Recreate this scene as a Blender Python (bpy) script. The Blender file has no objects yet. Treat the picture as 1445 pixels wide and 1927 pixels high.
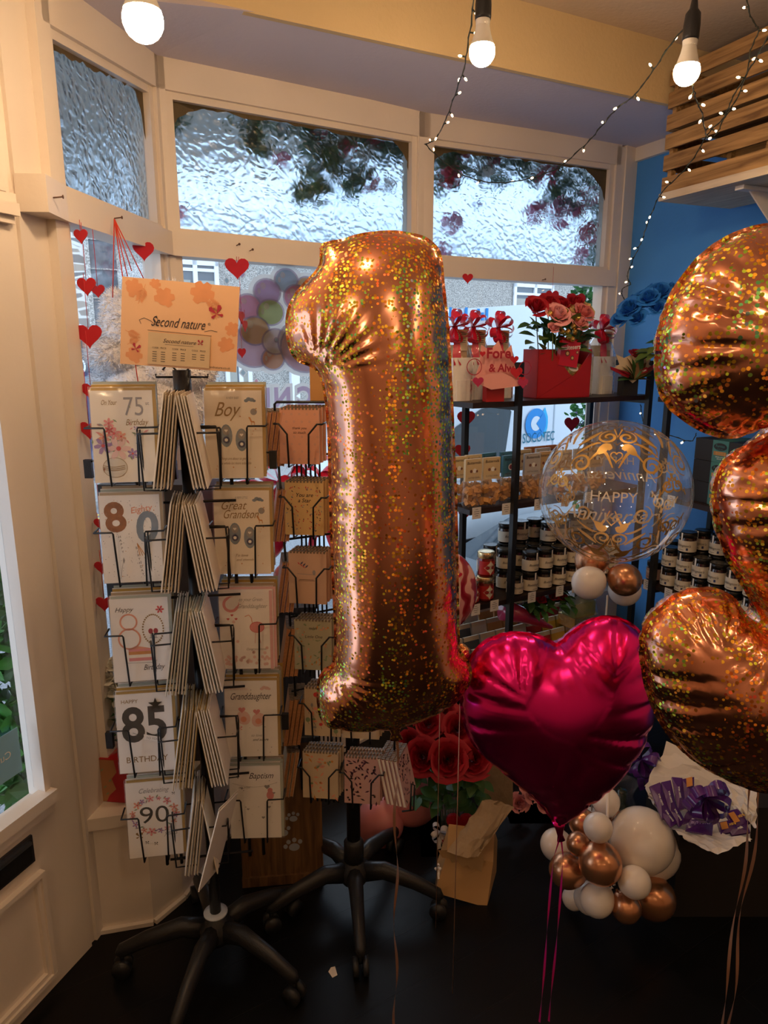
import bpy, math, random
import numpy as np
from math import sin, cos, pi, radians, sqrt, atan2, exp
from mathutils import Vector, Matrix, Euler
from mathutils.geometry import tessellate_polygon, delaunay_2d_cdt
scene = bpy.context.scene
COL = scene.collection
random.seed(7)
# ------------------------------------------------------------------ camera
EYE = 1.55; PITCH = radians(13.0); FPX = 1336.0
cam = bpy.data.cameras.new('camera'); camo = bpy.data.objects.new('camera', cam); COL.objects.link(camo)
camo.location = (0, 0, EYE); camo.rotation_euler = (radians(90) - PITCH, 0, 0)
cam.sensor_fit = 'VERTICAL'; cam.sensor_height = 36.0; cam.lens = FPX / 1927 * 36.0
cam.clip_start = .05; cam.clip_end = 200
cam.dof.use_dof = False
scene.camera = camo
# ------------------------------------------------------------------ world: flat overcast daylight
world = bpy.data.worlds.new('overcast'); scene.world = world; world.use_nodes = True
wn = world.node_tree.nodes; wl = world.node_tree.links
WORLD_STRENGTH = 1.22
bg = wn['Background']; bg.inputs[1].default_value = WORLD_STRENGTH
tc = wn.new('ShaderNodeTexCoord'); nz = wn.new('ShaderNodeTexNoise'); nz.inputs['Scale'].default_value = 2.2; nz.inputs['Detail'].default_value = 5
cr = wn.new('ShaderNodeValToRGB'); cr.color_ramp.elements[0].position = .3; cr.color_ramp.elements[1].position = .7
cr.color_ramp.elements[0].color = (.48, .66, .95, 1); cr.color_ramp.elements[1].color = (.78, .90, 1, 1)
wl.new(tc.outputs['Generated'], nz.inputs['Vector']); wl.new(nz.outputs['Fac'], cr.inputs['Fac']); wl.new(cr.outputs['Color'], bg.inputs['Color'])
# ------------------------------------------------------------------ exposure
vs = scene.view_settings
vs.view_transform = 'Standard'; vs.look = 'None'; vs.gamma = 1.0; vs.use_curve_mapping = False
vs.exposure = 1.1
scene.cycles.max_bounces = 10; scene.cycles.transparent_max_bounces = 24; scene.cycles.transmission_bounces = 6
scene.cycles.glossy_bounces = 5; scene.cycles.diffuse_bounces = 4
scene.cycles.sample_clamp_indirect = 6.0
BULB_STRENGTH = 84.0
BULB_COLOR = (1.0, .67, .38)

# ------------------------------------------------------------------ helpers
def ray(px, py):
    u = (px - 722.5) / FPX; v = (963.5 - py) / FPX
    return Vector((u, cos(PITCH) + v * sin(PITCH), -sin(PITCH) + v * cos(PITCH)))
def P(px, py, Y):
    d = ray(px, py); s = Y / d.y
    return Vector((d.x * s, Y, EYE + d.z * s))
def PS(px, py, Y):                      # metres per pixel there
    return Y / ray(px, py).y / FPX
def lin(h):
    h = h.lstrip('#'); o = []
    for i in (0, 2, 4):
        c = int(h[i:i + 2], 16) / 255
        o.append(c / 12.92 if c <= .04045 else ((c + .055) / 1.055) ** 2.4)
    return (*o, 1)
MATS = {}
def mat(name, col, rough=.5, metal=0.0, var=.06, scale=30.0, bump=0.0, bscale=60.0, coat=0.0, emit=None, spec=.5, trans=0.0, ior=1.45, sheen=0.0):
    if name in MATS: return MATS[name]
    m = bpy.data.materials.new(name); m.use_nodes = True; MATS[name] = m
    nt = m.node_tree; b = nt.nodes['Principled BSDF']
    c = lin(col) if isinstance(col, str) else (*col[:3], 1)
    b.inputs['Base Color'].default_value = c
    b.inputs['Roughness'].default_value = rough; b.inputs['Metallic'].default_value = metal
    b.inputs['Coat Weight'].default_value = coat; b.inputs['Specular IOR Level'].default_value = spec
    b.inputs['Transmission Weight'].default_value = trans; b.inputs['IOR'].default_value = ior
    b.inputs['Sheen Weight'].default_value = sheen
    m.diffuse_color = c
    if var > 0:
        tc = nt.nodes.new('ShaderNodeTexCoord'); n = nt.nodes.new('ShaderNodeTexNoise'); n.inputs['Scale'].default_value = scale
        mx = nt.nodes.new('ShaderNodeMix'); mx.data_type = 'RGBA'
        mx.inputs[6].default_value = (*[x * (1 - var) for x in c[:3]], 1); mx.inputs[7].default_value = (*[min(1, x * (1 + var)) for x in c[:3]], 1)
        nt.links.new(tc.outputs['Object'], n.inputs['Vector']); nt.links.new(n.outputs['Fac'], mx.inputs[0]); nt.links.new(mx.outputs[2], b.inputs['Base Color'])
    if bump > 0:
        tc = nt.nodes.new('ShaderNodeTexCoord'); n = nt.nodes.new('ShaderNodeTexNoise'); n.inputs['Scale'].default_value = bscale; n.inputs['Detail'].default_value = 4
        bp = nt.nodes.new('ShaderNodeBump'); bp.inputs['Strength'].default_value = bump; bp.inputs['Distance'].default_value = .01
        nt.links.new(tc.outputs['Object'], n.inputs['Vector']); nt.links.new(n.outputs['Fac'], bp.inputs['Height']); nt.links.new(bp.outputs[0], b.inputs['Normal'])
    if emit:
        b.inputs['Emission Color'].default_value = (*emit[0], 1); b.inputs['Emission Strength'].default_value = emit[1]
    return m
def film(name, tint=(1, 1, 1), rough=.05, refl=1.0, milky=0.0, bump=0.0, bscale=40, white=(.9, .9, .9)):
    """thin clear sheet: see-through with mirror reflections rising at the edge"""
    if name in MATS: return MATS[name]
    m = bpy.data.materials.new(name); m.use_nodes = True; MATS[name] = m
    nt = m.node_tree; N = nt.nodes; L = nt.links; N.remove(N['Principled BSDF'])
    t = N.new('ShaderNodeBsdfTransparent'); t.inputs[0].default_value = (*tint, 1)
    g = N.new('ShaderNodeBsdfGlossy'); g.inputs['Roughness'].default_value = rough; g.inputs['Color'].default_value = (1, 1, 1, 1)
    f = N.new('ShaderNodeNewGeometry'); dt = N.new('ShaderNodeVectorMath'); dt.operation = 'DOT_PRODUCT'; L.new(f.outputs['Normal'], dt.inputs[0]); L.new(f.outputs['Incoming'], dt.inputs[1])
    ab = N.new('ShaderNodeMath'); ab.operation = 'ABSOLUTE'; L.new(dt.outputs['Value'], ab.inputs[0])
    iv = N.new('ShaderNodeMath'); iv.operation = 'SUBTRACT'; iv.inputs[0].default_value = 1; L.new(ab.outputs[0], iv.inputs[1])
    pw = N.new('ShaderNodeMath'); pw.operation = 'POWER'; pw.inputs[1].default_value = 4; L.new(iv.outputs[0], pw.inputs[0])
    sc = N.new('ShaderNodeMath'); sc.operation = 'MULTIPLY_ADD'; sc.use_clamp = True; sc.inputs[1].default_value = .85 * refl; sc.inputs[2].default_value = .05 * refl; L.new(pw.outputs[0], sc.inputs[0])
    mx = N.new('ShaderNodeMixShader'); L.new(sc.outputs[0], mx.inputs[0]); L.new(t.outputs[0], mx.inputs[1]); L.new(g.outputs[0], mx.inputs[2])
    out = mx.outputs[0]
    if bump > 0:
        tc = N.new('ShaderNodeTexCoord'); n = N.new('ShaderNodeTexNoise'); n.inputs['Scale'].default_value = bscale
        bp = N.new('ShaderNodeBump'); bp.inputs['Strength'].default_value = bump; bp.inputs['Distance'].default_value = .02
        L.new(tc.outputs['Object'], n.inputs['Vector']); L.new(n.outputs['Fac'], bp.inputs['Height']); L.new(bp.outputs[0], g.inputs['Normal']); L.new(bp.outputs[0], dt.inputs[0])
    if milky > 0:
        d = N.new('ShaderNodeBsdfDiffuse'); d.inputs[0].default_value = (*white, 1)
        m2 = N.new('ShaderNodeMixShader'); m2.inputs[0].default_value = milky
        L.new(out, m2.inputs[1]); L.new(d.outputs[0], m2.inputs[2]); out = m2.outputs[0]
    L.new(out, N['Material Output'].inputs['Surface'])
    return m

_TC = {}
def text_mesh(s, shear=0.0, bold=0.0):
    k = (s, shear, bold)
    if k not in _TC:
        c = bpy.data.curves.new('t', 'FONT'); c.body = s; c.resolution_u = 4; c.size = 1; c.shear = shear; c.align_x = 'CENTER'; c.offset = bold
        o = bpy.data.objects.new('t', c); me = o.to_mesh()
        _TC[k] = ([v.co[:2] for v in me.vertices], [tuple(p.vertices) for p in me.polygons])
        o.to_mesh_clear(); bpy.data.objects.remove(o); bpy.data.curves.remove(c)
    return _TC[k]

class MB:
    """collects shapes and links them as ONE mesh object"""
    def __init__(self): self.v = []; self.f = []; self.mi = []; self.sm = []; self.mats = []; self.M = None
    def add(self, vs, fs, m, smooth=False):
        o = len(self.v)
        if self.M is not None: vs = [self.M @ Vector(v) for v in vs]
        self.v += [tuple(v) for v in vs]; self.f += [tuple(i + o for i in f) for f in fs]
        if m not in self.mats: self.mats.append(m)
        k = self.mats.index(m); self.mi += [k] * len(fs); self.sm += [smooth] * len(fs)
        return self
    def box(self, x0, x1, y0, y1, z0, z1, m):
        v = [(x, y, z) for z in (z0, z1) for y in (y0, y1) for x in (x0, x1)]
        return self.add(v, [(0, 2, 3, 1), (4, 5, 7, 6), (0, 1, 5, 4), (2, 6, 7, 3), (0, 4, 6, 2), (1, 3, 7, 5)], m)
    def hexa(self, b, t, m):            # bottom 4 + top 4 corner points
        return self.add(list(b) + list(t), [(3, 2, 1, 0), (4, 5, 6, 7), (0, 1, 5, 4), (1, 2, 6, 5), (2, 3, 7, 6), (3, 0, 4, 7)], m)
    def tube(self, pts, r, m, n=6, smooth=True, flat=1.0):
        pts = [Vector(p) for p in pts]; k = len(pts)
        rs = r if isinstance(r, (list, tuple)) else [r] * k
        vs = []; up = None
        for i, p in enumerate(pts):
            d = (pts[min(i + 1, k - 1)] - pts[max(i - 1, 0)])
            if d.length < 1e-9: d = Vector((0, 0, 1))
            d.normalize()
            if up is None: up = Vector((0, 0, 1)) if abs(d.z) < .9 else Vector((1, 0, 0))
            a = up - d * up.dot(d)
            if a.length < 1e-6: a = d.orthogonal()
            a.normalize(); b = d.cross(a); up = a
            for j in range(n):
                t = 2 * pi * j / n; vs.append(p + a * (cos(t) * rs[i]) + b * (sin(t) * rs[i] * flat))
        fs = [(i * n + j, i * n + (j + 1) % n, (i + 1) * n + (j + 1) % n, (i + 1) * n + j) for i in range(k - 1) for j in range(n)]
        fs += [tuple(range(n - 1, -1, -1)), tuple((k - 1) * n + j for j in range(n))]
        return self.add(vs, fs, m, smooth)
    def lathe(self, prof, m, n=20, c=(0, 0, 0), smooth=True, close=True):
        vs = [(c[0] + r * cos(2 * pi * j / n), c[1] + r * sin(2 * pi * j / n), c[2] + z) for r, z in prof for j in range(n)]
        k = len(prof)
        fs = [(i * n + j, i * n + (j + 1) % n, (i + 1) * n + (j + 1) % n, (i + 1) * n + j) for i in range(k - 1) for j in range(n)]
        if close: fs += [tuple(range(n - 1, -1, -1)), tuple((k - 1) * n + j for j in range(n))]
        return self.add(vs, fs, m, smooth)
    def ball(self, c, r, m, n=16, k=10, f=None):
        r = r if isinstance(r, (tuple, list)) else (r, r, r)
        vs = []
        for i in range(k + 1):
            th = pi * i / k
            for j in range(n):
                ph = 2 * pi * j / n; x, y, z = sin(th) * cos(ph), sin(th) * sin(ph), cos(th)
                q = f(x, y, z) if f else 1
                vs.append((c[0] + x * r[0] * q, c[1] + y * r[1] * q, c[2] + z * r[2] * q))
        fs = [(i * n + j, (i + 1) * n + j, (i + 1) * n + (j + 1) % n, i * n + (j + 1) % n) for i in range(k) for j in range(n)]
        return self.add(vs, fs, m, True)
    def poly(self, pts, y, m, th=0.0):  # outline in XZ, facing -Y
        n = len(pts); P3 = [Vector((p[0], p[1], 0)) for p in pts]
        tri = tessellate_polygon([P3])
        ar = sum(pts[i][0] * pts[(i + 1) % n][1] - pts[(i + 1) % n][0] * pts[i][1] for i in range(n))
        vs = [(p[0], y, p[1]) for p in pts]
        def ori(t):
            a, b, c = (pts[i] for i in t)
            s = (b[0] - a[0]) * (c[1] - a[1]) - (b[1] - a[1]) * (c[0] - a[0])
            return t if s > 0 else t[::-1]
        tri = [ori(t) for t in tri]
        if th <= 0: return self.add(vs, tri, m)
        vs += [(p[0], y + th, p[1]) for p in pts]
        fs = list(tri) + [tuple(i + n for i in t[::-1]) for t in tri]
        for i in range(n):
            j = (i + 1) % n
            fs.append((i, i + n, j + n, j) if ar > 0 else (i, j, j + n, i + n))
        return self.add(vs, fs, m)
    def disc(self, cx, cz, r, y, m, n=16, rz=None, rot=0):
        rz = rz or r
        return self.poly([(cx + r * cos(2 * pi * i / n) * cos(rot) - rz * sin(2 * pi * i / n) * sin(rot), cz + r * cos(2 * pi * i / n) * sin(rot) + rz * sin(2 * pi * i / n) * cos(rot)) for i in range(n)], y, m)
    def ring(self, cx, cz, r, w, y, m, n=20, rz=None):
        rz = rz or r
        vs = [(cx + (r + s * w) * cos(2 * pi * i / n), y, cz + (rz + s * w) * sin(2 * pi * i / n)) for i in range(n) for s in (0, 1)]
        return self.add(vs, [(2 * i, 2 * i + 1, (2 * i + 3) % (2 * n), (2 * i + 2) % (2 * n)) for i in range(n)], m)
    def line(self, pts, w, y, m):       # flat drawn stroke in XZ
        vs = []; k = len(pts)
        for i, p in enumerate(pts):
            a = pts[max(i - 1, 0)]; b = pts[min(i + 1, k - 1)]
            dx, dz = b[0] - a[0], b[1] - a[1]; l = math.hypot(dx, dz) or 1
            nx, nz = -dz / l * w / 2, dx / l * w / 2
            vs += [(p[0] + nx, y, p[1] + nz), (p[0] - nx, y, p[1] - nz)]
        return self.add(vs, [(2 * i, 2 * i + 1, 2 * i + 3, 2 * i + 2) for i in range(k - 1)], m)
    def text(self, s, size, cx, cz, y, m, shear=0.0, rot=0.0, mirror=False, wfit=None, bold=0.0):
        vs, fs = text_mesh(s, shear, bold)
        sx = size
        if wfit:
            xs = [v[0] for v in vs]; sx = wfit / (max(xs) - min(xs)); size = size or sx
        mi = -1 if mirror else 1; c, sn = cos(rot), sin(rot)
        out = [(cx + mi * (x * sx * c - z * size * sn), y, cz + x * sx * sn + z * size * c) for x, z in vs]
        return self.add(out, fs, m)
    def build(self, name, parent=None, loc=None, rot=None, **props):
        me = bpy.data.meshes.new(name); me.from_pydata(self.v, [], self.f)
        for m in self.mats: me.materials.append(m)
        me.polygons.foreach_set('material_index', self.mi); me.polygons.foreach_set('use_smooth', self.sm); me.update()
        o = bpy.data.objects.new(name, me); COL.objects.link(o)
        if parent: o.parent = parent
        if loc is not None: o.location = loc
        if rot is not None: o.rotation_euler = rot
        for k, v in props.items(): o[k] = v
        return o
def thing(name, label, cat, loc=(0, 0, 0), rot=(0, 0, 0), group=None):
    o = bpy.data.objects.new(name, None); COL.objects.link(o); o.location = loc; o.rotation_euler = rot
    o.empty_display_size = .02
    o['label'] = label; o['category'] = cat
    if group: o['group'] = group
    return o
def struct(name, loc=(0, 0, 0)):
    o = bpy.data.objects.new(name, None); COL.objects.link(o); o.location = loc; o['kind'] = 'structure'; return o
def dup(root, loc, rot=None, label=None, group=None, scale=None):
    r = root.copy(); COL.objects.link(r); r.location = loc
    if rot is not None: r.rotation_euler = rot
    if label: r['label'] = label
    if group: r['group'] = group
    if scale: r.scale = scale
    for ch in list(root.children):
        c = ch.copy(); COL.objects.link(c); c.parent = r
        for g in ch.children:
            d = g.copy(); COL.objects.link(d); d.parent = c
    return r
ORD = ['first', 'second', 'third', 'fourth', 'fifth', 'sixth', 'seventh', 'eighth', 'ninth', 'tenth', 'eleventh', 'twelfth']
def inw(A, B):
    d = Vector((B[0] - A[0], B[1] - A[1])).normalized(); return Vector((d.y, -d.x))
def wallbox(mb, A, B, z0, z1, t0, t1, m, z0b=None, z1b=None, s0=0.0, s1=0.0):
    """board between plan points A and B (extended by s0/s1), from inward offset t0 to t1"""
    a = Vector(A[:2]); b = Vector(B[:2]); d = (b - a).normalized(); n = inw(A, B); a = a - d * s0; b = b + d * s1
    z0b = z0 if z0b is None else z0b; z1b = z1 if z1b is None else z1b
    q = [a + n * t1, b + n * t1, b + n * t0, a + n * t0]
    mb.hexa([(q[0].x, q[0].y, z0), (q[1].x, q[1].y, z0b), (q[2].x, q[2].y, z0b), (q[3].x, q[3].y, z0)],
            [(q[0].x, q[0].y, z1), (q[1].x, q[1].y, z1b), (q[2].x, q[2].y, z1b), (q[3].x, q[3].y, z1)], m)
def hit(px, py, A, B, off=0.0):
    """where the sight line through a pixel meets the vertical plane A-B moved inward by off"""
    n = inw(A, B); a = Vector(A[:2]) + n * off; d = ray(px, py)
    s = (a.x * n.x + a.y * n.y) / (d.x * n.x + d.y * n.y)
    return Vector((d.x * s, d.y * s, EYE + d.z * s))
def heading(A, B):                      # z-rotation that turns local -Y to the inward normal
    n = inw(A, B); return atan2(n.x, -n.y)

# ------------------------------------------------------------------ materials
def decal(name, col, tr=.85):
    col = tuple(.76 * c + .21 for c in col); m = mat(name, col, .5, var=0); nt = m.node_tree; N = nt.nodes; L = nt.links
    t = N.new('ShaderNodeBsdfTranslucent'); t.inputs[0].default_value = (*col, 1); x = N.new('ShaderNodeMixShader'); x.inputs[0].default_value = tr
    L.new(N['Principled BSDF'].outputs[0], x.inputs[1]); L.new(t.outputs[0], x.inputs[2]); L.new(x.outputs[0], N['Material Output'].inputs['Surface'])
    return m
def wood(name, c1, c2, scale=(1, 18, 18), rough=.7, rings=4.0):
    m = mat(name, c1, rough, var=0)
    nt = m.node_tree; b = nt.nodes['Principled BSDF']
    tc = nt.nodes.new('ShaderNodeTexCoord'); mp = nt.nodes.new('ShaderNodeMapping'); mp.inputs['Scale'].default_value = scale
    n = nt.nodes.new('ShaderNodeTexNoise'); n.inputs['Scale'].default_value = rings; n.inputs['Detail'].default_value = 6; n.inputs['Distortion'].default_value = .6
    r = nt.nodes.new('ShaderNodeValToRGB'); r.color_ramp.elements[0].color = lin(c1); r.color_ramp.elements[1].color = lin(c2)
    r.color_ramp.elements[0].position = .32; r.color_ramp.elements[1].position = .68
    bp = nt.nodes.new('ShaderNodeBump'); bp.inputs['Strength'].default_value = .3; bp.inputs['Distance'].default_value = .004
    L = nt.links
    L.new(tc.outputs['Object'], mp.inputs[0]); L.new(mp.outputs[0], n.inputs['Vector']); L.new(n.outputs['Fac'], r.inputs[0]); L.new(r.outputs[0], b.inputs['Base Color'])
    L.new(n.outputs['Fac'], bp.inputs['Height']); L.new(bp.outputs[0], b.inputs['Normal'])
    return m
CREAM = mat('cream_gloss_paint', (.78, .69, .60), .38, var=.03, scale=6, bump=.12, bscale=25)
BACKW = mat('pale_back_wall', (.80, .68, .56), .85, var=.04, scale=4)
PLASTER = mat('cream_plaster', (.64, .49, .28), .85, var=.04, scale=4, bump=.15, bscale=70)
SOFFIT = mat('lilac_white_plaster', (.64, .60, .70), .85, var=.03, scale=4, bump=.1)
CEILM = mat('ceiling_plaster', (.64, .53, .42), .9, var=.04, scale=3, bump=.15)
BLUEW = mat('blue_wall_paint', (.07, .30, .74), .6, var=.1, scale=3, bump=.08)
BLACKM = mat('black_metal', (.012, .012, .013), .4, var=0)
BLACKP = mat('black_plastic', (.018, .018, .02), .38, var=.1, bump=.1, bscale=200)
WIRE = mat('black_wire', (.012, .012, .014), .35, var=0)
WHITE = mat('white_card', (.86, .83, .78), .5, var=.03)
RED = mat('red_felt', (.52, .006, .02), .75, var=.15, sheen=.3)
WAXDARK = mat('dark_liquid_glass', (.03, .008, .006), .08, var=0, coat=.6)
GOLDF = mat('gold_foil', (.78, .50, .14), .22, metal=.9, var=.1, bump=.5, bscale=90)
GREEN = mat('leaf_green', (.045, .13, .03), .5, var=.4, scale=14)
GREEN2 = mat('leaf_olive', (.10, .16, .035), .5, var=.4, scale=14)
GREENO = mat('leaf_bright', (.06, .24, .04), .5, var=.5, scale=9)
GLASSC = film('window_glass', rough=.02, refl=.45)
CELLO = film('cellophane', rough=.1, refl=1.0, milky=.05, bump=.9, bscale=22)

def plank_floor():
    m = mat('black_floor_paint', (.004, .004, .005), .33, var=0, spec=.28)
    nt = m.node_tree; b = nt.nodes['Principled BSDF']; N = nt.nodes; L = nt.links
    tc = N.new('ShaderNodeTexCoord'); mp = N.new('ShaderNodeMapping'); mp.inputs['Rotation'].default_value = (0, 0, radians(-32))
    br = N.new('ShaderNodeTexBrick'); br.inputs['Scale'].default_value = 1; br.inputs['Brick Width'].default_value = 3; br.inputs['Row Height'].default_value = .15
    br.inputs['Mortar Size'].default_value = .003; br.inputs['Color1'].default_value = (1, 1, 1, 1); br.inputs['Color2'].default_value = (.9, .9, .9, 1); br.inputs['Mortar'].default_value = (0, 0, 0, 1)
    n = N.new('ShaderNodeTexNoise'); n.inputs['Scale'].default_value = 28; n.inputs['Detail'].default_value = 6
    ad = N.new('ShaderNodeMath'); ad.operation = 'MULTIPLY_ADD'; ad.inputs[1].default_value = .12
    bp = N.new('ShaderNodeBump'); bp.inputs['Strength'].default_value = .6; bp.inputs['Distance'].default_value = .004
    L.new(tc.outputs['Object'], mp.inputs[0]); L.new(mp.outputs[0], br.inputs[0]); L.new(mp.outputs[0], n.inputs['Vector'])
    L.new(n.outputs['Fac'], ad.inputs[0]); L.new(br.outputs['Color'], ad.inputs[2]); L.new(ad.outputs[0], bp.inputs['Height']); L.new(bp.outputs[0], b.inputs['Normal'])
    return m
def textured_glass():
    m = bpy.data.materials.new('hammered_glass'); m.use_nodes = True; nt = m.node_tree; N = nt.nodes; L = nt.links
    b = N['Principled BSDF']; b.inputs['Transmission Weight'].default_value = 1; b.inputs['IOR'].default_value = 1.32; b.inputs['Roughness'].default_value = .22
    b.inputs['Base Color'].default_value = (.60, .71, .80, 1)
    tc = N.new('ShaderNodeTexCoord'); mp = N.new('ShaderNodeMapping'); mp.inputs['Scale'].default_value = (1, 1, 1.25)
    n = N.new('ShaderNodeTexNoise'); n.inputs['Scale'].default_value = 9; nv = N.new('ShaderNodeMix'); nv.data_type = 'VECTOR'; nv.inputs[0].default_value = .06
    v = N.new('ShaderNodeTexVoronoi'); v.feature = 'SMOOTH_F1'; v.inputs['Scale'].default_value = 46; v.inputs['Smoothness'].default_value = .5
    bp = N.new('ShaderNodeBump'); bp.inputs['Strength'].default_value = 1.0; bp.inputs['Distance'].default_value = .0048; bp.invert = True
    L.new(tc.outputs['Object'], mp.inputs[0]); L.new(mp.outputs[0], n.inputs['Vector']); L.new(mp.outputs[0], nv.inputs[4]); L.new(n.outputs['Color'], nv.inputs[5])
    L.new(nv.outputs[1], v.inputs['Vector']); L.new(v.outputs['Distance'], bp.inputs['Height']); L.new(bp.outputs[0], b.inputs['Normal'])
    return m
HAMMER = textured_glass()

# ------------------------------------------------------------------ room shell
L0 = (-.75, 1.72); M1 = (-.685, 2.34); M2 = (.144, 2.98); M3 = (1.06, 3.49); K = (1.15, 3.56)
D0 = (-.77, 1.60); DD = Vector((-.335, -.942)).normalized(); WD = Vector((.387, -.922)).normalized()
DB = Vector(D0) + DD * 4.4; WB = Vector(K) + WD * 6.6
def at_wall(t): return tuple(Vector(K) + WD * t)
def at_door(t): return tuple(Vector(D0) + DD * t)

mb = MB(); mb.add([(-4, -3, 0), (5, -3, 0), (5, 3.6, 0), (-.4, 3.6, 0), (-.95, 2.4, 0), (-1.0, 1.7, 0), (-4, -1.2, 0)], [(0, 1, 2, 3, 4, 5, 6)], plank_floor())
mb.build('floor', kind='structure')
BULK_A = (-1.10, 1.741); BULK_B = (1.42, 3.052)
mb = MB(); mb.add([(-4, -3, 2.615), (5, -3, 2.615), (5, 4.6, 2.615), (-4, 4.6, 2.615)], [(3, 2, 1, 0)], CEILM); mb.build('ceiling', kind='structure')
mb = MB(); wallbox(mb, BULK_A, BULK_B, 2.415, 2.62, -.02, 0.0, PLASTER)
mb.build('trim_1', kind='structure')
# bay soffit: from the bulkhead to the window heads, dipping to the left
HZ = {'L': 2.31, 'M1': 2.375, 'M2': 2.415, 'M3': 2.44, 'K': 2.44}
mb = MB()
sv = [(BULK_A[0], BULK_A[1], 2.415), (-.342, 2.135, 2.42), (.994, 2.83, 2.43), (BULK_B[0], BULK_B[1], 2.44),
      (K[0] + .25, K[1] + .2, 2.44), (M3[0] - .05, M3[1] + .12, 2.44), (M2[0] - .07, M2[1] + .12, 2.415), (M1[0] - .1, M1[1] + .06, 2.375), (L0[0] - .15, L0[1], 2.31), (-1.1, 1.5, 2.30)]
mb.add(sv, [(0, 9, 8), (0, 8, 7, 1), (1, 7, 6), (1, 6, 5, 2), (2, 5, 4, 3)], SOFFIT)
mb.build('trim_2', kind='structure')

# side walls
mb = MB(); wallbox(mb, K, at_wall(2.3), 0, 2.62, -.1, 0, BLUEW, s0=.02); wallbox(mb, at_wall(2.3), tuple(WB), 0, 2.62, -.1, 0, BACKW); mb.build('wall_right', kind='structure')
mb = MB(); wallbox(mb, tuple(WB), tuple(DB), 0, 2.62, -.1, 0, BACKW, s0=.1, s1=.1); mb.build('wall_back', kind='structure')
mb = MB(); wallbox(mb, tuple(DB), at_door(1.02), 0, 2.62, -.1, 0, BACKW)
wallbox(mb, at_door(1.02), at_door(0), 2.18, 2.62, -.1, 0, CREAM)
mb.build('wall_left', kind='structure')
# jamb between door and bay
mb = MB(); mb.hexa([(-.77, 1.60, 0), (-.75, 1.72, .0), (-.86, 1.76, .0), (-.86, 1.60, 0)], [(-.77, 1.60, 2.5), (-.75, 1.72, 2.5), (-.86, 1.76, 2.5), (-.86, 1.60, 2.5)], CREAM)
mb.hexa([(-.80, 1.545, 0), (-.772, 1.615, 0), (-.83, 1.64, 0), (-.87, 1.56, 0)], [(-.80, 1.545, 2.6), (-.772, 1.615, 2.6), (-.83, 1.64, 2.6), (-.87, 1.56, 2.6)], CREAM)
mb.build('trim_3', kind='structure')
mb = MB(); wallbox(mb, K, at_wall(.5), 2.38, 2.44, 0, .02, CREAM); wallbox(mb, M3, K, 0, 2.45, -.06, .03, CREAM, s0=-.02, s1=.02); mb.build('trim_4', kind='structure')

# door
door = struct('door_1')
mb = MB(); DA = at_door(1.0)
def dbox(x0, x1, z0, z1, t0, t1, m=CREAM): wallbox(mb, at_door(x1), at_door(x0), z0, z1, t0, t1, m)
dbox(.02, .115, 0, 2.18, -.045, .0); dbox(.80, 1.0, 0, 2.18, -.045, 0); dbox(.115, .80, 2.0, 2.18, -.045, 0); dbox(.115, .80, 0, .51, -.045, 0)
dbox(.10, .82, .50, .53, -.01, .03); dbox(.10, .82, .472, .5, 0, .018)
dbox(.105, .12, .53, 2.0, -.02, .012)
for k, (a, zt, zb) in enumerate([(.15, .34, .04), (.162, .328, .052)]):
    t = .016 - k * .006; w = .012
    dbox(a, a + w, zb, zt, 0, t); dbox(.78 - a + .1, .78 - a + .1 + w, zb, zt, 0, t); dbox(a + .0006, .88 - a, zt - w, zt - .0005, 0, t + .0006); dbox(a + .0006, .88 - a, zb + .0005, zb + w, 0, t + .0006)
mb.build('door_panel', door)
mb = MB(); dbox(.115, .80, .53, 2.0, -.028, -.022, GLASSC); mb.build('door_glass', door)
mb = MB(); dbox(.165, .45, .375, .445, 0, .006, mat('brushed_dark_metal', (.10, .10, .11), .3, metal=.8)); dbox(.175, .44, .385, .435, .006, .010, BLACKM)
dbox(.175, .44, .428, .436, .006, .014, mat('steel', (.5, .5, .52), .3, metal=1)); mb.build('letter_plate', door)
mb = MB()
for (x0, x1, z0, z1, t) in [(.045, .062, 1.86, 2.6, .02), (.062, .3, 1.86, 2.6, .006), (.02, .5, 1.84, 1.86, .018), (.025, .5, 1.815, 1.84, .03), (.03, .5, 1.80, 1.815, .018)]: dbox(x0, x1, z0, z1, 0, t)
mb.build('trim_5', kind='structure')

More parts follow.
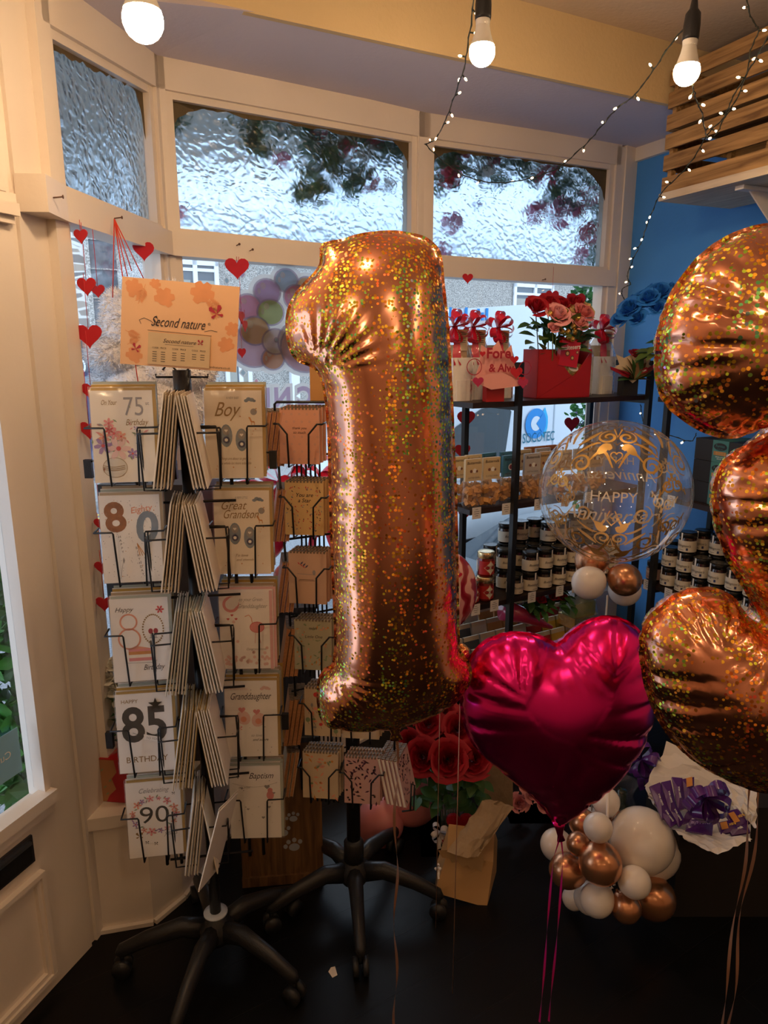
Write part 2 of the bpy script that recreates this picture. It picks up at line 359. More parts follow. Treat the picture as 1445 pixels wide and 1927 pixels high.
# bay windows
STAIN = mat('stained_corner_board', (.10, .07, .03), .6, var=.5, scale=12, bump=.5, bscale=30)
def window(idx, A, B, zh, nseg=1, chip=0):
    w = struct('window_%d' % idx)
    zA, zB = zh
    mb = MB()
    wallbox(mb, A, B, .35, .42, -.05, .03, CREAM)                          # bottom rail
    wallbox(mb, A, B, 1.83, 1.90, -.04, .035, CREAM, s1=.0)                # transom
    wallbox(mb, A, B, 1.90, 1.915, -.04, .012, CREAM)
    wallbox(mb, A, B, zA - .0, zA + .12, -.05, .02, CREAM, z0b=zB, z1b=zB + .12)
    wallbox(mb, A, B, zA - .02, zA, -.04, .006, CREAM, z0b=zB - .02, z1b=zB)
    d = (Vector(B) - Vector(A)); L = d.length; d.normalize()
    def post(s, hw, t0=-.05, t1=.02):
        p = Vector(A) + d * s; wallbox(mb, tuple(p - d * hw), tuple(p + d * hw), .35, 2.43, t0, t1, CREAM)
    post(.0, .028); post(L, .028); post(.04, .014, -.05, .008); post(L - .04, .014, -.05, .008)
    mb.build('window_frame', w)
    mb = MB(); wallbox(mb, A, B, .42, 1.83, -.022, -.018, GLASSC); mb.build('clear_pane', w)
    mb = MB(); wallbox(mb, A, B, 1.90, zA, -.024, -.018, HAMMER, z1b=zB); mb.build('textured_pane', w)
    # painted spandrels: the pane's glass is masked by rounded dark corners
    mb = MB(); n = 14; a = Vector(A) + d * .05; nrm = inw(A, B)
    for side in (0, 1):
        R = (.13 if side else .16); Rz = (.13 if side else .10)
        if idx == 1: R, Rz = (.08, .06) if side == 0 else (.10, .20)
        if idx == 3 and side == 1: R, Rz = .24, .17
        base = Vector(A) + d * (.05 if side == 0 else L - .05); sg = 1 if side == 0 else -1; zc = (zA if side == 0 else zB)
        arc = [(R * (1 - sin(t)), -Rz * (1 - cos(t))) for t in [pi / 2 * i / n for i in range(n + 1)]]
        arc = [(x + random.uniform(-.004, .004), z + random.uniform(-.004, .004)) for x, z in arc]
        vs = []; 
        for (x, z) in [(0, 0.01)] + arc:
            p = base + d * (sg * x) - nrm * .012
            vs.append((p.x, p.y, zc + z - .018))
        k = len(vs)
        mb.add(vs, [(0, i, i + 1) for i in range(1, k - 1)], STAIN)
    # thin dirty edging along the head
    e = []; ns = 30
    for i in range(ns + 1):
        p = Vector(A) + d * (.05 + (L - .1) * i / ns) - nrm * .012; z = zA + (zB - zA) * i / ns - .018
        e += [(p.x, p.y, z + .01), (p.x, p.y, z - random.uniform(.003, .016))]
    mb.add(e, [(2 * i, 2 * i + 1, 2 * i + 3, 2 * i + 2) for i in range(ns)], STAIN)
    mb.build('corner_stain', w)
    return w
window(1, L0, M1, (2.235, 2.30)); window(2, M1, M2, (2.30, 2.335)); window(3, M2, M3, (2.335, 2.355))
mb = MB(); wallbox(mb, (-.742, 1.60), L0, 1.83, 1.905, -.03, .035, CREAM); 
mb.build('trim_6', kind='structure')
# stall riser and ledge
RIS = [(-.785, 1.625), (-.637, 1.66), (-.58, 1.75), (-.52, 2.0), (-.36, 2.32), (.15, 2.84), (.98, 3.32), (1.2, 3.45)]
mb = MB()
for a, b in zip(RIS[:-1], RIS[1:]): wallbox(mb, a, b, 0, .33, -.02, 0, CREAM)
mb.build('wall_front', kind='structure')
mb = MB(); outer = [(L0[0] - .06, L0[1] - .1), (L0[0] - .06, L0[1]), (M1[0] - .06, M1[1] + .05), (M2[0] - .04, M2[1] + .05), (M3[0], M3[1] + .06), (K[0] + .05, K[1])]
inn = [(-.79, 1.605), (-.632, 1.645), (-.57, 1.745), (-.51, 1.995), (-.35, 2.31), (.16, 2.83), (.985, 3.31), (1.2, 3.44)]
ring = inn + outer[::-1]
P3 = [Vector((x, y, 0)) for x, y in ring]; tri = tessellate_polygon([P3]); k = len(ring)
mb.add([(x, y, .36) for x, y in ring] + [(x, y, .325) for x, y in ring], [tuple(t) for t in tri] + [tuple(i + k for i in t) for t in tri] + [(i, (i + 1) % k, (i + 1) % k + k, i + k) for i in range(k)], CREAM)
mb.build('trim_7', kind='structure')
mb = MB()
for a, b in zip(RIS[:-1], RIS[1:]): wallbox(mb, a, b, 0, .012, 0, .012, CREAM)
mb.build('baseboard_front', kind='structure')
# ------------------------------------------------------------------ street outside
G = -.6
FD = Vector((.85, .527)).normalized(); F0 = Vector((-4.6, 11.0)); FA = tuple(F0 - FD * 9); FB = tuple(F0 + FD * 26)
def fpt(t): return tuple(F0 + FD * t)
def noisy(name, c1, c2, scale, rough=.9, bump=.6, detail=2, vor=False):
    m = mat(name, c1, rough, var=0); nt = m.node_tree; N = nt.nodes; L = nt.links; b = N['Principled BSDF']
    tc = N.new('ShaderNodeTexCoord'); n = N.new('ShaderNodeTexVoronoi' if vor else 'ShaderNodeTexNoise'); n.inputs['Scale'].default_value = scale
    r = N.new('ShaderNodeValToRGB'); r.color_ramp.elements[0].color = lin(c1) if isinstance(c1, str) else (*c1, 1); r.color_ramp.elements[1].color = (*c2, 1)
    r.color_ramp.elements[0].position = .35; r.color_ramp.elements[1].position = .65
    L.new(tc.outputs['Object'], n.inputs['Vector']); L.new(n.outputs[0], r.inputs[0]); L.new(r.outputs[0], b.inputs['Base Color'])
    return m
ASPH = noisy('wet_asphalt', (.16, .17, .19), (.36, .38, .41), 60, rough=.45)
PAVE = noisy('pavement_slabs', (.30, .30, .30), (.44, .44, .43), 25)
PEBB = noisy('pebbledash', (.20, .19, .175), (.56, .54, .50), 55)
PEBB2 = noisy('pebbledash_pale', (.22, .21, .19), (.66, .64, .60), 45)
SLATE = noisy('slate_cladding', (.10, .11, .125), (.20, .21, .23), 8)
def stone_mat():
    m = mat('rubble_stone', (.5, .5, .5), .9, var=0); nt = m.node_tree; N = nt.nodes; L = nt.links; b = N['Principled BSDF']
    tc = N.new('ShaderNodeTexCoord'); mp = N.new('ShaderNodeMapping'); mp.inputs['Scale'].default_value = (1.9, 1.9, 7.0)
    v = N.new('ShaderNodeTexVoronoi'); v.feature = 'DISTANCE_TO_EDGE'; v2 = N.new('ShaderNodeTexVoronoi')
    for q in (v, v2): q.inputs['Scale'].default_value = 1.1; q.inputs['Randomness'].default_value = .9
    r = N.new('ShaderNodeValToRGB'); r.color_ramp.elements[0].position = .05; r.color_ramp.elements[1].position = .09
    r2 = N.new('ShaderNodeValToRGB'); r2.color_ramp.elements[0].color = (.10, .11, .13, 1); r2.color_ramp.elements[1].color = (.42, .36, .30, 1); r2.color_ramp.elements[1].position = .8
    mx = N.new('ShaderNodeMix'); mx.data_type = 'RGBA'; mx.inputs[6].default_value = (.72, .71, .67, 1)
    L.new(tc.outputs['Object'], mp.inputs[0]); L.new(mp.outputs[0], v.inputs['Vector']); L.new(mp.outputs[0], v2.inputs['Vector'])
    L.new(v.outputs['Distance'], r.inputs[0]); L.new(v2.outputs['Color'], r2.inputs[0]); L.new(r.outputs[0], mx.inputs[0]); L.new(r2.outputs[0], mx.inputs[7]); L.new(mx.outputs[2], b.inputs['Base Color'])
    return m
STONE = stone_mat()
UPVC = mat('white_upvc', (.82, .86, .9), .3, var=.02)
DARKGL = mat('street_window_glass', (.10, .13, .16), .08, var=.3, scale=2, coat=.5)
mb = MB(); mb.add([(-30, 1, G), (40, 1, G), (40, 45, G), (-30, 45, G)], [(0, 1, 2, 3)], ASPH)
# double yellow line by the far kerb
for o in (2.0, 2.2): wallbox(mb, fpt(-8), fpt(25), G + .002, G + .006, o, o + .07, mat('yellow_line_paint', (.75, .62, .18), .7))
wallbox(mb, fpt(-2.6), fpt(-1.4), G + .002, G + .006, 3.1, 3.2, mat('white_line_paint', (.7, .7, .7), .7))
mb.build('road', kind='structure')
mb = MB(); wallbox(mb, FA, FB, G, G + .12, -.2, 1.7, PAVE); mb.build('far_pavement', kind='structure')
mb = MB(); wallbox(mb, (-2.5, .9), (3, 4.9), G, G + .12, -2.0, -.02, PAVE) if False else mb.hexa([(-3, 1.2, G), (4, 5.6, G), (4.4, 4.2, G), (-1.1, 1.2, G)], [(-3, 1.2, G + .1), (4, 5.6, G + .1), (4.4, 4.2, G + .1), (-1.1, 1.2, G + .1)], PAVE)
mb.build('near_pavement', kind='structure')
def ft(px, py, off=0.0):                # facade coordinate of a sight line
    h = hit(px, py, FA, FB, off); return (Vector((h.x, h.y)) - F0).dot(FD), h.z
t_stone = ft(187, 700)[0]; t_slate = ft(236, 700)[0]
house = struct('stone_house')
mb = MB(); wallbox(mb, FA, fpt(t_stone), G, 5.2, -.4, 0, STONE); wallbox(mb, fpt(t_stone - .08), fpt(t_stone), G, 5.2, 0, .02, PEBB2)
tl, zt = ft(122, 655); tr, _ = ft(205, 655); zd = ft(160, 668)[1]
mb.build('stone_wall', house)
mb = MB()
BRK = mat('brick_red', (.33, .14, .10), .9, var=.3); BRKG = mat('brick_grey', (.3, .3, .3), .9, var=.2)
t = tl - .35; i = 0
while t < tr + .3:
    wallbox(mb, fpt(t), fpt(t + .1), zd + .1, zd + .42, 0, .015, BRK if i % 3 else BRKG); t += .12; i += 1
mb.build('brick_arch', house)
PURP = mat('purple_door_paint', (.05, .05, .13), .3, var=.15)
mb = MB(); wallbox(mb, fpt(tl - .15), fpt(tr + .1), zd - .25, zd + .1, .0, .04, mat('grey_lintel', (.13, .14, .17), .6)); wallbox(mb, fpt(tl - .15), fpt(tr + .1), G, zd - .25, .0, .03, PURP)
wallbox(mb, fpt(tl + .0), fpt(tr + .1), G + .1, G + .3, .03, .06, mat('grey_step', (.25, .26, .28), .7))
mb.build('purple_front_door', house)
mb = MB()
for (px0, px1, py0, py1) in [(133, 150, 710, 810), (152, 172, 708, 725), (175, 198, 775, 815)]:
    a, z0 = ft(px0, py1, .03); b_, z1 = ft(px1, py0, .03); wallbox(mb, fpt(a), fpt(b_), z0, z1, .03, .045, mat('door_pane_blue', (.20, .27, .33), .15))
for (px0, px1, py0, py1) in [(140, 190, 812, 816), (146, 190, 884, 888), (150, 165, 738, 742)]:
    a, z0 = ft(px0, py1, .03); b_, z1 = ft(px1, py0, .03); wallbox(mb, fpt(a), fpt(b_), z0, z1, .045, .07, UPVC)
hd = heading(FA, FB); q = hit(144, 702, FA, FB, .06)
mb.build('door_panes', house)
mb = MB(); mb.text('60', .30, 0, 0, 0, UPVC); mb.build('house_number', house, loc=q, rot=(0, 0, hd))
cot = struct('pebbledash_house')
mb = MB(); wallbox(mb, fpt(t_stone), fpt(t_slate), G, 4.6, -.4, -.02, SLATE)
for i in range(9): wallbox(mb, fpt(t_stone), fpt(t_slate), .6 + i * .42, .62 + i * .42, -.02, 0.0, PEBB)
wallbox(mb, fpt(t_slate), FB, G, 3.1, -.4, 0, PEBB)
wallbox(mb, fpt(t_slate), FB, 3.1, 3.2, -.4, .15, UPVC)
mb.build('rendered_wall', cot)
mb = MB(); mb.hexa([(*fpt(t_stone), 3.2), (*FB, 3.2), (FB[0] - 1.6, FB[1] + 2.6, 3.9), (fpt(t_stone)[0] - 1.6, fpt(t_stone)[1] + 2.6, 3.9)], [(*fpt(t_stone), 3.26), (*FB, 3.26), (FB[0] - 1.6, FB[1] + 2.6, 3.96), (fpt(t_stone)[0] - 1.6, fpt(t_stone)[1] + 2.6, 3.96)], SLATE); mb.build('slate_roof', cot)
def uwin(px0, px1, py0, py1, name='street_window', mull=()):
    a, z1 = ft(px0, py0); b_, _ = ft(px1, py0); z0 = ft(px0, py1)[1]
    m1 = MB(); f = .07
    wallbox(m1, fpt(a), fpt(b_), z0, z0 + f, 0, .06, UPVC); wallbox(m1, fpt(a), fpt(b_), z1 - f, z1, 0, .06, UPVC)
    for x in (a, b_ - f, (a + b_) / 2): wallbox(m1, fpt(x), fpt(x + f), z0, z1, 0, .06, UPVC)
    zz = z1 - (z1 - z0) * .2; wallbox(m1, fpt(a), fpt(b_), zz, zz + f * .7, 0, .05, UPVC)
    o = m1.build(name, cot); m2 = MB(); wallbox(m2, fpt(a), fpt(b_), z0, z1, .0, .02, DARKGL); m2.build('pane', o)
    m2 = MB(); wallbox(m2, fpt(a + f), fpt(a + (b_ - a) * .45), z0 + .1, z1 - .3, .02, .025, mat('net_curtain', (.38, .38, .34), .9)); wallbox(m2, fpt(a + (b_ - a) * .55), fpt(b_ - f), z0 + .1, z1 - .3, .02, .025, MATS['net_curtain']); m2.build('curtain', o)
uwin(310, 408, 487, 590); uwin(965, 1040, 533, 640); uwin(420, 470, 640, 800, 'street_window')
m1 = MB(); a, _ = ft(545, 740); wallbox(m1, fpt(a), fpt(a + .16), G, 1.4, 0, .1, UPVC); m1.build('downpipe', cot)
# van
VD = Vector((.81, .586)).normalized(); V0 = Vector((.98, 5.86))
def vpt(s): return tuple(V0 + VD * s)
VA, VB = vpt(-2), vpt(5)
van = thing('van', 'white van parked in the street behind the shelf of red bows and roses', 'van', (*vpt(0), G), (0, 0, heading(VA, VB)))
VW = mat('van_white', (.74, .84, .92), .25, var=.02, coat=.5); VG = mat('van_window', (.04, .06, .07), .06, var=.2, scale=3, coat=.5)
mb = MB(); out = [(-1.0, .35), (-1.02, .95), (-.98, 1.08), (-.90, 1.25), (-.66, 2.25), (-.50, 2.44), (.3, 2.5), (4.2, 2.5), (4.3, 2.3), (4.3, .35)]
mb.poly(out, 0, VW, 1.55); mb.build('body', van)
wnd = [(-.82, 1.2), (-.52, 1.55), (-.25, 1.68), (.02, 1.70), (.08, 1.64), (.02, 1.25), (-.05, 1.16)]
mb = MB(); mb.poly(wnd, -.012, VG, .02); mb.build('side_window', van)
mb = MB(); mb.line([(-.9, 1.12), (.6, 1.1), (4.2, 1.16)], .015, -.006, mat('van_crease', (.5, .58, .65), .4)); mb.line([(.62, .5), (.62, 2.3)], .012, -.006, MATS['van_crease'])
mb.poly([(-.98, .45), (4.2, .45), (4.2, .62), (-.98, .62)], -.02, BLACKP, .03); mb.build('trim_strip', van)
def vloc(px, py): h = hit(px, py, VA, VB, .015); return (Vector((h.x, h.y)) - V0).dot(VD), h.z - G
SB = mat('sign_blue', (.01, .28, .75), .4, var=.02); ST = mat('sign_teal', (.01, .16, .24), .4, var=.02); SBL = mat('sign_light_blue', (.03, .50, .88), .4, var=.02)
mb = MB(); lx, lz = vloc(1009, 797); r = .115
mb.poly([(lx + .03, lz), (lx + .11, lz + .135), (lx + .15, lz + .05), (lx + .155, lz), (lx + .15, lz - .05), (lx + .11, lz - .135)], -.008, SBL)
mb.disc(lx, lz, r * 1.12, -.012, SB, 24); mb.disc(lx, lz, r * .55, -.014, VW, 20); mb.poly([(lx, lz), (lx + .08, lz + .08), (lx + .08, lz - .08)], -.016, SB)
tx, tz = vloc(1014, 831); mb.text('SOCOTEC', .115, tx, tz, -.012, ST, wfit=.40, bold=.01); mb.build('company_logo', van)
mb = MB()
for i, (px, h) in enumerate([(834, 22), (840, 14), (846, 24), (856, 12), (862, 22), (868, 14), (876, 24), (888, 13), (899, 22), (907, 15), (915, 23)]):
    x, z = vloc(px, 603); mb.box(x, x + .022, -.012, -.006, z, z + h * .0040, SB)
mb.build('roof_lettering', van)
for s in (-.35, 3.3):
    mb = MB(); mb.lathe([(0.0, 0), (.33, 0), (.34, .05), (.34, .2), (0, .2)], BLACKP, 24); o = mb.build('wheel', van, loc=(s, .1, .34), rot=(radians(-90), 0, 0))
car = thing('car', 'dark car parked low beside the white van', 'car', (*vpt(-.6), G), (0, 0, heading(VA, VB)))
car.location = (V0.x + .32 + .1, V0.y - .95, G)
CB = mat('car_blue_black', (.03, .045, .06), .15, var=.1, coat=1)
mb = MB(); mb.poly([(-1.2, .2), (-1.25, .5), (-1.1, .62), (-.6, .66), (.0, .84), (1.4, .86), (2.0, .66), (2.6, .6), (2.7, .3), (2.6, .2)], 0, CB, .7); mb.build('body', car)
mb = MB(); mb.poly([(-.35, .66), (.05, .8), (.6, .81), (.6, .66)], -.01, VG, .02); mb.poly([(.66, .66), (.66, .81), (1.35, .81), (1.75, .66)], -.01, VG, .02); mb.line([(-1.1, .45), (2.6, .45)], .03, -.01, UPVC); mb.build('side_window', car)

# foliage helpers
def leaf_cloud(mb, c, r, n, size, m, rnd, droop=.3):
    for _ in range(n):
        while True:
            p = Vector((rnd.uniform(-1, 1), rnd.uniform(-1, 1), rnd.uniform(-1, 1)))
            if p.length < 1: break
        q = Vector(c) + Vector((p.x * r[0], p.y * r[1], p.z * r[2])); s = size * rnd.uniform(.6, 1.2)
        a = Vector((rnd.uniform(-1, 1), rnd.uniform(-1, 1), rnd.uniform(-.8, .5))).normalized(); b = a.orthogonal().normalized()
        b = Matrix.Rotation(rnd.uniform(0, 6.28), 3, a) @ b; nn = a.cross(b)
        vs = [q, q + a * s * .3 + b * s * .28 + nn * s * .05, q + a * s * .7 + b * s * .24 + nn * s * .04, q + a * s, q + a * s * .7 - b * s * .24 + nn * s * .04, q + a * s * .3 - b * s * .28 + nn * s * .05, q + a * s * .5 - nn * s * .04]
        mb.add(vs, [(0, 1, 6), (1, 2, 6), (2, 3, 6), (3, 4, 6), (4, 5, 6), (5, 0, 6)], m)
def flower_ball(mb, c, r, m, rnd, n=22):
    for _ in range(n):
        d = Vector((rnd.gauss(0, 1), rnd.gauss(0, 1), rnd.gauss(0, 1))).normalized(); b = d.orthogonal().normalized(); e = d.cross(b); q = Vector(c) + d * r * .6
        mb.add([q - b * r * .45, q + d * r * .5 - e * r * .3, q + d * r * .5 + e * r * .3, q + b * r * .45], [(0, 1, 3, 2)], m)
PINKF = mat('flower_pink', (.75, .16, .32), .6); REDF = mat('flower_red', (.55, .01, .04), .6); WHITEF = mat('flower_white', (.8, .78, .74), .6); LILF = mat('flower_lilac', (.35, .2, .6), .6)
rnd = random.Random(3)
GARL = [((1, .05, .35), 'dark leaf garland hanging outside beyond the first blurred pane end', [(320, 215, 24, .07)], [(318, 290, 9, WHITEF), (340, 400, 12, PINKF)], .22),
        ((0,), 'trailing green leaf garland with red flowers outside the wide middle blurred pane', [(470, 205, 26, .05), (560, 225, 50, .1), (620, 245, 56, .1), (600, 300, 40, .06), (650, 330, 40, .05), (700, 255, 40, .06), (740, 270, 30, .05), (580, 350, 30, .03), (480, 270, 22, .02)],
         [(600, 245, 13, REDF), (655, 278, 14, REDF), (706, 258, 13, REDF), (697, 345, 15, REDF), (450, 225, 10, WHITEF), (535, 235, 12, WHITEF), (530, 300, 14, PINKF), (640, 245, 13, WHITEF), (690, 290, 13, WHITEF), (730, 350, 13, WHITEF)], .20),
        ((0,), 'green garland with pink and red flowers outside the right blurred pane', [(850, 285, 40, .08), (900, 290, 46, .1), (960, 300, 46, .1), (1020, 320, 44, .1), (1090, 330, 50, .1), (1120, 380, 44, .08), (1135, 440, 36, .06), (1060, 380, 36, .05), (1130, 490, 26, .05), (840, 330, 30, .05)],
         [(875, 283, 14, REDF), (932, 290, 16, REDF), (845, 335, 18, REDF), (915, 315, 15, WHITEF), (1030, 330, 18, REDF), (1060, 400, 24, PINKF), (1105, 440, 18, REDF), (1010, 400, 20, PINKF), (850, 420, 18, PINKF), (900, 385, 7, LILF), (1085, 395, 14, REDF), (1110, 370, 16, REDF), (835, 470, 14, PINKF), (1090, 480, 14, PINKF)], .20)]
for gi, (_, lab, leaves, flw, off) in enumerate(GARL):
    A, B = [(M1, M2), (M1, M2), (M2, M3)][gi]
    g = thing('flower_garland', lab, 'garland'); m1 = MB(); m2 = MB()
    for (px, py, r, dens) in leaves:
        h = hit(px, py, A, B, -off); rr = r * h.y / FPX
        leaf_cloud(m1, h, (rr, rr * .6, rr), int(40 + 500 * dens), .055, rnd.choice([GREEN, GREEN, GREEN2]), rnd)
    for (px, py, r, fm) in flw:
        h = hit(px, py, A, B, -off + .05); flower_ball(m2, h, r * h.y / FPX, fm, rnd)
    m1.build('foliage', g); m2.build('blossoms', g)
g = thing('potted_plant', 'leafy green climbing plant outside by the right end of the bay window', 'plant'); m1 = MB(); m2 = MB()
for (px, py, r) in [(1100, 560, 26), (1125, 590, 30), (1130, 640, 32), (1095, 780, 26), (1120, 800, 30), (1118, 700, 30), (1120, 860, 34), (1110, 940, 34), (1112, 1020, 34)]:
    h = hit(px, py, M3, (1.15, 3.56), -.0) if False else P(px, py, 4.05); rr = r * h.y / FPX
    leaf_cloud(m1, h, (rr, rr, rr), 70, .05, rnd.choice([GREENO, GREEN, GREENO]), rnd)
    for _ in range(3): flower_ball(m2, h + Vector((rnd.uniform(-1, 1), rnd.uniform(-1, 0), rnd.uniform(-1, 1))) * rr, .014, LILF, rnd, 8)
p0 = P(1120, 800, 4.05); m1.tube([(p0.x, p0.y, G), (p0.x + .02, p0.y, .5), (p0.x - .02, p0.y, 1.9)], .015, GREEN2)
m1.build('foliage', g); m2.build('blossoms', g)
# artificial ivy beside the shop door
g = thing('ivy_column', 'bright green artificial leaf column outside the glazed door', 'ivy'); m1 = MB()
n_ = inw(at_door(1), at_door(0))
c = P(22, 1200, 1.82)
for z in np.arange(-.30, 1.24, .055):
    leaf_cloud(m1, (c.x + .03 * sin(z * 7), c.y, z), (.10, .09, .07), 40, .07, rnd.choice([GREENO, GREENO, GREEN]), rnd)
m1.tube([(c.x, c.y, G + .1), (c.x, c.y, 1.2)], .02, GREEN); m1.build('foliage', g)
s = thing('door_sticker', 'pale blue square sticker at the foot of the glazed door', 'sticker', (*(Vector(at_door(.21)) - n_ * .015), .60), (0, 0, heading(at_door(1), at_door(0))))
mb = MB(); SK = mat('sticker_blue', (.25, .50, .68), .4); mb.poly([(-.06, 0), (.06, 0), (.06, .11), (-.06, .11)], 0, SK, .001); mb.text('Cusset', .025, 0, .05, -.001, WHITE, mirror=True); mb.build('sticker_face', s)
s = thing('door_poster', 'white notice with reversed lettering stuck to the glazed door', 'poster', (*(Vector(at_door(.30)) - n_ * .012), .74), (0, 0, heading(at_door(1), at_door(0))))
mb = MB(); GW = mat('sign_grey', (.42, .52, .60), .4); mb.poly([(-.14, .15), (.12, .15), (.12, .34), (-.14, .34)], 0, mat('poster_white', (.6, .68, .78), .5), .001)
mb.text('A', .04, .06, .09, -.002, WHITE, mirror=True); mb.text('Subs', .035, .05, .045, -.002, WHITE, mirror=True); mb.text('Love', .035, .05, .008, -.002, WHITE, mirror=True)
mb.build('notice_sheet', s)
# ------------------------------------------------------------------ pendant bulbs
BULBM = mat('lit_bulb_glass', (1, .9, .75), .3, var=0, emit=(BULB_COLOR, BULB_STRENGTH))
BULBW = mat('bulb_white_collar', (.8, .76, .68), .4, var=0)
def pendant(loc, label, cord=None, tilt=0.0, r=.031):
    t = thing('pendant_bulb', label, 'light bulb', loc, (0, tilt, 0), 'bare bulbs hanging from the ceiling')
    mb = MB(); mb.ball((0, 0, 0), (r, r, r * 1.02), BULBM, 20, 12); mb.lathe([(r * .93, r * .42), (r * .78, r * .80), (.019, .042), (.0165, .056)], BULBW, 18, close=False)
    mb.build('bulb_globe', t)
    mb = MB(); mb.lathe([(.0165, .052), (.0175, .070), (.015, .075)], BULBW, 16); mb.build('bulb_collar', t)
    mb = MB(); mb.lathe([(.0185, .068), (.0195, .075), (.0195, .10), (.0175, .125), (.010, .135), (.007, .155), (.004, .165)], BLACKP, 18); mb.build('lamp_holder', t)
    h = 2.615 - loc[2]
    mb = MB(); mb.tube([(0, 0, .16), (.002, 0, h * .6), (cord or 0, 0, h)], .003, BLACKP, 6); mb.build('cord', t)
    return t
PB1 = P(269, 38, 1.36); PB2 = P(907, 98, 1.90); PB3 = P(1292, 135, 1.93)
pendant(PB1, 'bare lit bulb above the left frosted pane, cut by the top of the picture', r=.034)
b2 = pendant(PB2, 'bare lit bulb in a black holder in front of the yellow beam')
pendant(PB3, 'bare lit bulb in a black holder beside the wooden crates', cord=.01, tilt=.03)
for i, p in enumerate([(-.7, -.1, 2.2), (.35, -.2, 2.25), (1.35, .5, 2.2), (-.2, .75, 2.42), (.9, -1.4, 2.2), (-.8, -1.5, 2.2), (2.2, -.4, 2.2)]):
    pendant(p, 'bare lit bulb hanging over the shop floor behind the viewer, ' + ['by the door', 'over the till', 'near the blue wall', 'closest to the window', 'at the back right', 'at the back left', 'far along the blue wall'][i])

# ------------------------------------------------------------------ fairy lights
LEDM = mat('lit_fairy_light', (1, .85, .6), .3, var=0, emit=((1, .62, .32), 9.0)); LEDM.cycles.emission_sampling = 'NONE'
CABLE = mat('dark_green_cable', (.015, .02, .014), .5, var=0)
_led = MB(); _led.tube([(0, 0, 0), (0, 0, .011)], [.0022, .0022], CABLE, 5); _led.tube([(0, 0, .011), (0, 0, .0165), (0, 0, .021)], [.0022, .0034, .0015], LEDM, 6)
LEDO = None
def fairy(label, pts, step=.055, seed=1, r=.0017):
    global LEDO
    pts = [P(*q) for q in pts]
    t = thing('fairy_light_string', label, 'fairy lights'); rr = random.Random(seed)
    # Catmull-Rom smoothing
    sm = []
    for i in range(len(pts) - 1):
        p0, p1, p2, p3 = pts[max(i - 1, 0)], pts[i], pts[i + 1], pts[min(i + 2, len(pts) - 1)]
        for k in range(6):
            u = k / 6; sm.append(.5 * ((2 * p1) + (p2 - p0) * u + (2 * p0 - 5 * p1 + 4 * p2 - p3) * u * u + (3 * p1 - p0 - 3 * p2 + p3) * u ** 3))
    sm.append(pts[-1])
    sm = [q + Vector((rr.uniform(-1, 1), rr.uniform(-1, 1), rr.uniform(-1, 1))) * .0015 for q in sm]
    mb = MB(); mb.tube(sm, r, CABLE, 5); mb.tube([q + Vector((.002 * sin(i * 1.7), 0, .002 * cos(i * 1.7))) for i, q in enumerate(sm)], r * .8, CABLE, 5)
    mb.build('cable', t)
    acc = step * .5; side = 1
    for a, b in zip(sm[:-1], sm[1:]):
        acc += (b - a).length
        if acc >= step:
            acc = 0; side = -side
            d = (b - a).normalized(); o = d.orthogonal().normalized()
            o = Matrix.Rotation(rr.uniform(0, 6.28), 3, d) @ o; o = (o + Vector((side * .8, 0, .1 * side))).normalized()
            if LEDO is None: c = _led.build('led_bulb', t); LEDO = c
            else: c = LEDO.copy(); COL.objects.link(c); c.parent = t
            c.location = b; c.rotation_euler = o.to_track_quat('Z', 'Y').to_euler()
fairy('fairy light string dropping past the middle bulb to the window mullion', [(893, -20, 1.9), (884, 60, 2.05), (872, 130, 2.2), (852, 190, 2.45), (832, 240, 2.65), (818, 262, 2.78), (800, 272, 2.86)], .085, 2)
fairy('fairy light string swagged from the mullion up to the bulb by the crates', [(800, 272, 2.86), (830, 300, 2.84), (866, 326, 2.82), (905, 340, 2.78), (950, 344, 2.74), (1000, 335, 2.68), (1050, 315, 2.6), (1098, 275, 2.5), (1130, 240, 2.42), (1160, 205, 2.32), (1195, 178, 2.2), (1230, 130, 2.1), (1265, 80, 2.0), (1297, 42, 1.93)], .10, 5)
fairy('fairy light string hanging down the front of the crates to the blue wall corner', [(1400, -20, 2.2), (1412, 30, 2.2), (1426, 58, 2.22), (1412, 95, 2.24), (1404, 140, 2.27), (1386, 185, 2.3), (1362, 222, 2.36), (1330, 254, 2.44), (1310, 290, 2.5), (1282, 326, 2.58), (1245, 362, 2.68), (1222, 410, 2.8), (1208, 452, 2.95), (1190, 490, 3.1), (1180, 520, 3.2), (1186, 535, 3.2), (1170, 545, 3.2), (1176, 570, 3.2), (1180, 600, 3.15)], .07, 9)
fairy('fairy light string looping from the bulb by the crates across the slats', [(1303, 160, 1.98), (1308, 180, 2.05), (1320, 212, 2.15), (1330, 256, 2.3), (1345, 255, 2.3), (1362, 225, 2.28), (1380, 180, 2.24), (1405, 140, 2.2), (1430, 95, 2.1), (1450, 60, 2.0), (1475, 20, 1.9)], .075, 12)
fairy('short fairy light string dangling behind the shelving against the blue wall', [(1205, 762, 3.05), (1208, 785, 3.05), (1214, 800, 3.0), (1228, 815, 2.95), (1262, 820, 2.85), (1300, 830, 2.8), (1310, 815, 2.8)], .07, 14)

# ------------------------------------------------------------------ crates on the high shelf
CR1 = wood('crate_wood', '#71512e', '#b58d5a', (1, 14, 14), .75)
PINEW = wood('white_washed_pine', '#b8a48c', '#d8c8b0', (1, 10, 10), .6)
F = Vector((1.018, 2.828)); IN_ = Vector((.922, .387)); sh = 2.08
ang = atan2(WD.y, WD.x)
t = thing('wall_shelf', 'pale pine shelf high on the blue wall carrying the slatted crates', 'shelf', (F.x, F.y, sh), (0, 0, ang))
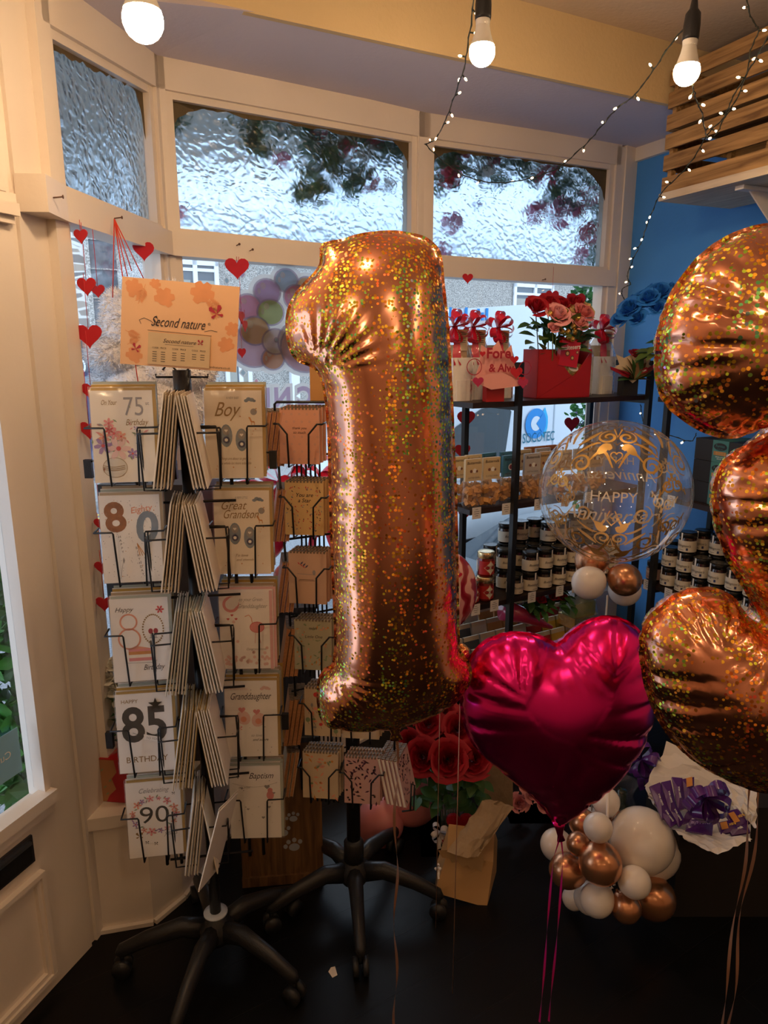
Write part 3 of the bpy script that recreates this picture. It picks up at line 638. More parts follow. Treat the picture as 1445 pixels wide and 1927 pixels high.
# local x runs along the wall towards the viewer, local +y runs ... towards the wall
mb = MB(); mb.box(0, 1.5, 0, .36, -.0, .026, PINEW); mb.build('board', t)
for x in (.30, 1.1):
    mb = MB(); BR = mat('white_bracket', (.75, .68, .60), .4, var=.02)
    mb.box(x, x + .035, .345, .358, -.32, -.003, BR); mb.box(x, x + .035, .05, .35, -.014, -.001, BR)
    mb.add([(x + .012, .345, -.22), (x + .012, .10, -.014), (x + .012, .345, -.014), (x + .018, .345, -.22), (x + .018, .10, -.014), (x + .018, .345, -.014)], [(0, 1, 2), (5, 4, 3), (0, 3, 4, 1)], BR)
    mb.build('bracket', t)
def crate(x, z, label, yo=0.0):
    L_, D_, H_ = .46, .33, .208
    p = F + WD * x + IN_ * (.01 + yo)
    t = thing('wooden_crate', label, 'crate', (p.x, p.y, z), (0, 0, ang), 'slatted crates on the high shelf')
    r = random.Random(x * 10 + z)
    for y in (0, D_ - .01):
        for k, (z0, z1) in enumerate([(.002, .054), (.076, .128), (.150, .200)]):
            mb = MB(); j = r.uniform(-.003, .003); mb.box(0, L_, y, y + .010, z0 + j, z1 + j, CR1); mb.build('slat', t)
    for x0 in (.012, L_ - .03):
        mb = MB()
        for y in (.012, D_ - .034): mb.box(x0, x0 + .018, y, y + .022, .002, H_ - .006, CR1)
        mb.build('corner_post', t)
        for (z0, z1) in [(.002, .054), (.076, .128), (.150, .200)]:
            mb = MB(); xx = x0 - .011 if x0 < .1 else x0 + .019; mb.box(xx, xx + .009, .01, D_ - .01, z0, z1, CR1); mb.build('end_slat', t)
    mb = MB(); mb.box(.01, L_ - .01, .01, D_ - .01, .004, .012, CR1); mb.build('base', t)
for x, z, l in [(.0, sh + .027, 'slatted wooden crate on the pine shelf, lower one nearest the window'), (0.0, sh + .236, 'slatted wooden crate nearest the window, stacked on top'), (.47, sh + .027, 'slatted wooden crate on the pine shelf, lower one further from the window'), (.47, sh + .236, 'slatted wooden crate further from the window, stacked on top'), (.94, sh + .027, 'slatted wooden crate on the pine shelf beyond the right edge of the picture'), (.94, sh + .236, 'upper slatted wooden crate beyond the right edge of the picture')]:
    crate(x, z, l)

# ------------------------------------------------------------------ black shelving in the bay
SHW = wood('dark_brown_board', '#20130c', '#33201a', (1, 12, 12), .45)
C0 = Vector((.315, 2.54)); SA = Vector((.866, .5)); SBk = Vector((-.5, .866)); ZS = [1.36, .97, .59, .22]
a1 = atan2(SA.y, SA.x)
def shelving(name_label, org, along, L_, depth, posts, zs, rail_z, a):
    t = thing('shelving_unit', name_label, 'shelves', (org.x, org.y, 0), (0, 0, a))
    for z in zs:
        mb = MB(); mb.box(0, L_, 0, depth, z - .02, z, SHW); mb.build('shelf', t)
    for x in posts:
        for y in (-.022, depth):
            mb = MB(); mb.box(x - .011, x + .011, y, y + .022, 0, rail_z, BLACKM); mb.build('post', t)
        mb = MB(); mb.box(x - .010, x + .010, -.002, depth + .002, rail_z - .022, rail_z, BLACKM)
        for z in zs: mb.box(x - .009, x + .009, 0, depth, z - .034, z - .021, BLACKM)
        mb.build('end_rail', t)
    return t
shelving('tall black metal shelving with brown boards standing in the bay window', C0, SA, .93, .30, (.20, .90), ZS, 1.50, a1)
U0 = Vector((1.10, 2.88)); a2 = ang
shelving('tall black metal shelving with brown boards along the blue wall', U0, WD, 1.1, .27, (.068, 1.0), ZS, 1.50, a2)
def S1(x, d, z): p = C0 + SA * x + SBk * d; return (p.x, p.y, z)
def S2(x, d, z): p = U0 + WD * x + IN_ * d; return (p.x, p.y, z)

# jars
GLBK = mat('jar_dark_preserve', (.03, .012, .008), .08, var=0, coat=1)
REDJ = mat('jar_red_preserve', (.16, .006, .004), .08, var=0, coat=1)
LIDB = mat('jar_lid_black', (.012, .012, .012), .25, var=0); LIDG = mat('jar_lid_gold', (.8, .6, .32), .25, metal=.9, var=0)
LABC = mat('jar_label_cream', (.72, .64, .50), .6, var=.05); INK = mat('print_ink', (.03, .02, .02), .6, var=0)
LABR = mat('jar_label_red', (.42, .02, .02), .5, var=.05); LABO = mat('jar_label_orange', (.70, .28, .08), .5, var=.05)
def wrap_text(mb, s, size, r, z, m, a0=-pi / 2, shear=0.3):
    vs, fs = text_mesh(s, shear); xs = [v[0] for v in vs]; c = (min(xs) + max(xs)) / 2
    mb.add([(r * cos(a0 + (x - c) * size / r), r * sin(a0 + (x - c) * size / r), z + y * size) for x, y in vs], fs, m)
def band(mb, r, z0, z1, a0, a1_, m, n=16):
    vs = [(r * cos(a0 + (a1_ - a0) * i / n), r * sin(a0 + (a1_ - a0) * i / n), z) for i in range(n + 1) for z in (z0, z1)]
    mb.add(vs, [(2 * i, 2 * i + 2, 2 * i + 3, 2 * i + 1) for i in range(n)], m, True)
JAR = {}
def jar(kind, loc, rz, label, group):
    if kind in JAR: return dup(JAR[kind], loc, (0, 0, rz), label, group)
    t = thing('preserve_jar', label, 'jar', loc, (0, 0, rz), group)
    r, h = .034, .082
    if kind == 'red': h = .098; r = .033
    mb = MB(); mb.lathe([(r * .85, 0), (r, .005), (r, h * .66), (r * .93, h * .74), (r * .93, h * .76)], {'red': REDJ}.get(kind, GLBK), 22); mb.build('glass_body', t)
    mb = MB(); lm = LIDG if kind == 'red' else LIDB
    mb.lathe([(r * .96, h * .76), (r * .99, h * .77), (r * .99, h * .97), (r * .93, h), (r * .55, h * .985)], lm, 24); mb.build('lid', t)
    mb = MB()
    if kind == 'red':
        band(mb, r + .0006, .012, h * .66, -pi * .95, -pi * .05, LABR)
        q = [(-.026, 0), (-.012, .012), (0, .026), (.012, .012), (.026, 0), (.012, -.012), (0, -.026), (-.012, -.012)]
        def wr(p, rr): return (rr * cos(-pi / 2 + p[0] / rr), rr * sin(-pi / 2 + p[0] / rr), h * .40 + p[1])
        mb.add([wr((0, 0), r + .001)] + [wr((p[0] * 1.15, p[1] * 1.15), r + .001) for p in q], [(0, i + 1, (i + 1) % 8 + 1) for i in range(8)], LABO)
        mb.add([wr((0, 0), r + .0014)] + [wr(p, r + .0014) for p in q], [(0, i + 1, (i + 1) % 8 + 1) for i in range(8)], LABC)
        wrap_text(mb, 'WELCHS', .008, r + .002, h * .43, INK, shear=0); wrap_text(mb, 'PRESERVES', .007, r + .002, h * .34, INK, shear=0)
    elif kind == 'square':
        band(mb, r + .0006, .008, h * .66, -pi, 0, mat('jar_label_pink', (.55, .36, .30), .6)); wrap_text(mb, 'mallow', .020, r + .0014, h * .42, WHITE); wrap_text(mb, 'chocolate', .008, r + .0014, h * .2, INK)
    else:
        band(mb, r + .0006, .006, h * .62, -pi * 1.2, pi * .2, LABC, 24)
        wrap_text(mb, "Boddington's", .0135, r + .0014, h * .32, INK, shear=.35)
        band(mb, r + .001, .012, .0135, -pi * .62, -pi * .42, INK, 6); band(mb, r + .0012, .012, .022, -pi * .34, -pi * .27, mat('print_navy', (.03, .04, .12), .5), 4)
        band(mb, r + .001, h * .62, h * .99, -pi * .56, -pi * .49, WHITE, 3)
    mb.build('jar_label', t)
    JAR[kind] = t
    return t
G1 = 'cream labelled jars on the window shelving'; G2 = 'cream labelled jars on the blue wall shelving'
z3 = ZS[2] + .001
lay = ['bottom', 'middle', 'top']
for i in range(8):
    x = .265 + i * .077
    for row in range(3):
        nl = [2, 3, 3][row] if i not in (1, 2) else [2, 2, 3][row]
        if i >= 5: nl = [2, 2, 3][row]
        if i == 0: nl = [1, 2, 2][row]
        for k in range(nl):
            jar('cream', S1(x + (row % 2) * .01, .042 + row * .078, z3 + k * .083), a1 + random.uniform(-.25, .25) + .1,
                'cream jar in the %s row of the bay shelving, %s from left, %s layer' % (['front', 'middle', 'back'][row], ORD[i], lay[k]), G1)
for i, (x, n) in enumerate([(.035, 2), (-.0, 0), (.105, 3)]):
    for k in range(n if n else 0):
        if i == 0: jar('red', S1(.045, .04, z3 + k * .099 if False else z3), a1, 'squat red jar with gold lid left of the taller pair', 'gold-lidded red jars') if k == 0 else None
        else: k < 2 and jar('red', S1(.115, .04, z3 + k * .099), a1 - .1, 'gold-lidded red jar beside the black post, ' + ['lower of the stacked pair', 'upper of the stacked pair'][k], 'gold-lidded red jars')
jar('red', S1(.045, .12, z3), a1, 'gold-lidded red jar standing behind the squat one', 'gold-lidded red jars'); jar('cream', S1(.175, .12, z3), a1, 'cream jar half hidden behind the shelving post beside the red jars', G1)
jar('cream', S1(.175, .12, z3 + .083), a1, 'cream jar on top of the one behind the shelving post', G1)
for i in range(9):
    x = .02 + i * .08
    for row in range(2):
        nl = 3 if i >= 2 and row else (3 if i in (2,) else 2)
        if i == 0: nl = 1 if row == 0 else 2
        for k in range(nl):
            jar('square' if i == 0 and row == 0 else 'cream', S2(x, .045 + row * .08, z3 + k * .083), a2 + pi * 0 + random.uniform(-.2, .2),
                'dark jar in the %s row by the blue wall, %s from corner, %s layer' % (['front', 'back'][row], ORD[i], lay[k]), G2)
# price tags
TAG = {}
TAGM = mat('price_tag_card', (.80, .76, .72), .5, var=.03)
def tag_(loc, rz, label):
    if TAG: return dup(TAG['o'], loc, (0, 0, rz), label, 'price tags on the shelf edges')
    t = thing('price_tag', label, 'price tag', loc, (0, 0, rz), 'price tags on the shelf edges')
    mb = MB(); mb.box(-.02, .02, -.0012, 0, -.03, .014, TAGM)
    for k, w in enumerate([.012, .024, .022, .014]): mb.line([(-w / 2, .006 - k * .008), (w / 2, .006 - k * .008)], .0016, -.0016, INK)
    mb.build('tag_card', t); TAG['o'] = t
for zi, xs, nm in [(1, [.03, .17, .33, .47, .60], 'fudge'), (2, [.04, .13, .32, .47, .56, .66], 'jar')]:
    for i, x in enumerate(xs): tag_(S1(x, -.001, ZS[zi] - .006), a1, 'small white price tag, %s from the left on the %s shelf in the bay' % (ORD[i], nm))
for zi, xs, nm in [(1, [.12, .42, .66], 'biscuit'), (2, [-.0 + .03, .15, .45, .7], 'jar')]:
    for i, x in enumerate(xs): tag_(S2(x, -.001, ZS[zi] - .006), a2, 'small white price tag, %s from the corner on the %s shelf by the blue wall' % (ORD[i], nm))

# fudge bags
FUD = mat('fudge', (.56, .27, .08), .6, var=.2, scale=60); HDRS = {'cream': (.66, .50, .28), 'blue': (.06, .20, .30), 'grey': (.50, .46, .44), 'tan': (.60, .40, .20)}
def fudge_bag(loc, rz, col, label):
    t = thing('fudge_bag', label, 'bag of fudge', loc, (0, 0, rz), 'header-card bags of fudge')
    r = random.Random(loc[0] * 100); m1 = MB()
    for _ in range(34):
        c = Vector((r.uniform(-.034, .034), r.uniform(-.018, .018), r.uniform(.012, .072))); s = r.uniform(.007, .010)
        R = Euler((r.uniform(0, 3), r.uniform(0, 3), r.uniform(0, 3))).to_matrix()
        v = [c + R @ Vector((x * s, y * s, z * s)) for z in (-1, 1) for y in (-1, 1) for x in (-1, 1)]
        m1.add(v, [(0, 2, 3, 1), (4, 5, 7, 6), (0, 1, 5, 4), (2, 6, 7, 3), (0, 4, 6, 2), (1, 3, 7, 5)], FUD)
    m1.build('fudge_cubes', t)
    m1 = MB(); pr = []
    for z, w, d in [(0, .040, .022), (.02, .045, .026), (.07, .044, .024), (.10, .040, .014), (.125, .038, .004)]:
        pr.append([(w * cos(2 * pi * j / 16) + r.uniform(-.002, .002), d * sin(2 * pi * j / 16), z) for j in range(16)])
    m1.add([p for q in pr for p in q], [(i * 16 + j, i * 16 + (j + 1) % 16, (i + 1) * 16 + (j + 1) % 16, (i + 1) * 16 + j) for i in range(4) for j in range(16)], CELLO, True); m1.build('clear_bag', t)
    m1 = MB(); hm = mat('header_' + col, HDRS[col], .6, var=.06); m1.box(-.037, .037, -.006, .006, .100, .182, hm)
    m1.text('Buttermilk', .0145, 0, .163, -.0068, INK, shear=.15, bold=.005)
    if col == 'blue': m1.disc(.0, .138, .013, -.0068, WHITE, 14); m1.disc(0, .138, .009, -.0072, mat('print_maroon', (.3, .05, .08), .5), 12)
    else:
        for q in [(-.012, .137, .006), (.004, .138, .009), (.014, .136, .005)]: m1.disc(*q[:2], q[2], -.0068, WHITE if q[0] > 0 and q[0] < .01 else mat('print_brown', (.2, .08, .05), .5), 10)
    m1.text('CLOTTED CREAM' if col != 'blue' else 'CARAMEL SEA SALT', .0066, 0, .110, -.0068, INK)
    m1.build('header_card', t)
    return t
z2 = ZS[1] + .001
for i, (x, d, c) in enumerate([(.035, .035, 'cream'), (.12, .035, 'cream'), (.215, .04, 'blue'), (.32, .035, 'grey'), (.40, .05, 'tan'), (.49, .04, 'cream'), (.58, .04, 'grey'), (.67, .04, 'tan')]):
    fudge_bag(S1(x, d, z2), a1 + random.uniform(-.1, .1), c, 'clear bag of fudge with %s header card, %s from the left in the front row' % (c, ORD[i]))
for i, (x, d, c) in enumerate([(.02, .11, 'cream'), (.10, .12, 'cream'), (.18, .13, 'blue'), (.27, .12, 'blue'), (.36, .13, 'cream'), (.46, .13, 'grey')]):
    fudge_bag(S1(x, d, z2), a1 + random.uniform(-.1, .1), c, 'clear bag of fudge with %s header card, %s from the left in the second row' % (c, ORD[i]))
ORB = mat('orange_bag_card', (.62, .20, .04), .6, var=.1)
for i, (px, py) in enumerate([(1010, 880), (1028, 884), (1043, 882)]):
    pt = S1(.47 + i * .06, .22, z2)
    t = thing('gift_pouch', 'tall orange pouch of treats on the fudge shelf, %s of the row of pouches' % ['leftmost', 'middle', 'rightmost'][i], 'pouch', pt, (0, 0, a1))
    m1 = MB(); m1.poly([(-.03, 0), (.03, 0), (.027, .175), (-.027, .175)], -.006, ORB, .012); m1.build('pouch_sleeve', t)
    m1 = MB()
    for k in range(6): a_ = k * pi / 3; m1.poly([(0, .15), (.011 * cos(a_ - .3), .15 + .011 * sin(a_ - .3)), (.014 * cos(a_), .15 + .014 * sin(a_)), (.011 * cos(a_ + .3), .15 + .011 * sin(a_ + .3))], -.0075, mat('print_slate', (.15, .14, .16), .5))
    m1.build('flower_print', t)
# Furniss biscuit boxes
TEAL = mat('box_teal', (.06, .22, .21), .5, var=.06); BKB = mat('box_black', (.02, .018, .018), .5, var=.1)
for col_ in range(2):
    for k in range(3):
        p = S2(.30 + col_ * .26, .035, z2 + k * .082)
        t = thing('biscuit_box', 'black biscuit box with teal wrap on the blue wall shelving, %s of the %s stack' % (['bottom', 'middle', 'top'][k], ['nearer', 'right-hand'][col_]), 'box', p, (0, 0, a2), 'stacked biscuit boxes')
        m1 = MB(); m1.box(-.12, .12, 0, .16, 0, .08, BKB); m1.build('carton', t)
        m1 = MB(); m1.box(-.036, .036, -.002, .162, -.0, .081, TEAL); m1.disc(0, .058, .030, -.003, BKB, 20, rz=.014); m1.text('Furniss', .0145, 0, .056, -.004, TEAL, bold=.01); m1.text('SUGAR FREE', .005, 0, .0475, -.004, TEAL)
        m1.box(-.028, .028, -.0035, 0, .026, .040, FUD)
        for j in range(7): m1.box(-.026 + j * .008, -.021 + j * .008, -.005, 0, .028, .038, mat('biscuit', (.5, .3, .12), .6))
        m1.text('GINGER & OAT', .0052, 0, .018, -.004, WHITE, bold=.02); m1.text('BISCUITS', .0052, 0, .011, -.004, WHITE, bold=.02); m1.build('teal_wrap', t)

# ------------------------------------------------------------------ roses, bows
def rose(mb, c, r, m, seed, up=Vector((0, 0, 1)), npet=15):
    rr = random.Random(seed); up = Vector(up).normalized(); a = up.orthogonal().normalized(); b = up.cross(a); c = Vector(c)
    for i in range(npet):
        f = i / (npet - 1); th = i * 2.4 + rr.uniform(-.2, .2); R0 = r * (.10 + .62 * f); H = r * (.95 - .35 * f); wid = (1.3 - .25 * f) if f < .3 else 1.05
        vs = []; nu, nv = 5, 5
        for v in range(nv):
            t = v / (nv - 1); flare = 1 + (.10 + .65 * f) * t ** 2.2
            zz = -r * .45 + (H + r * .45) * t - (r * .38 * f) * max(0, t - .7) / .3
            for u in range(nu):
                s = (u / (nu - 1) - .5) * 2; edge = 1 - .22 * s * s * t
                ph = th + s * wid * (.45 + .4 * t)
                Rr = R0 * (.35 + .65 * min(1, t * 1.6)) * flare * (1 + .05 * sin(s * 3 + i))
                vs.append(c + a * (Rr * cos(ph)) + b * (Rr * sin(ph)) + up * (zz * edge if t > 0 else zz))
        mb.add(vs, [(v * nu + u, v * nu + u + 1, (v + 1) * nu + u + 1, (v + 1) * nu + u) for v in range(nv - 1) for u in range(nu - 1)], m, True)
def leaf(mb, c, d, L, m, w=.45):
    d = Vector(d).normalized(); b = d.cross(Vector((0, -.4, 1))); b = b.normalized() if b.length > .01 else d.orthogonal(); n = d.cross(b); c = Vector(c)
    vs = []; K_ = 6
    for i in range(K_):
        t = i / (K_ - 1); ww = sin(pi * t ** .85) * L * w * .5; q = c + d * (L * t) + n * (L * .18 * t * t)
        vs += [q + b * ww + n * (-.25 * ww), q, q - b * ww + n * (-.25 * ww)]
    mb.add(vs, [(3 * i + j, 3 * i + j + 1, 3 * i + 4 + j, 3 * i + 3 + j) for i in range(K_ - 1) for j in (0, 1)], m, True)
def bow(mb, c, R, w, m, loops=7, seed=0, tails=2, tl=2.2, plane_tilt=0.3):
    rr = random.Random(seed); c = Vector(c)
    for i in range(loops):
        th = 2 * pi * i / loops + rr.uniform(-.15, .15); el = rr.uniform(-.1, .9)
        d = Vector((cos(th) * cos(el), -sin(el) * .8 - .15, sin(th) * cos(el))).normalized(); sd = d.cross(Vector((0, 1, .2))).normalized(); nn = d.cross(sd)
        vs = []; K_ = 13
        for k in range(K_):
            t = k / (K_ - 1); x = sin(pi * t); y = sin(2 * pi * t) * .28
            q = c + d * (R * x) + sd * (R * y); vs += [q + nn * w / 2 * (.4 + .6 * x), q - nn * w / 2 * (.4 + .6 * x)]
        mb.add(vs, [(2 * k, 2 * k + 1, 2 * k + 3, 2 * k + 2) for k in range(K_ - 1)], m, True)
    for i in range(tails):
        x = rr.uniform(-.6, .6); pts = [c + Vector((x * R * t * 1.3 + .1 * R * sin(5 * t + i), -.02 * t, -R * tl * t)) for t in [k / 8 for k in range(9)]]
        vs = []
        for k, q in enumerate(pts): vs += [q + Vector((w * .4, .2 * w * sin(k), 0)), q - Vector((w * .4, .2 * w * sin(k), 0))]
        mb.add(vs, [(2 * k, 2 * k + 1, 2 * k + 3, 2 * k + 2) for k in range(8)], m, True)
RIBR = mat('red_satin_ribbon', (.62, .012, .05), .3, var=.1, coat=.3); RIBP = mat('pink_satin_ribbon', (.78, .12, .28), .3, var=.1, coat=.3); RIBV = mat('purple_satin_ribbon', (.09, .02, .20), .22, var=.1, coat=.5)
KRAFT = mat('kraft_paper', (.38, .24, .11), .8, var=.12, scale=20)
# white gift boxes in cellophane on the top shelf
z1 = ZS[0] + .001
gb0 = None
for i, (x, d, lab) in enumerate([(.02, .14, 'white gift box in cellophane with red bow at the left end of the top shelf'), (.125, .17, 'white gift box in cellophane with red bow behind the pop-up card'), (.245, .18, 'white gift box in cellophane with red bow left of the envelope of roses'), (.66, .17, 'white gift box in cellophane right of the envelope of roses'), (.79, .17, 'white gift box in cellophane with red bow behind the rose pop-up card')]):
    p = S1(x, d, z1)
    if gb0 is None:
        t = thing('gift_box', lab, 'gift box', p, (0, 0, a1), 'white gift boxes wrapped in cellophane')
        m1 = MB(); m1.box(-.045, .045, -.05, .05, 0, .155, WHITE); m1.box(-.03, .03, -.055, -.048, 0, .075, WHITE); m1.build('white_box', t)
        m1 = MB(); m1.box(-.028, .028, -.035, -.033, .18, .255, mat('kraft_leaflet', (.55, .42, .26), .7))
        for k in range(6): m1.line([(-.02, .245 - k * .007), (.02, .245 - k * .007)], .002, -.036, INK)
        m1.box(-.032, .03, -.03, .03, .155, .20, KRAFT); m1.build('leaflet', t)
        m1 = MB(); r = random.Random(5); pr = []
        for z, w in [(.0, .056), (.06, .057), (.16, .054), (.21, .042), (.245, .018), (.255, .010), (.29, .045)]:
            pr.append([((1 + .12 * (j % 2) * (z > .1)) * w * cos(2 * pi * j / 20) * (1.25 if z < .2 and j % 5 == 2 else 1), (1 + .12 * (j % 2)) * w * sin(2 * pi * j / 20), z) for j in range(20)])
        m1.add([q for s in pr for q in s], [(a_ * 20 + j, a_ * 20 + (j + 1) % 20, (a_ + 1) * 20 + (j + 1) % 20, (a_ + 1) * 20 + j) for a_ in range(6) for j in range(20)], CELLO, True); m1.build('cellophane_wrap', t)
        m1 = MB(); bow(m1, (-.03, -.03, .265), .062, .026, RIBR, 9, 3, 2, 2.2); m1.build('red_bow', t); gb0 = t
    else: dup(gb0, p, (0, 0, a1 + random.uniform(-.15, .15)), lab)
# red envelope box of roses and chocolates
t = thing('rose_gift_box', 'red envelope-shaped box filled with pink, red and yellow roses and chocolates', 'flower box', S1(.46, .03, z1), (0, 0, a1 - .12))
RBX = mat('red_box_card', (.42, .012, .015), .45, var=.06)
m1 = MB(); W, H, D = .125, .185, .10
m1.poly([(-W, 0), (W, 0), (W, H), (W * .86, H * .86), (W * .45, H * .50), (W * .32, H * .44), (W * .18, H * .50), (-W * .5, H * .98), (-W, H)], 0, RBX, .003)
m1.box(-W, W, D - .003, D, 0, H, RBX); m1.box(-W, -W + .003, 0, D, 0, H, RBX); m1.box(W - .003, W, 0, D, 0, H, RBX); m1.box(-W, W, 0, D, 0, .003, RBX)
m1.line([(-W * .98, .002), (W * .25, H * .44)], .0015, -.001, mat('red_fold', (.25, .005, .008), .5)); m1.build('envelope_box', t)
RP = {'red': mat('rose_red', (.38, .004, .015), .6, var=.2), 'pink': mat('rose_pink', (.85, .36, .36), .6, var=.12), 'cream': mat('rose_cream', (.80, .58, .28), .6, var=.1), 'blush': mat('rose_blush', (.75, .22, .22), .6, var=.2),
      'blue': mat('rose_blue', (.015, .17, .62), .6, var=.25), 'white': mat('rose_white', (.82, .80, .72), .6, var=.05), 'scarlet': mat('rose_scarlet', (.36, .004, .018), .55, var=.3)}
m1 = MB(); m1.add([], [], GREEN)
for i, (x, y, z, r, c) in enumerate([(-.125, .03, .335, .036, 'red'), (-.055, .05, .35, .034, 'red'), (-.055, -.005, .305, .040, 'pink'), (.0, .05, .30, .030, 'cream'), (.05, .0, .28, .030, 'pink'), (.055, .06, .32, .036, 'cream'), (.085, .02, .318, .034, 'blush'), (.085, .07, .35, .036, 'red'), (.12, .06, .33, .034, 'cream'), (.02, .07, .35, .03, 'red'), (-.08, -.02, .26, .018, 'pink')]):
    q = MB(); rose(q, (0, 0, 0), r * 1.28, RP[c], i, (x * 1.5, -.9, .8), 18); q.build('rose', t, loc=(x, y, z))
    m1.tube([(x, y, z - r * .4), (x * .8, y * .8 + .01, .16), (x * .5, .05, .02)], .0022, GREEN2, 5)
rr = random.Random(11)
for _ in range(60):
    x = rr.uniform(-.15, .15); leaf(m1, (x * .8, rr.uniform(.0, .08), rr.uniform(.17, .28)), (x * 5 + rr.uniform(-.4, .4), rr.uniform(-.6, .1), rr.uniform(-.1, .8)), rr.uniform(.05, .075), rr.choice([GREEN, GREEN2, GREEN]), .75)
m1.build('leaves', t)
m1 = MB()
for (x, z) in [(-.09, .315), (-.02, .325), (.02, .27), (.03, .25), (-.005, .25), (-.03, .25), (.0, .228), (.018, .222), (.04, .3), (-.045, .27)]: m1 = MB(); m1.ball((0, 0, 0), .0115, GOLDF, 10, 8, lambda a, b, c: 1 + .05 * sin(11 * a + 7 * c)); m1.build('gold_chocolate', t, loc=(x, -.012, z))
m1 = MB()
m1 = MB(); MR = mat('chocolate_red_pack', (.60, .01, .015), .3, var=.05, coat=.4)
m1.M = Matrix.Translation((0.012, -.004, .15)) @ Matrix.Rotation(radians(8), 4, 'Y')
m1.box(-.042, .045, 0, .02, -.03, .075, MR); m1.text('maltesers', .024, 0.002, .035, -.001, WHITE, rot=.2, shear=.1, bold=.02)
for q in [(-.01, .018, .011), (.016, .004, .009), (.035, .028, .007)]: m1.disc(q[0], q[1], q[2], -.001, mat('choc_brown', (.16, .05, .02), .4), 14); m1.disc(q[0], q[1], q[2] * .6, -.0015, mat('choc_cream', (.7, .5, .2), .5), 12)
m1.M = None; m1.build('chocolate_packet', t)
m1 = MB(); m1.M = Matrix.Translation((.035, .006, .07)) @ Matrix.Rotation(radians(12), 4, 'Y'); m1.box(-.055, .05, 0, .02, 0, .065, GOLDF); m1.disc(.0, .044, .024, -.001, WHITE, 18, rz=.012); m1.text('ROCHER', .008, 0, .041, -.002, INK); m1.disc(.01, .012, .018, -.001, mat('label_brown', (.2, .1, .03), .5), 18, rz=.01); m1.M = None; m1.build('gold_chocolate_box', t)
# pop-up cards
t = thing('popup_card', 'pink pop-up card reading Forever and Always with hearts on the top shelf', 'greeting card', S1(.10, .0, z1), (0, 0, a1 - .25))
PK = mat('card_pink', (.78, .34, .30), .6, var=.04); DR = mat('card_dark_red', (.35, .01, .03), .5, var=.1)
m1 = MB(); m1.box(-.035, .035, 0, .035, 0, .06, RBX); m1.build('card_base', t)
m1 = MB(); m1.poly([(-.09, .075), (0, .05), (.09, .075), (.065, .13), (.05, .2), (.02, .17), (0, .215), (-.03, .18), (-.065, .2), (-.07, .13)], -.012, PK, .003)
m1.poly([(-.11, .08), (-.03, .045), (.11, .06), (.0, .11)], -.03, PK, .002); m1.build('pink_panel', t)
def heartpts(cx, cz, s, n=24): return [(cx + s * .055 * 16 * sin(a) ** 3 * 1.05, cz + s * .055 * (13 * cos(a) - 5 * cos(2 * a) - 2 * cos(3 * a) - cos(4 * a))) for a in [2 * pi * i / n for i in range(n)]][::-1]
m1 = MB(); m1.text('Fore', .050, -.008, .155, -.034, DR, bold=.03); m1.text('& Alw', .038, .004, .108, -.034, DR, bold=.03)
for q in [(.052, .15, .018), (.062, .105, .026), (-.07, .17, .012), (.085, .08, .014)]: m1.poly(heartpts(*q), -.036, RED, .002)
m1.ring(-.10, .125, .026, .003, -.036, DR); m1.ring(.095, .12, .022, .003, -.036, DR)
for x, z in [(-.085, .075), (.088, .068)]: m1.poly(heartpts(x, z, .022), -.04, mat('gem_pink', (.45, .03, .10), .15), .004)
m1.build('lettering', t)
t = thing('popup_card', 'black pop-up card with red rose and paper leaves on the top shelf', 'greeting card', S1(.80, .0, z1), (0, 0, a1 - .2))
m1 = MB(); m1.box(-.035, .035, 0, .04, 0, .075, BKB); m1.build('card_base', t)
m1 = MB(); CRP = mat('card_cream', (.72, .58, .40), .6, var=.05)
m1.poly([(0, .05), (.05, .085), (.10, .11), (.07, .125), (.09, .165), (.05, .15), (0, .17), (-.05, .15), (-.09, .165), (-.07, .125), (-.10, .11), (-.05, .085)], -.01, CRP, .002)
m1.poly([(-.03, .07), (-.115, .105), (-.12, .118), (-.02, .09)], -.02, DR, .002); m1.poly([(.03, .07), (.125, .125), (.12, .14), (.02, .09)], -.02, DR, .002); m1.build('paper_fan', t)
m1 = MB()
for k in range(14): a_ = pi * (k + .5) / 14; leaf(m1, (0, -.018, .065), (cos(a_), -.1, sin(a_) * 1.1), .075 + .01 * (k % 3), GREEN if k % 2 else MATS['label_brown'], .35)
m1.build('paper_leaves', t)
m1 = MB(); rose(m1, (0, -.015, .165), .026, RP['scarlet'], 4, (0, -.7, 1)); m1.build('rose', t)
m1 = MB(); m1.M = Matrix.Translation((.035, -.03, .10)) @ Matrix.Rotation(-.3, 4, 'Y'); m1.box(-.016, .016, 0, .002, -.01, .01, RED); m1.line([(-.01, 0), (.01, 0)], .006, -.001, WHITE); m1.M = None; m1.build('red_tag', t)
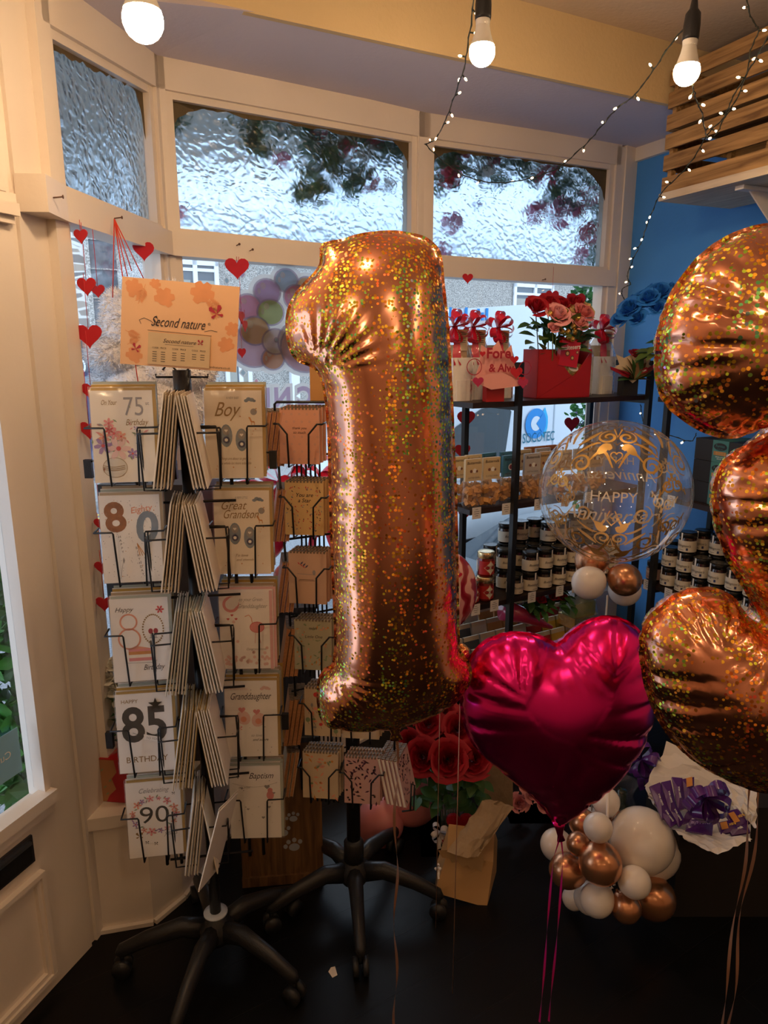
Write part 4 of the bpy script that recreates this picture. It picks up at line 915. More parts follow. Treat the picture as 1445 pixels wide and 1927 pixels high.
# blue roses in a white vase
vp = S2(.035, .05, z1)
t = thing('rose_bouquet', 'bouquet of blue roses with dark leaves in a white vase', 'bouquet', vp)
m1 = MB(); m1.lathe([(.028, 0), (.04, .02), (.042, .12), (.05, .16), (.046, .16), (.036, .12), (.03, .02)], WHITE, 20); m1.build('vase', t)
m1 = MB(); rr = random.Random(21)
for _ in range(150):
    th = rr.uniform(0, 2 * pi); el = rr.uniform(.1, 1.2); d = Vector((cos(th) * cos(el), sin(th) * cos(el), sin(el) * .8)); leaf(m1, Vector((0, 0, .15)) + d * rr.uniform(.03, .12), d + Vector((0, 0, rr.uniform(-.7, .1))), rr.uniform(.045, .07), rr.choice([GREEN, GREEN, GREEN2]), .6)
m1.build('leaves', t)
for i, (px, py, r, dy) in enumerate([(1212, 566, 20, 0), (1186, 583, 20, -.02), (1222, 562, 17, -.05), (1240, 553, 20, -.03), (1258, 556, 20, .02), (1275, 560, 20, 0), (1168, 602, 15, 0), (1200, 600, 14, -.06), (1236, 580, 14, -.08), (1262, 548, 16, .06), (1228, 550, 16, .06), (1195, 568, 15, .05)]):
    q = P(px, py, vp[1] + dy) - Vector(vp); rm = r * PS(px, py, vp[1])
    m1 = MB(); rose(m1, (0, 0, 0), rm * 1.2, RP['blue'], 30 + i, q - Vector((0, .16, .12)), 18); m1.build('rose', t, loc=q)
# ------------------------------------------------------------------ greeting cards
CI = mat('card_ivory', (.88, .80, .68), .5, var=.02); CW = mat('card_white', (.90, .86, .82), .5, var=.02); CPK = mat('card_blush', (.80, .54, .50), .5, var=.03)
GOLDP = mat('gold_print', (.30, .17, .04), .5, metal=.2, var=.1); GREYP = mat('grey_print', (.32, .30, .30), .6, var=.1); BLKP = mat('black_gold_print', (.045, .035, .022), .4, var=.3, scale=200)
ENV_G = mat('gold_envelope', (.50, .32, .08), .45, metal=.25, var=.05); ENV_K = mat('kraft_envelope', (.45, .34, .22), .7, var=.05); ENV_S = mat('sage_envelope', (.42, .46, .40), .7, var=.05); ENV_P = mat('pink_envelope', (.74, .42, .42), .7, var=.05)
SLEEVE = film('card_sleeve', rough=.12, refl=1.0, milky=.05, bump=.3, bscale=12)
PNK = mat('print_pink', (.75, .28, .28), .6, var=.15); COR = mat('print_coral', (.78, .33, .22), .6, var=.15); LILP = mat('print_lilac', (.36, .22, .45), .6, var=.15); GRP = mat('print_green', (.22, .30, .16), .6, var=.2); ORP = mat('print_orange', (.62, .26, .06), .6, var=.2); BLP = mat('print_slate_blue', (.20, .26, .33), .6, var=.15); REDP = mat('print_red', (.60, .05, .06), .6, var=.1)
W_, H_ = .137, .208
def flower(mb, cx, cz, r, m, mc, y, n=5, rot=0.0):
    for k in range(n):
        a = rot + 2 * pi * k / n
        mb.poly([(cx, cz), (cx + r * .6 * cos(a - .42), cz + r * .6 * sin(a - .42)), (cx + r * cos(a - .15), cz + r * sin(a - .15)), (cx + r * cos(a + .15), cz + r * sin(a + .15)), (cx + r * .6 * cos(a + .42), cz + r * .6 * sin(a + .42))], y, m)
    mb.disc(cx, cz, r * .2, y - .0002, mc, 8)
def sprig(mb, cx, cz, a, L, m, y):
    mb.poly([(cx, cz), (cx + L * .5 * cos(a) - L * .16 * sin(a), cz + L * .5 * sin(a) + L * .16 * cos(a)), (cx + L * cos(a), cz + L * sin(a)), (cx + L * .5 * cos(a) + L * .16 * sin(a), cz + L * .5 * sin(a) - L * .16 * cos(a))], y, m)
def butterfly(mb, cx, cz, s, m, y, rot=0.0):
    for sg in (-1, 1):
        for (a, l, w) in ((.9, 1, .5), (-.5, .7, .45)):
            aa = a; p = [(0, 0), (l * cos(aa + w * .6), l * sin(aa + w * .6)), (l * 1.1 * cos(aa), l * 1.1 * sin(aa)), (l * .9 * cos(aa - w * .6), l * .9 * sin(aa - w * .6))]
            p = [(sg * x, z) for x, z in p]; p = [(cx + s * (x * cos(rot) - z * sin(rot)), cz + s * (x * sin(rot) + z * cos(rot))) for x, z in p]
            mb.poly(p, y, m)
def dots(mb, n, seed, m, y, w=W_, h=H_, z0=0, r=.0012):
    rr = random.Random(seed)
    for _ in range(n): mb.disc(rr.uniform(-w * .46, w * .46), z0 + rr.uniform(h * .05, h * .95), r * rr.uniform(.6, 1.6), y, m, 5)
def d75(m, y):
    m.text('75', .060, .026, .152, y, GREYP, bold=-.004, wfit=.042); m.text('st', .012, .056, .175, y, GREYP); m.text('On Your', .016, -.028, .176, y, GOLDP, shear=.4, wfit=.034); m.text('Birthday', .020, .030, .130, y, GOLDP, shear=.4, wfit=.05)
    rr = random.Random(1)
    for _ in range(34): sprig(m, rr.gauss(-.018, .026), rr.gauss(.10, .026), rr.uniform(0, 6.3), rr.uniform(.007, .016), rr.choice([GRP, GREYP, GRP, PNK]), y)
    for q in [(-.03, .135, .012, PNK), (-.042, .105, .014, COR), (-.02, .112, .014, PNK), (-.045, .085, .020, LILP), (-.012, .078, .027, CPK), (-.03, .12, .010, REDP), (.018, .066, .012, LILP), (-.005, .105, .012, COR)]: flower(m, q[0], q[1], q[2], q[3], REDP, y - .0003, 6, q[0] * 90)
    m.disc(-.022, .035, .026, y, mat('print_vase', (.72, .66, .56), .5), 20, rz=.022)
    for z in (.04, .036, .032): m.line([(-.048 + .002 * k, z - .004 * sin(pi * k / 24)) for k in range(25)], .0014, y - .0004, GOLDP)
    m.ring(-.022, .035, .026, .001, y - .0003, GOLDP, 24, rz=.022); butterfly(m, .034, .098, .007, REDP, y); butterfly(m, .028, .122, .006, LILP, y)
def d80(m, y):
    m.text('8', .095, -.030, .125, y, mat('print_wood', (.30, .10, .025), .5, var=.5, scale=90), bold=.03, rot=.12); m.text('0', .100, .034, .098, y, BLP, bold=.03, rot=-.10); m.text('Eighty', .020, .026, .168, y, COR, shear=.2, rot=.15, wfit=.05, bold=.01)
    dots(m, 120, 2, GREYP, y, r=.0008); dots(m, 20, 3, ORP, y, r=.0009)
    for i, c in enumerate('HAPPY'): m.text(c, .008, -.026 + .0012 * i, .108 - i * .009, y, INK)
    for i, c in enumerate('BIRTHDAY'): m.text(c, .008, .010 + .0016 * i, .080 - i * .009, y, INK)
    sprig(m, -.02, .062, -pi / 2, .016, GREYP, y); m.line([(-.02, .06), (-.03, .01)], .0008, y, GREYP)
    for a in (-.2, -.05, .1): m.line([(.012, .094), (.025 + a * .04, .064)], .0016, y, ORP)
def d80b(m, y):
    m.text('Happy', .016, -.036, .176, y, INK, shear=.4); m.text('Birthday', .020, .026, .028, y, INK, shear=.4, wfit=.05)
    for (cz, r) in ((.150, .017), (.108, .023)):
        m.ring(-.026, cz, r, .004, y, COR, 22)
    for k in range(34): a = 2 * pi * k / 34; m.disc(.030 + .024 * cos(a), .130 + .036 * sin(a), .0022, y, GOLDP, 6)
    for x in (.024, .036): m.disc(x, .125, .0055, y, DR, 10, rz=.007); m.line([(x, .118), (x, .108)], .001, y, INK); m.line([(x - .004, .108), (x + .004, .108)], .001, y, INK)
    flower(m, .048, .178, .010, REDP, INK, y, 6)
    for z0, z1, c in ((.052, .060, PNK), (.060, .068, CI), (.068, .076, ORP), (.076, .082, PNK)): m.poly([(-.030, z0), (.024, z0), (.024, z1), (-.030, z1)], y, c)
    m.poly([(-.03, .082), (.024, .082), (-.012, .090)], y, COR); m.line([(-.035, .048), (.03, .046), (.035, .052)], .001, y, GREYP)
def d85(m, y):
    m.text('85', .125, 0, .085, y, BLKP, bold=.025, wfit=.108); m.text('HAPPY', .0135, -.034, .184, y, GOLDP); m.text('BIRTHDAY', .022, 0, .028, y, GOLDP, wfit=.10)
    m.poly([(x, z) for x, z in [(.028 + (.017 if k % 2 == 0 else .007) * sin(k * pi / 5), .178 + (.017 if k % 2 == 0 else .007) * cos(k * pi / 5)) for k in range(10)][::-1]], y - .003, BLKP, .002)
    m.M = m.M; m.poly([(-.004, .088), (.034, .078), (.034, .092), (-.004, .102)], y - .002, CW); m.text('TO YOU', .008, .016, .087, y - .003, GREYP, rot=-.2); m.line([(-.03, .108), (-.004, .096)], .001, y - .003, BLKP)
def d90(m, y):
    m.text('90', .065, 0, .095, y, BLKP, bold=-.002, wfit=.072); m.text('Celebrating', .018, 0, .178, y, GREYP, shear=.4, wfit=.075); m.text('years', .018, .038, .058, y, GREYP, shear=.4, wfit=.035)
    rr = random.Random(5)
    for k in range(46):
        a = 2 * pi * k / 46 + rr.uniform(-.1, .1); x, z = .054 * cos(a), .116 + .046 * sin(a)
        if k % 3 == 0: flower(m, x, z, rr.uniform(.006, .012), rr.choice([COR, PNK, LILP, COR]), REDP, y - .0003, 5, a)
        else: sprig(m, x, z, rr.uniform(0, 6.3), .012, rr.choice([GRP, GREYP, LILP]), y)
    butterfly(m, -.04, .06, .012, GOLDP, y); butterfly(m, -.022, .04, .006, INK, y); butterfly(m, .0, .035, .006, INK, y); butterfly(m, .05, .17, .005, INK, y)
def booties(m, y, c1, c2):
    for (cx, cz) in ((-.018, .102), (.018, .092)):
        m.disc(cx, cz, .0145, y, c1, 16, rz=.027); m.disc(cx, cz + .012, .0085, y - .0003, GREYP, 12, rz=.011); m.poly(heartpts(cx, cz + .012, .0045), y - .0006, CW); m.disc(cx, cz - .010, .0085, y - .0003, c2, 12); m.disc(cx, cz - .010, .004, y - .0006, CW, 8)
def cloud(m, cx, cz, s, c, y):
    for dx, dz, r in ((-.9, 0, .5), (-.3, .35, .6), (.4, .2, .6), (1, -.05, .4)): m.disc(cx + dx * s, cz + dz * s, r * s, y, c, 12, rz=r * s * .75)
def giraffe(m, cx, cz, s, y):
    m.line([(cx - .7 * s, cz + s), (cx - .4 * s, cz + s), (cx, cz), (cx + .8 * s, cz - .1 * s)], s * .4, y, ORP); m.line([(cx + .05 * s, cz), (cx, cz - .8 * s)], s * .16, y, ORP); m.line([(cx + .8 * s, cz - .1 * s), (cx + .85 * s, cz - .9 * s)], s * .16, y, ORP)
def dboy(m, y, a='A NEW BABY', b='Boy', b2=None):
    m.text(a, .008, 0, .188, y, GREYP, wfit=.03)
    if b2: m.text(b, .030, -.022, .162, y, GOLDP, shear=.45, wfit=.062); m.text(b2, .030, -.004, .140, y, GOLDP, shear=.45, wfit=.085)
    else: m.text(b, .048, -.018, .148, y, GOLDP, shear=.45, wfit=.062)
    cloud(m, .04, .184, .010, BLP, y); m.disc(.048, .158, .008, y, GREYP, 10); giraffe(m, .042, .135, .009, y); booties(m, y, BLP, mat('print_navy', (.03, .04, .12), .5)) if not b2 else booties(m, y, BLP, MATS['print_navy'])
    m.text('Things are about to get' if not b2 else 'To love', .009, -.004, .045, y, GOLDP, shear=.4, wfit=.06 if not b2 else .03); m.text('a whole lot more adorable' if not b2 else 'and cherish', .009, .004, .034, y, GOLDP, shear=.4, wfit=.07 if not b2 else .042); dots(m, 14, 4, ORP, y)
def dggd(m, y):
    m.text('to your Great-', .013, .012, .178, y, GREYP, shear=.4, wfit=.06); m.text('Granddaughter', .015, .014, .160, y, GREYP, shear=.4, wfit=.075)
    m.ring(-.038, .170, .014, .007, y, PNK, 18); m.disc(-.032, .176, .014, y - .0003, CW, 14)
    m.disc(.026, .110, .017, y, PNK, 16, rz=.013); m.ring(.026, .110, .017, .0015, y - .0003, REDP, 16, rz=.013); m.line([(.015, .118), (.012, .135), (.006, .142), (-.004, .138)], .002, y, COR)
    m.line([(.022, .098), (.020, .068)], .0008, y, REDP); m.line([(.030, .098), (.034, .068)], .0008, y, REDP); m.text('Congratulations', .009, .022, .050, y, GREYP, shear=.4, wfit=.05)
    rr = random.Random(8)
    for _ in range(34): m.disc(rr.uniform(-.055, .055), .012 + abs(rr.gauss(0, .03)), .0042, y, CPK, 8)
    for x in (-.046, -.036, -.026): m.poly(heartpts(x, .142 - abs(x + .036), .004), y, REDP)
    m.poly([(.058, 0), (.066, 0), (.066, .205), (.058, .205)], y, ENV_P)
def dgd(m, y):
    m.text('Granddaughter', .026, -.002, .158, y, INK, shear=.4, wfit=.105); m.text('A NEW LITTLE', .007, -.03, .184, y, CPK); cloud(m, .038, .186, .010, CPK, y)
    for cx, cz in ((-.020, .108), (.018, .102)):
        m.disc(cx, cz, .017, y, CPK, 14, rz=.020, rot=.5 if cx < 0 else -.5); m.poly(heartpts(cx - .004, cz + .022, .010), y - .0002, PNK); m.disc(cx, cz - .004, .008, y - .0003, COR, 12)
    m.text('to love', .010, .012, .056, y, GREYP, shear=.4); m.text('and adore', .010, .022, .044, y, INK, shear=.4); butterfly(m, -.03, .078, .008, PNK, y); dots(m, 12, 9, GREYP, y)
def dbap(m, y):
    m.text('Baptism', .024, .016, .172, y, INK, shear=.4, wfit=.065); m.line([(-.06 + .006 * k, .16 - .012 * sin(pi * k / 20)) for k in range(21)], .0007, y, GREYP)
    for x, z, s in ((-.045, .178, .005), (.032, .148, .008), (-.02, .085, .004), (.02, .06, .005), (.036, .09, .005), (-.035, .145, .004), (.05, .13, .004)): m.poly(heartpts(x, z, s), y, GREYP)
    m.disc(.040, .124, .010, y, PNK, 12, rz=.013); m.disc(.040, .138, .007, y, PNK, 10); m.text('on your', .010, -.028, .145, y, GREYP, shear=.4); dots(m, 12, 13, GREYP, y)
def card(name, label, loc, rot, draw=None, base=CI, env=ENV_G, w=W_, h=H_, group=None, parent_r=None):
    t = thing(name, label, 'greeting card', loc, rot, group)
    m = MB(); m.box(-w / 2 + .001, w / 2 - .001, -.0025, -.0005, .001, h, base)
    if draw: draw(m, -.0029)
    m.build('folded_card', t)
    m = MB(); m.box(-w / 2 + .004, w / 2 + .006, .0, .0012, .004, h + .006, env); m.build('envelope', t)
    if draw is not None or name == 'sleeved':
        m = MB(); m.box(-w / 2 - .001, w / 2 + .008, -.0040, .0022, 0, h + .009, SLEEVE); m.build('clear_sleeve', t)
    t.scale = (.925, .925, .925)
    return t
# ------------------------------------------------------------------ card spinner with a cross of wire arms
QS = .925; SP = Vector((-.428, 1.53)); TH = radians(9)
def spinner_base(t, r, hub_z=.13, a0=.3, bend=.07):
    m = MB(); m.lathe([(.035, hub_z - .05), (.045, hub_z - .03), (.045, hub_z - .005), (.03, hub_z + .012), (.022, hub_z + .03)], BLACKP, 20); m.build('hub', t)
    for k in range(5):
        a = a0 + 2 * pi * k / 5; c, s = cos(a), sin(a); m = MB()
        m.tube([(.02 * c, .02 * s, hub_z - .02), (r * .35 * c, r * .35 * s, hub_z - .005), (r * .7 * c, r * .7 * s, hub_z - .028), (r * .96 * c, r * .96 * s, hub_z - .055), (r * c, r * s, hub_z - .066)], [.030, .026, .021, .018, .010], BLACKP, 10, flat=.8)
        lg = m.build('leg', t)
        m = MB(); m.tube([(r * .97 * c, r * .97 * s, hub_z - .06), (r * .97 * c, r * .97 * s, .035)], .006, BLACKM, 8)
        for q in (-.013, .013): m.tube([(r * .97 * c + s * (q - .007), r * .97 * s - c * (q - .007), .0235), (r * .97 * c + s * (q + .007), r * .97 * s - c * (q + .007), .0235)], .0235, BLACKP, 14)
        m.build('castor', lg)
spn = thing('card_spinner', 'tall black revolving rack of greeting cards nearest the door', 'card rack', (SP.x, SP.y, 0))
spinner_base(spn, .245, .125, .77)
m = MB(); m.lathe([(.0, .150), (.030, .151), (.030, .155), (.016, .157)], mat('white_washer', (.55, .62, .72), .3), 24); m.build('washer', spn)
m = MB(); m.tube([(0, 0, .12), (0, 0, 1.50)], .014, BLACKM, 14); m.tube([(0, 0, 1.40), (0, 0, 1.505)], .019, BLACKP, 14); m.build('pole', spn)
m = MB()
for s in (-1, 1): m.tube([(s * .055, 0, 1.497), (s * .055, 0, 1.490), (s * .006, 0, 1.490), (s * .006, .0, 1.498), (s * .026, 0, 1.520), (s * .04, 0, 1.505)], .0022, WIRE, 6)
m.build('sign_clip', spn)
for z in (1.22, 1.0, .77, .54, .32):
    m = MB(); R = .10
    for a in (0, pi / 2):
        m.tube([(-R * cos(a + TH), -R * sin(a + TH), z), (R * cos(a + TH), R * sin(a + TH), z)], .0032, WIRE, 6)
    for a in (0, pi / 2, pi, 1.5 * pi):
        for q in (-.03, .03):
            x, y = (R * .62) * cos(a + TH) - q * 0 * sin(a + TH), (R * .62) * sin(a + TH)
    for a in (0, pi):
        for o in (.085, .12): m.tube([(o * cos(a + TH), o * sin(a + TH) + .035 - .0 * a, z - .04), (o * cos(a + TH), o * sin(a + TH) + .035, z + .19)], .0042, BLACKM, 6)
    m.build('wire_tier', spn)
def pocket_wire(t, loc, rot, w, h, tilt_z=.60, spread=.0):
    m = MB(); x0 = w * .5 + .008; 
    for s in (-1, 1):
        m.tube([(s * x0, .03, h * .62), (s * x0, -.014, h * .62), (s * w * .27, -.016, h * .62), (s * w * .255, -.016, h * .60), (s * w * .22, -.012, -.003), (s * w * .22, .035, -.004)], .0021, WIRE, 6)
    m.tube([(-w * .3, .03, -.004), (w * .3, .03, -.004)], .002, WIRE, 6)
    return m.build('wire_pocket', t, loc=loc, rot=rot)
ROWZ = [EYE + (z - EYE) * QS for z in (1.250, 1.010, .757, .508, .262)]
W2, H2 = W_ * QS, H_ * QS
tilts = radians(-5)
def fin(th, rad, off): # centre of a pocket: th arm angle, off sideways
    return Vector((rad * cos(th) - off * sin(th), rad * sin(th) + off * cos(th)))
LA = [('On Your 75th Birthday card with a pink flower vase, top left of the rack', d75, CI, ENV_G), ('Eighty card with brown and blue numerals under the flower vase card', d80, CW, ENV_K), ('Happy 80 birthday card with cake slice and two wine glasses', d80b, CW, ENV_S), ('Happy 85 birthday card with bold dark glitter numerals', d85, CW, ENV_G), ('Celebrating 90 years card with a wreath of flowers, lowest left', d90, CW, ENV_G)]
LB = [('new baby Boy card with blue booties, top right of the rack', dboy, CI, ENV_G), ('Great Grandson card with blue booties under the Boy card', lambda m, y: dboy(m, y, 'A NEW LITTLE', 'Great', 'Grandson'), CI, ENV_G), ('Great-Granddaughter card with pink bird and moon', dggd, CW, ENV_P), ('Granddaughter card with two pink pig booties', dgd, CW, ENV_G), ('Baptism card with grey hearts, lowest right of the rack', dbap, CW, ENV_S)]
BKA = ['pink flower vase card', 'brown and blue Eighty card', 'cake slice and wine card', 'dark glitter numeral card', 'flower wreath card']; BKB_ = ['blue booties Boy card', 'Great Grandson card', 'pink bird and moon card', 'pig booties card', 'Baptism card']
XA = [P(231, 820, 1.48), P(246, 1010, 1.48), P(263, 1192, 1.48), P(272, 1370, 1.48), P(290, 1540, 1.48)]
XB = [P(439, 815, 1.55), P(455, 1000, 1.55), P(463, 1175, 1.55), P(472, 1348, 1.55), P(480, 1512, 1.55)]
for r in range(5):
    z = ROWZ[r]
    for side, LL, XX, yaw in (('left', LA, XA, TH), ('right', LB, XB, TH - .12)):
        lab, dr, base, env = LL[r]; c = XX[r]; x, y = c.x, c.y
        if side == 'right': z = ROWZ[r] - .004
        loc = (x, y, z); rot = (tilts, 0, yaw)
        card('greeting_card', lab, loc, rot, dr, base, env)
        nback = [2, 2, 3, 4, 2][r]
        for k in range(nback):
            n = Vector((sin(yaw), -cos(yaw)))
            card('greeting_card', 'spare greeting card, %s one back behind the %s' % (ORD[k], (BKA if side == 'left' else BKB_)[r]), (x - n.x * .008 * (k + 1) + .002 * k, y - n.y * .008 * (k + 1), z + .006 * (k + 1)), rot, None, base, [ENV_G, ENV_S, ENV_K][(k + r) % 3], group='spare cards behind the %s' % (BKA if side == 'left' else BKB_)[r])
        pocket_wire(spn, (x - SP.x, y - SP.y, z - .002), (0, 0, yaw), W2, H2)
    # front arm: left-facing and right-facing stacks, seen edge-on
    for sgn, yaw, nm in ((-1, radians(-77), 'left-facing'), (1, radians(99), 'right-facing')):
        n = Vector((sin(yaw), -cos(yaw))); drift = [0, .0, .005, .006, .008][r]
        num = [6, 6, 7, 7, 5][r] if sgn < 0 else [5, 6, 6, 6, 1][r]
        c0 = SP + Vector((.018 * sgn + .004, -.045))
        envm = [ENV_K, ENV_K, ENV_S, ENV_G, ENV_K][r]
        g = 'greeting cards edge-on in the %s pocket of tier %s' % (nm, ORD[r])
        for k in range(num):
            a = tilts * 1.5 * (1 + .05 * k); o = .006 + .0062 * k
            card('greeting_card', 'greeting card edge-on, %s outward from the pole, %s stack, %s tier down' % (ORD[k], nm, ORD[r]), (c0.x + n.x * o * 1.1, c0.y + n.y * o, ROWZ[r] - .006 + .0015 * (k % 3)), (a, 0, yaw), None, base if k else CI, envm if k % 2 == 0 else CI, group=g)
        cc = c0 + n * (.012 + .0066 * num)
        pocket_wire(spn, (cc.x - SP.x, cc.y - SP.y, ROWZ[r] - .010), (0, 0, yaw), W2 * .6, H2)
# loose card sticking out low down
card('greeting_card', 'loose white card poking out slantwise below the Baptism card', P(392, 1655, 1.42), (radians(12), radians(16), radians(82)), None, CW, CW, h=.20)
for (px, py, Y) in [(167, 882, 1.50), (326, 884, 1.52), (207, 1392, 1.5), (358, 1450, 1.52), (514, 865, 1.56), (537, 1357, 1.56)]:
    q = P(px, py, Y); m = MB(); m.box(-.008, .008, -.006, .006, -.02, .02, BLACKP); m.tube([(0, 0, .015), (.03 if px < 300 else -.03, 0, .018)], .002, WIRE, 6); m.build('divider_clip', spn, loc=q - Vector((SP.x, SP.y, 0)))
# display sign on top of the rack
SGN = mat('sign_peach', (.78, .46, .24), .6, var=.03); SGL = mat('sign_leaf_orange', (.72, .30, .12), .6, var=.15); SGB = mat('sign_butterfly_red', (.42, .02, .04), .5)
q0 = P(339, 612, 1.48)
t = thing('display_sign', 'peach tropical leaf sign reading Second nature held on top of the card rack', 'sign', q0, (radians(-6), radians(4.5), radians(6))); t.scale = (QS, QS, QS)
m = MB(); w, h = .124, .092; m.box(-w, w, -.0015, .0015, -h, h, SGN)
def palm(cx, cz, a, L, y):
    for k in range(6):
        f = .25 + .75 * k / 6
        for s in (-1, 1): sprig(m, cx + L * f * .8 * cos(a), cz + L * f * .8 * sin(a), a + s * .7, L * .42 * (1.1 - f * .5), SGL, y)
    m.line([(cx, cz), (cx + L * cos(a), cz + L * sin(a))], .0012, y, SGL)
def monstera(cx, cz, r, a, y):
    pts = []
    for k in range(25):
        b = 2 * pi * k / 24; rr_ = r * (1 - .28 * (k % 4 == 2)) * (1 - .25 * (abs(b - pi) < .3)); pts.append((cx + rr_ * cos(b + a), cz + rr_ * sin(b + a)))
    m.poly(pts[:-1], y, SGL)
for q in [(-.10, .070, .020, .3), (-.035, .055, .022, 1.2), (.045, .072, .026, 2.0), (.112, .0, .016, 3), (-.095, -.072, .018, 1), (.10, -.035, .018, 2), (-.055, .082, .012, 1)]: monstera(*q, -.0018)
for q in [(-.075, .08, -1.9, .045), (.09, .03, 2.4, .05), (-.115, -.02, -.4, .035), (.065, .05, -1.2, .035), (-.11, -.05, .6, .03)]: palm(*q, -.0019)
m.text('Second nature', .030, -.005, -.006, -.0022, INK, shear=.45, wfit=.115); m.line([(-.068, -.016), (.068, -.018)], .001, -.0022, INK); m.line([(-.082, -.004), (-.086, .004), (-.076, .009), (-.062, .004), (-.052, -.004), (-.046, .004), (-.050, .016), (-.056, .010), (-.046, -.006)], .0011, -.0022, INK); m.line([(.052, -.010), (.066, -.006), (.080, -.008)], .001, -.0022, INK); m.text('®', .008, .062, .004, -.0022, INK)
m.text('www.secondnature.co.uk', .007, .075, -.087, -.0022, INK)
butterfly(m, .077, .030, .019, SGB, -.0024, .3); butterfly(m, -.092, -.058, .012, SGB, -.0024, -.3)
m.build('sign_board', t)
m = MB(); PRC = mat('price_list_paper', (.62, .44, .24), .6, var=.08)
m.box(-.066, .066, -.004, -.003, -.088, -.020, PRC); m.text('Second nature', .012, 0, -.040, -.0046, INK, shear=.4); butterfly(m, .045, -.036, .008, SGB, -.0048); m.line([(-.03, -.044), (.03, -.044)], .0006, -.0046, INK)
for c_ in range(3):
    m.text('CODE   PRICE', .0048, -.042 + c_ * .042, -.054, -.0046, INK)
    for r_ in range(5 - c_): m.line([(-.056 + c_ * .042, -.061 - r_ * .005), (-.047 + c_ * .042, -.061 - r_ * .005)], .0012, -.0046, INK); m.line([(-.038 + c_ * .042, -.061 - r_ * .005), (-.029 + c_ * .042, -.061 - r_ * .005)], .0012, -.0046, INK)
m.build('price_list', t)

# ------------------------------------------------------------------ notebook spinner
S2P = Vector((-.085, 1.735))
sp2 = thing('notebook_spinner', 'black revolving wire rack of small notebooks behind the number one balloon', 'card rack', (S2P.x, S2P.y, 0))
spinner_base(sp2, .25, .125, 1.05)
m = MB(); m.tube([(0, 0, .12), (0, 0, 1.30)], .019, BLACKM, 14); m.lathe([(.028, .13), (.028, .20), (.02, .21)], BLACKP, 16); m.build('pole', sp2)
m = MB(); m.tube([(-.165, -.10, 1.40), (-.165, -.10, 1.425), (-.16, -.10, 1.43), (.12, -.10, 1.43), (.125, -.10, 1.4)], .003, WIRE, 6); m.tube([(-.165, -.10, 1.41), (-.13, -.08, .42)], .003, WIRE, 6); m.tube([(.125, -.10, 1.41), (.11, -.08, .42)], .003, WIRE, 6)
for z in (1.3, 1.1, .9, .7, .5): m.tube([(-.15, -.08, z), (0, 0, z), (.12, -.08, z)], .003, WIRE, 6)
m.build('wire_frame', sp2)
NBW, NBH = .092, .128
SPIRAL = mat('notebook_binding', (.20, .15, .10), .6, var=.3, scale=150)
def notebook(label, loc, rot, cover, draw=None, group=None, th=.012, edge=None):
    t = thing('notebook', label, 'notebook', loc, rot, group)
    m = MB(); m.box(-NBW / 2, NBW / 2, -th / 2, -th / 2 + .0012, 0, NBH, cover)
    if draw: draw(m, -th / 2 - .0003)
    m.box(-NBW / 2, NBW / 2, th / 2 - .0012, th / 2, 0, NBH, cover); m.build('cover', t)
    m = MB(); m.box(-NBW / 2 + .002, NBW / 2 - .001, -th / 2 + .0012, th / 2 - .0012, .001, NBH - .002, edge or CI); m.build('page_block', t)
    m = MB()
    for k in range(11): m.box(-NBW * .46 + k * NBW * .088, -NBW * .46 + k * NBW * .088 + .0045, -th / 2 - .0006, th / 2 + .0006, NBH - .004, NBH + .0015, SPIRAL if k % 1 == 0 else CI)
    m.build('spiral_binding', t)
    return t
NPK = mat('notebook_peach', (.72, .36, .24), .6, var=.04); NYL = mat('notebook_ochre', (.68, .46, .20), .6, var=.04); NTN = mat('notebook_tan', (.66, .44, .30), .6, var=.04); NSG = mat('notebook_sage', (.46, .44, .30), .6, var=.05); NCR = mat('notebook_cream', (.62, .50, .34), .6, var=.04); NPL = mat('notebook_pale_pink', (.62, .38, .34), .6, var=.04)
NED = mat('page_edge_orange', (.50, .24, .10), .7, var=.4, scale=300)
def nd_mark(n, seed, cols, s=.004):
    def f(m, y):
        rr = random.Random(seed)
        for _ in range(n):
            x, z, a = rr.uniform(-.04, .04), rr.uniform(.008, .118), rr.uniform(0, 6.3)
            if rr.random() < .5: sprig(m, x, z, a, s * 1.6, rr.choice(cols), y)
            else: m.disc(x, z, s * .35, y, rr.choice(cols), 6)
    return f
def nd1(m, y):
    for i in range(5):
        for j in range(7): m.ring(-.036 + i * .018 + (j % 2) * .006, .012 + j * .017, .0018, .0005, y, GREYP, 6)
    m.poly([(-.02, .07), (.02, .07), (.02, .09), (-.02, .09)], y - .0001, NPK); m.text('thank you', .0085, 0, .080, y - .0003, INK, shear=.2); m.text('so much', .0085, 0, .070, y - .0003, INK, shear=.2)
def nd2(m, y): nd_mark(110, 3, [REDP, BLP, INK, REDP])(m, y); m.poly([(-.026, .076), (.026, .076), (.026, .102), (-.026, .102)], y - .0001, NYL); m.text('You are', .013, 0, .091, y - .0003, INK, shear=.25, bold=.01); m.text('a Star', .013, 0, .078, y - .0003, INK, shear=.25, bold=.01)
def nd3(m, y):
    for q in ((-.012, .092), (-.018, .096), (-.006, .088)): sprig(m, *q, .8, .012, mat('print_navy2', (.08, .08, .14), .5), y); sprig(m, *q, 2.3, .009, REDP, y)
    m.disc(.016, .078, .004, y, GREYP, 8, rz=.006); m.line([(-.025, .074), (.02, .072)], .001, y, GREYP); m.line([(-.02, .06), (.015, .06)], .0008, y, INK); m.line([(-.022, .057), (.018, .057)], .0008, y, INK)
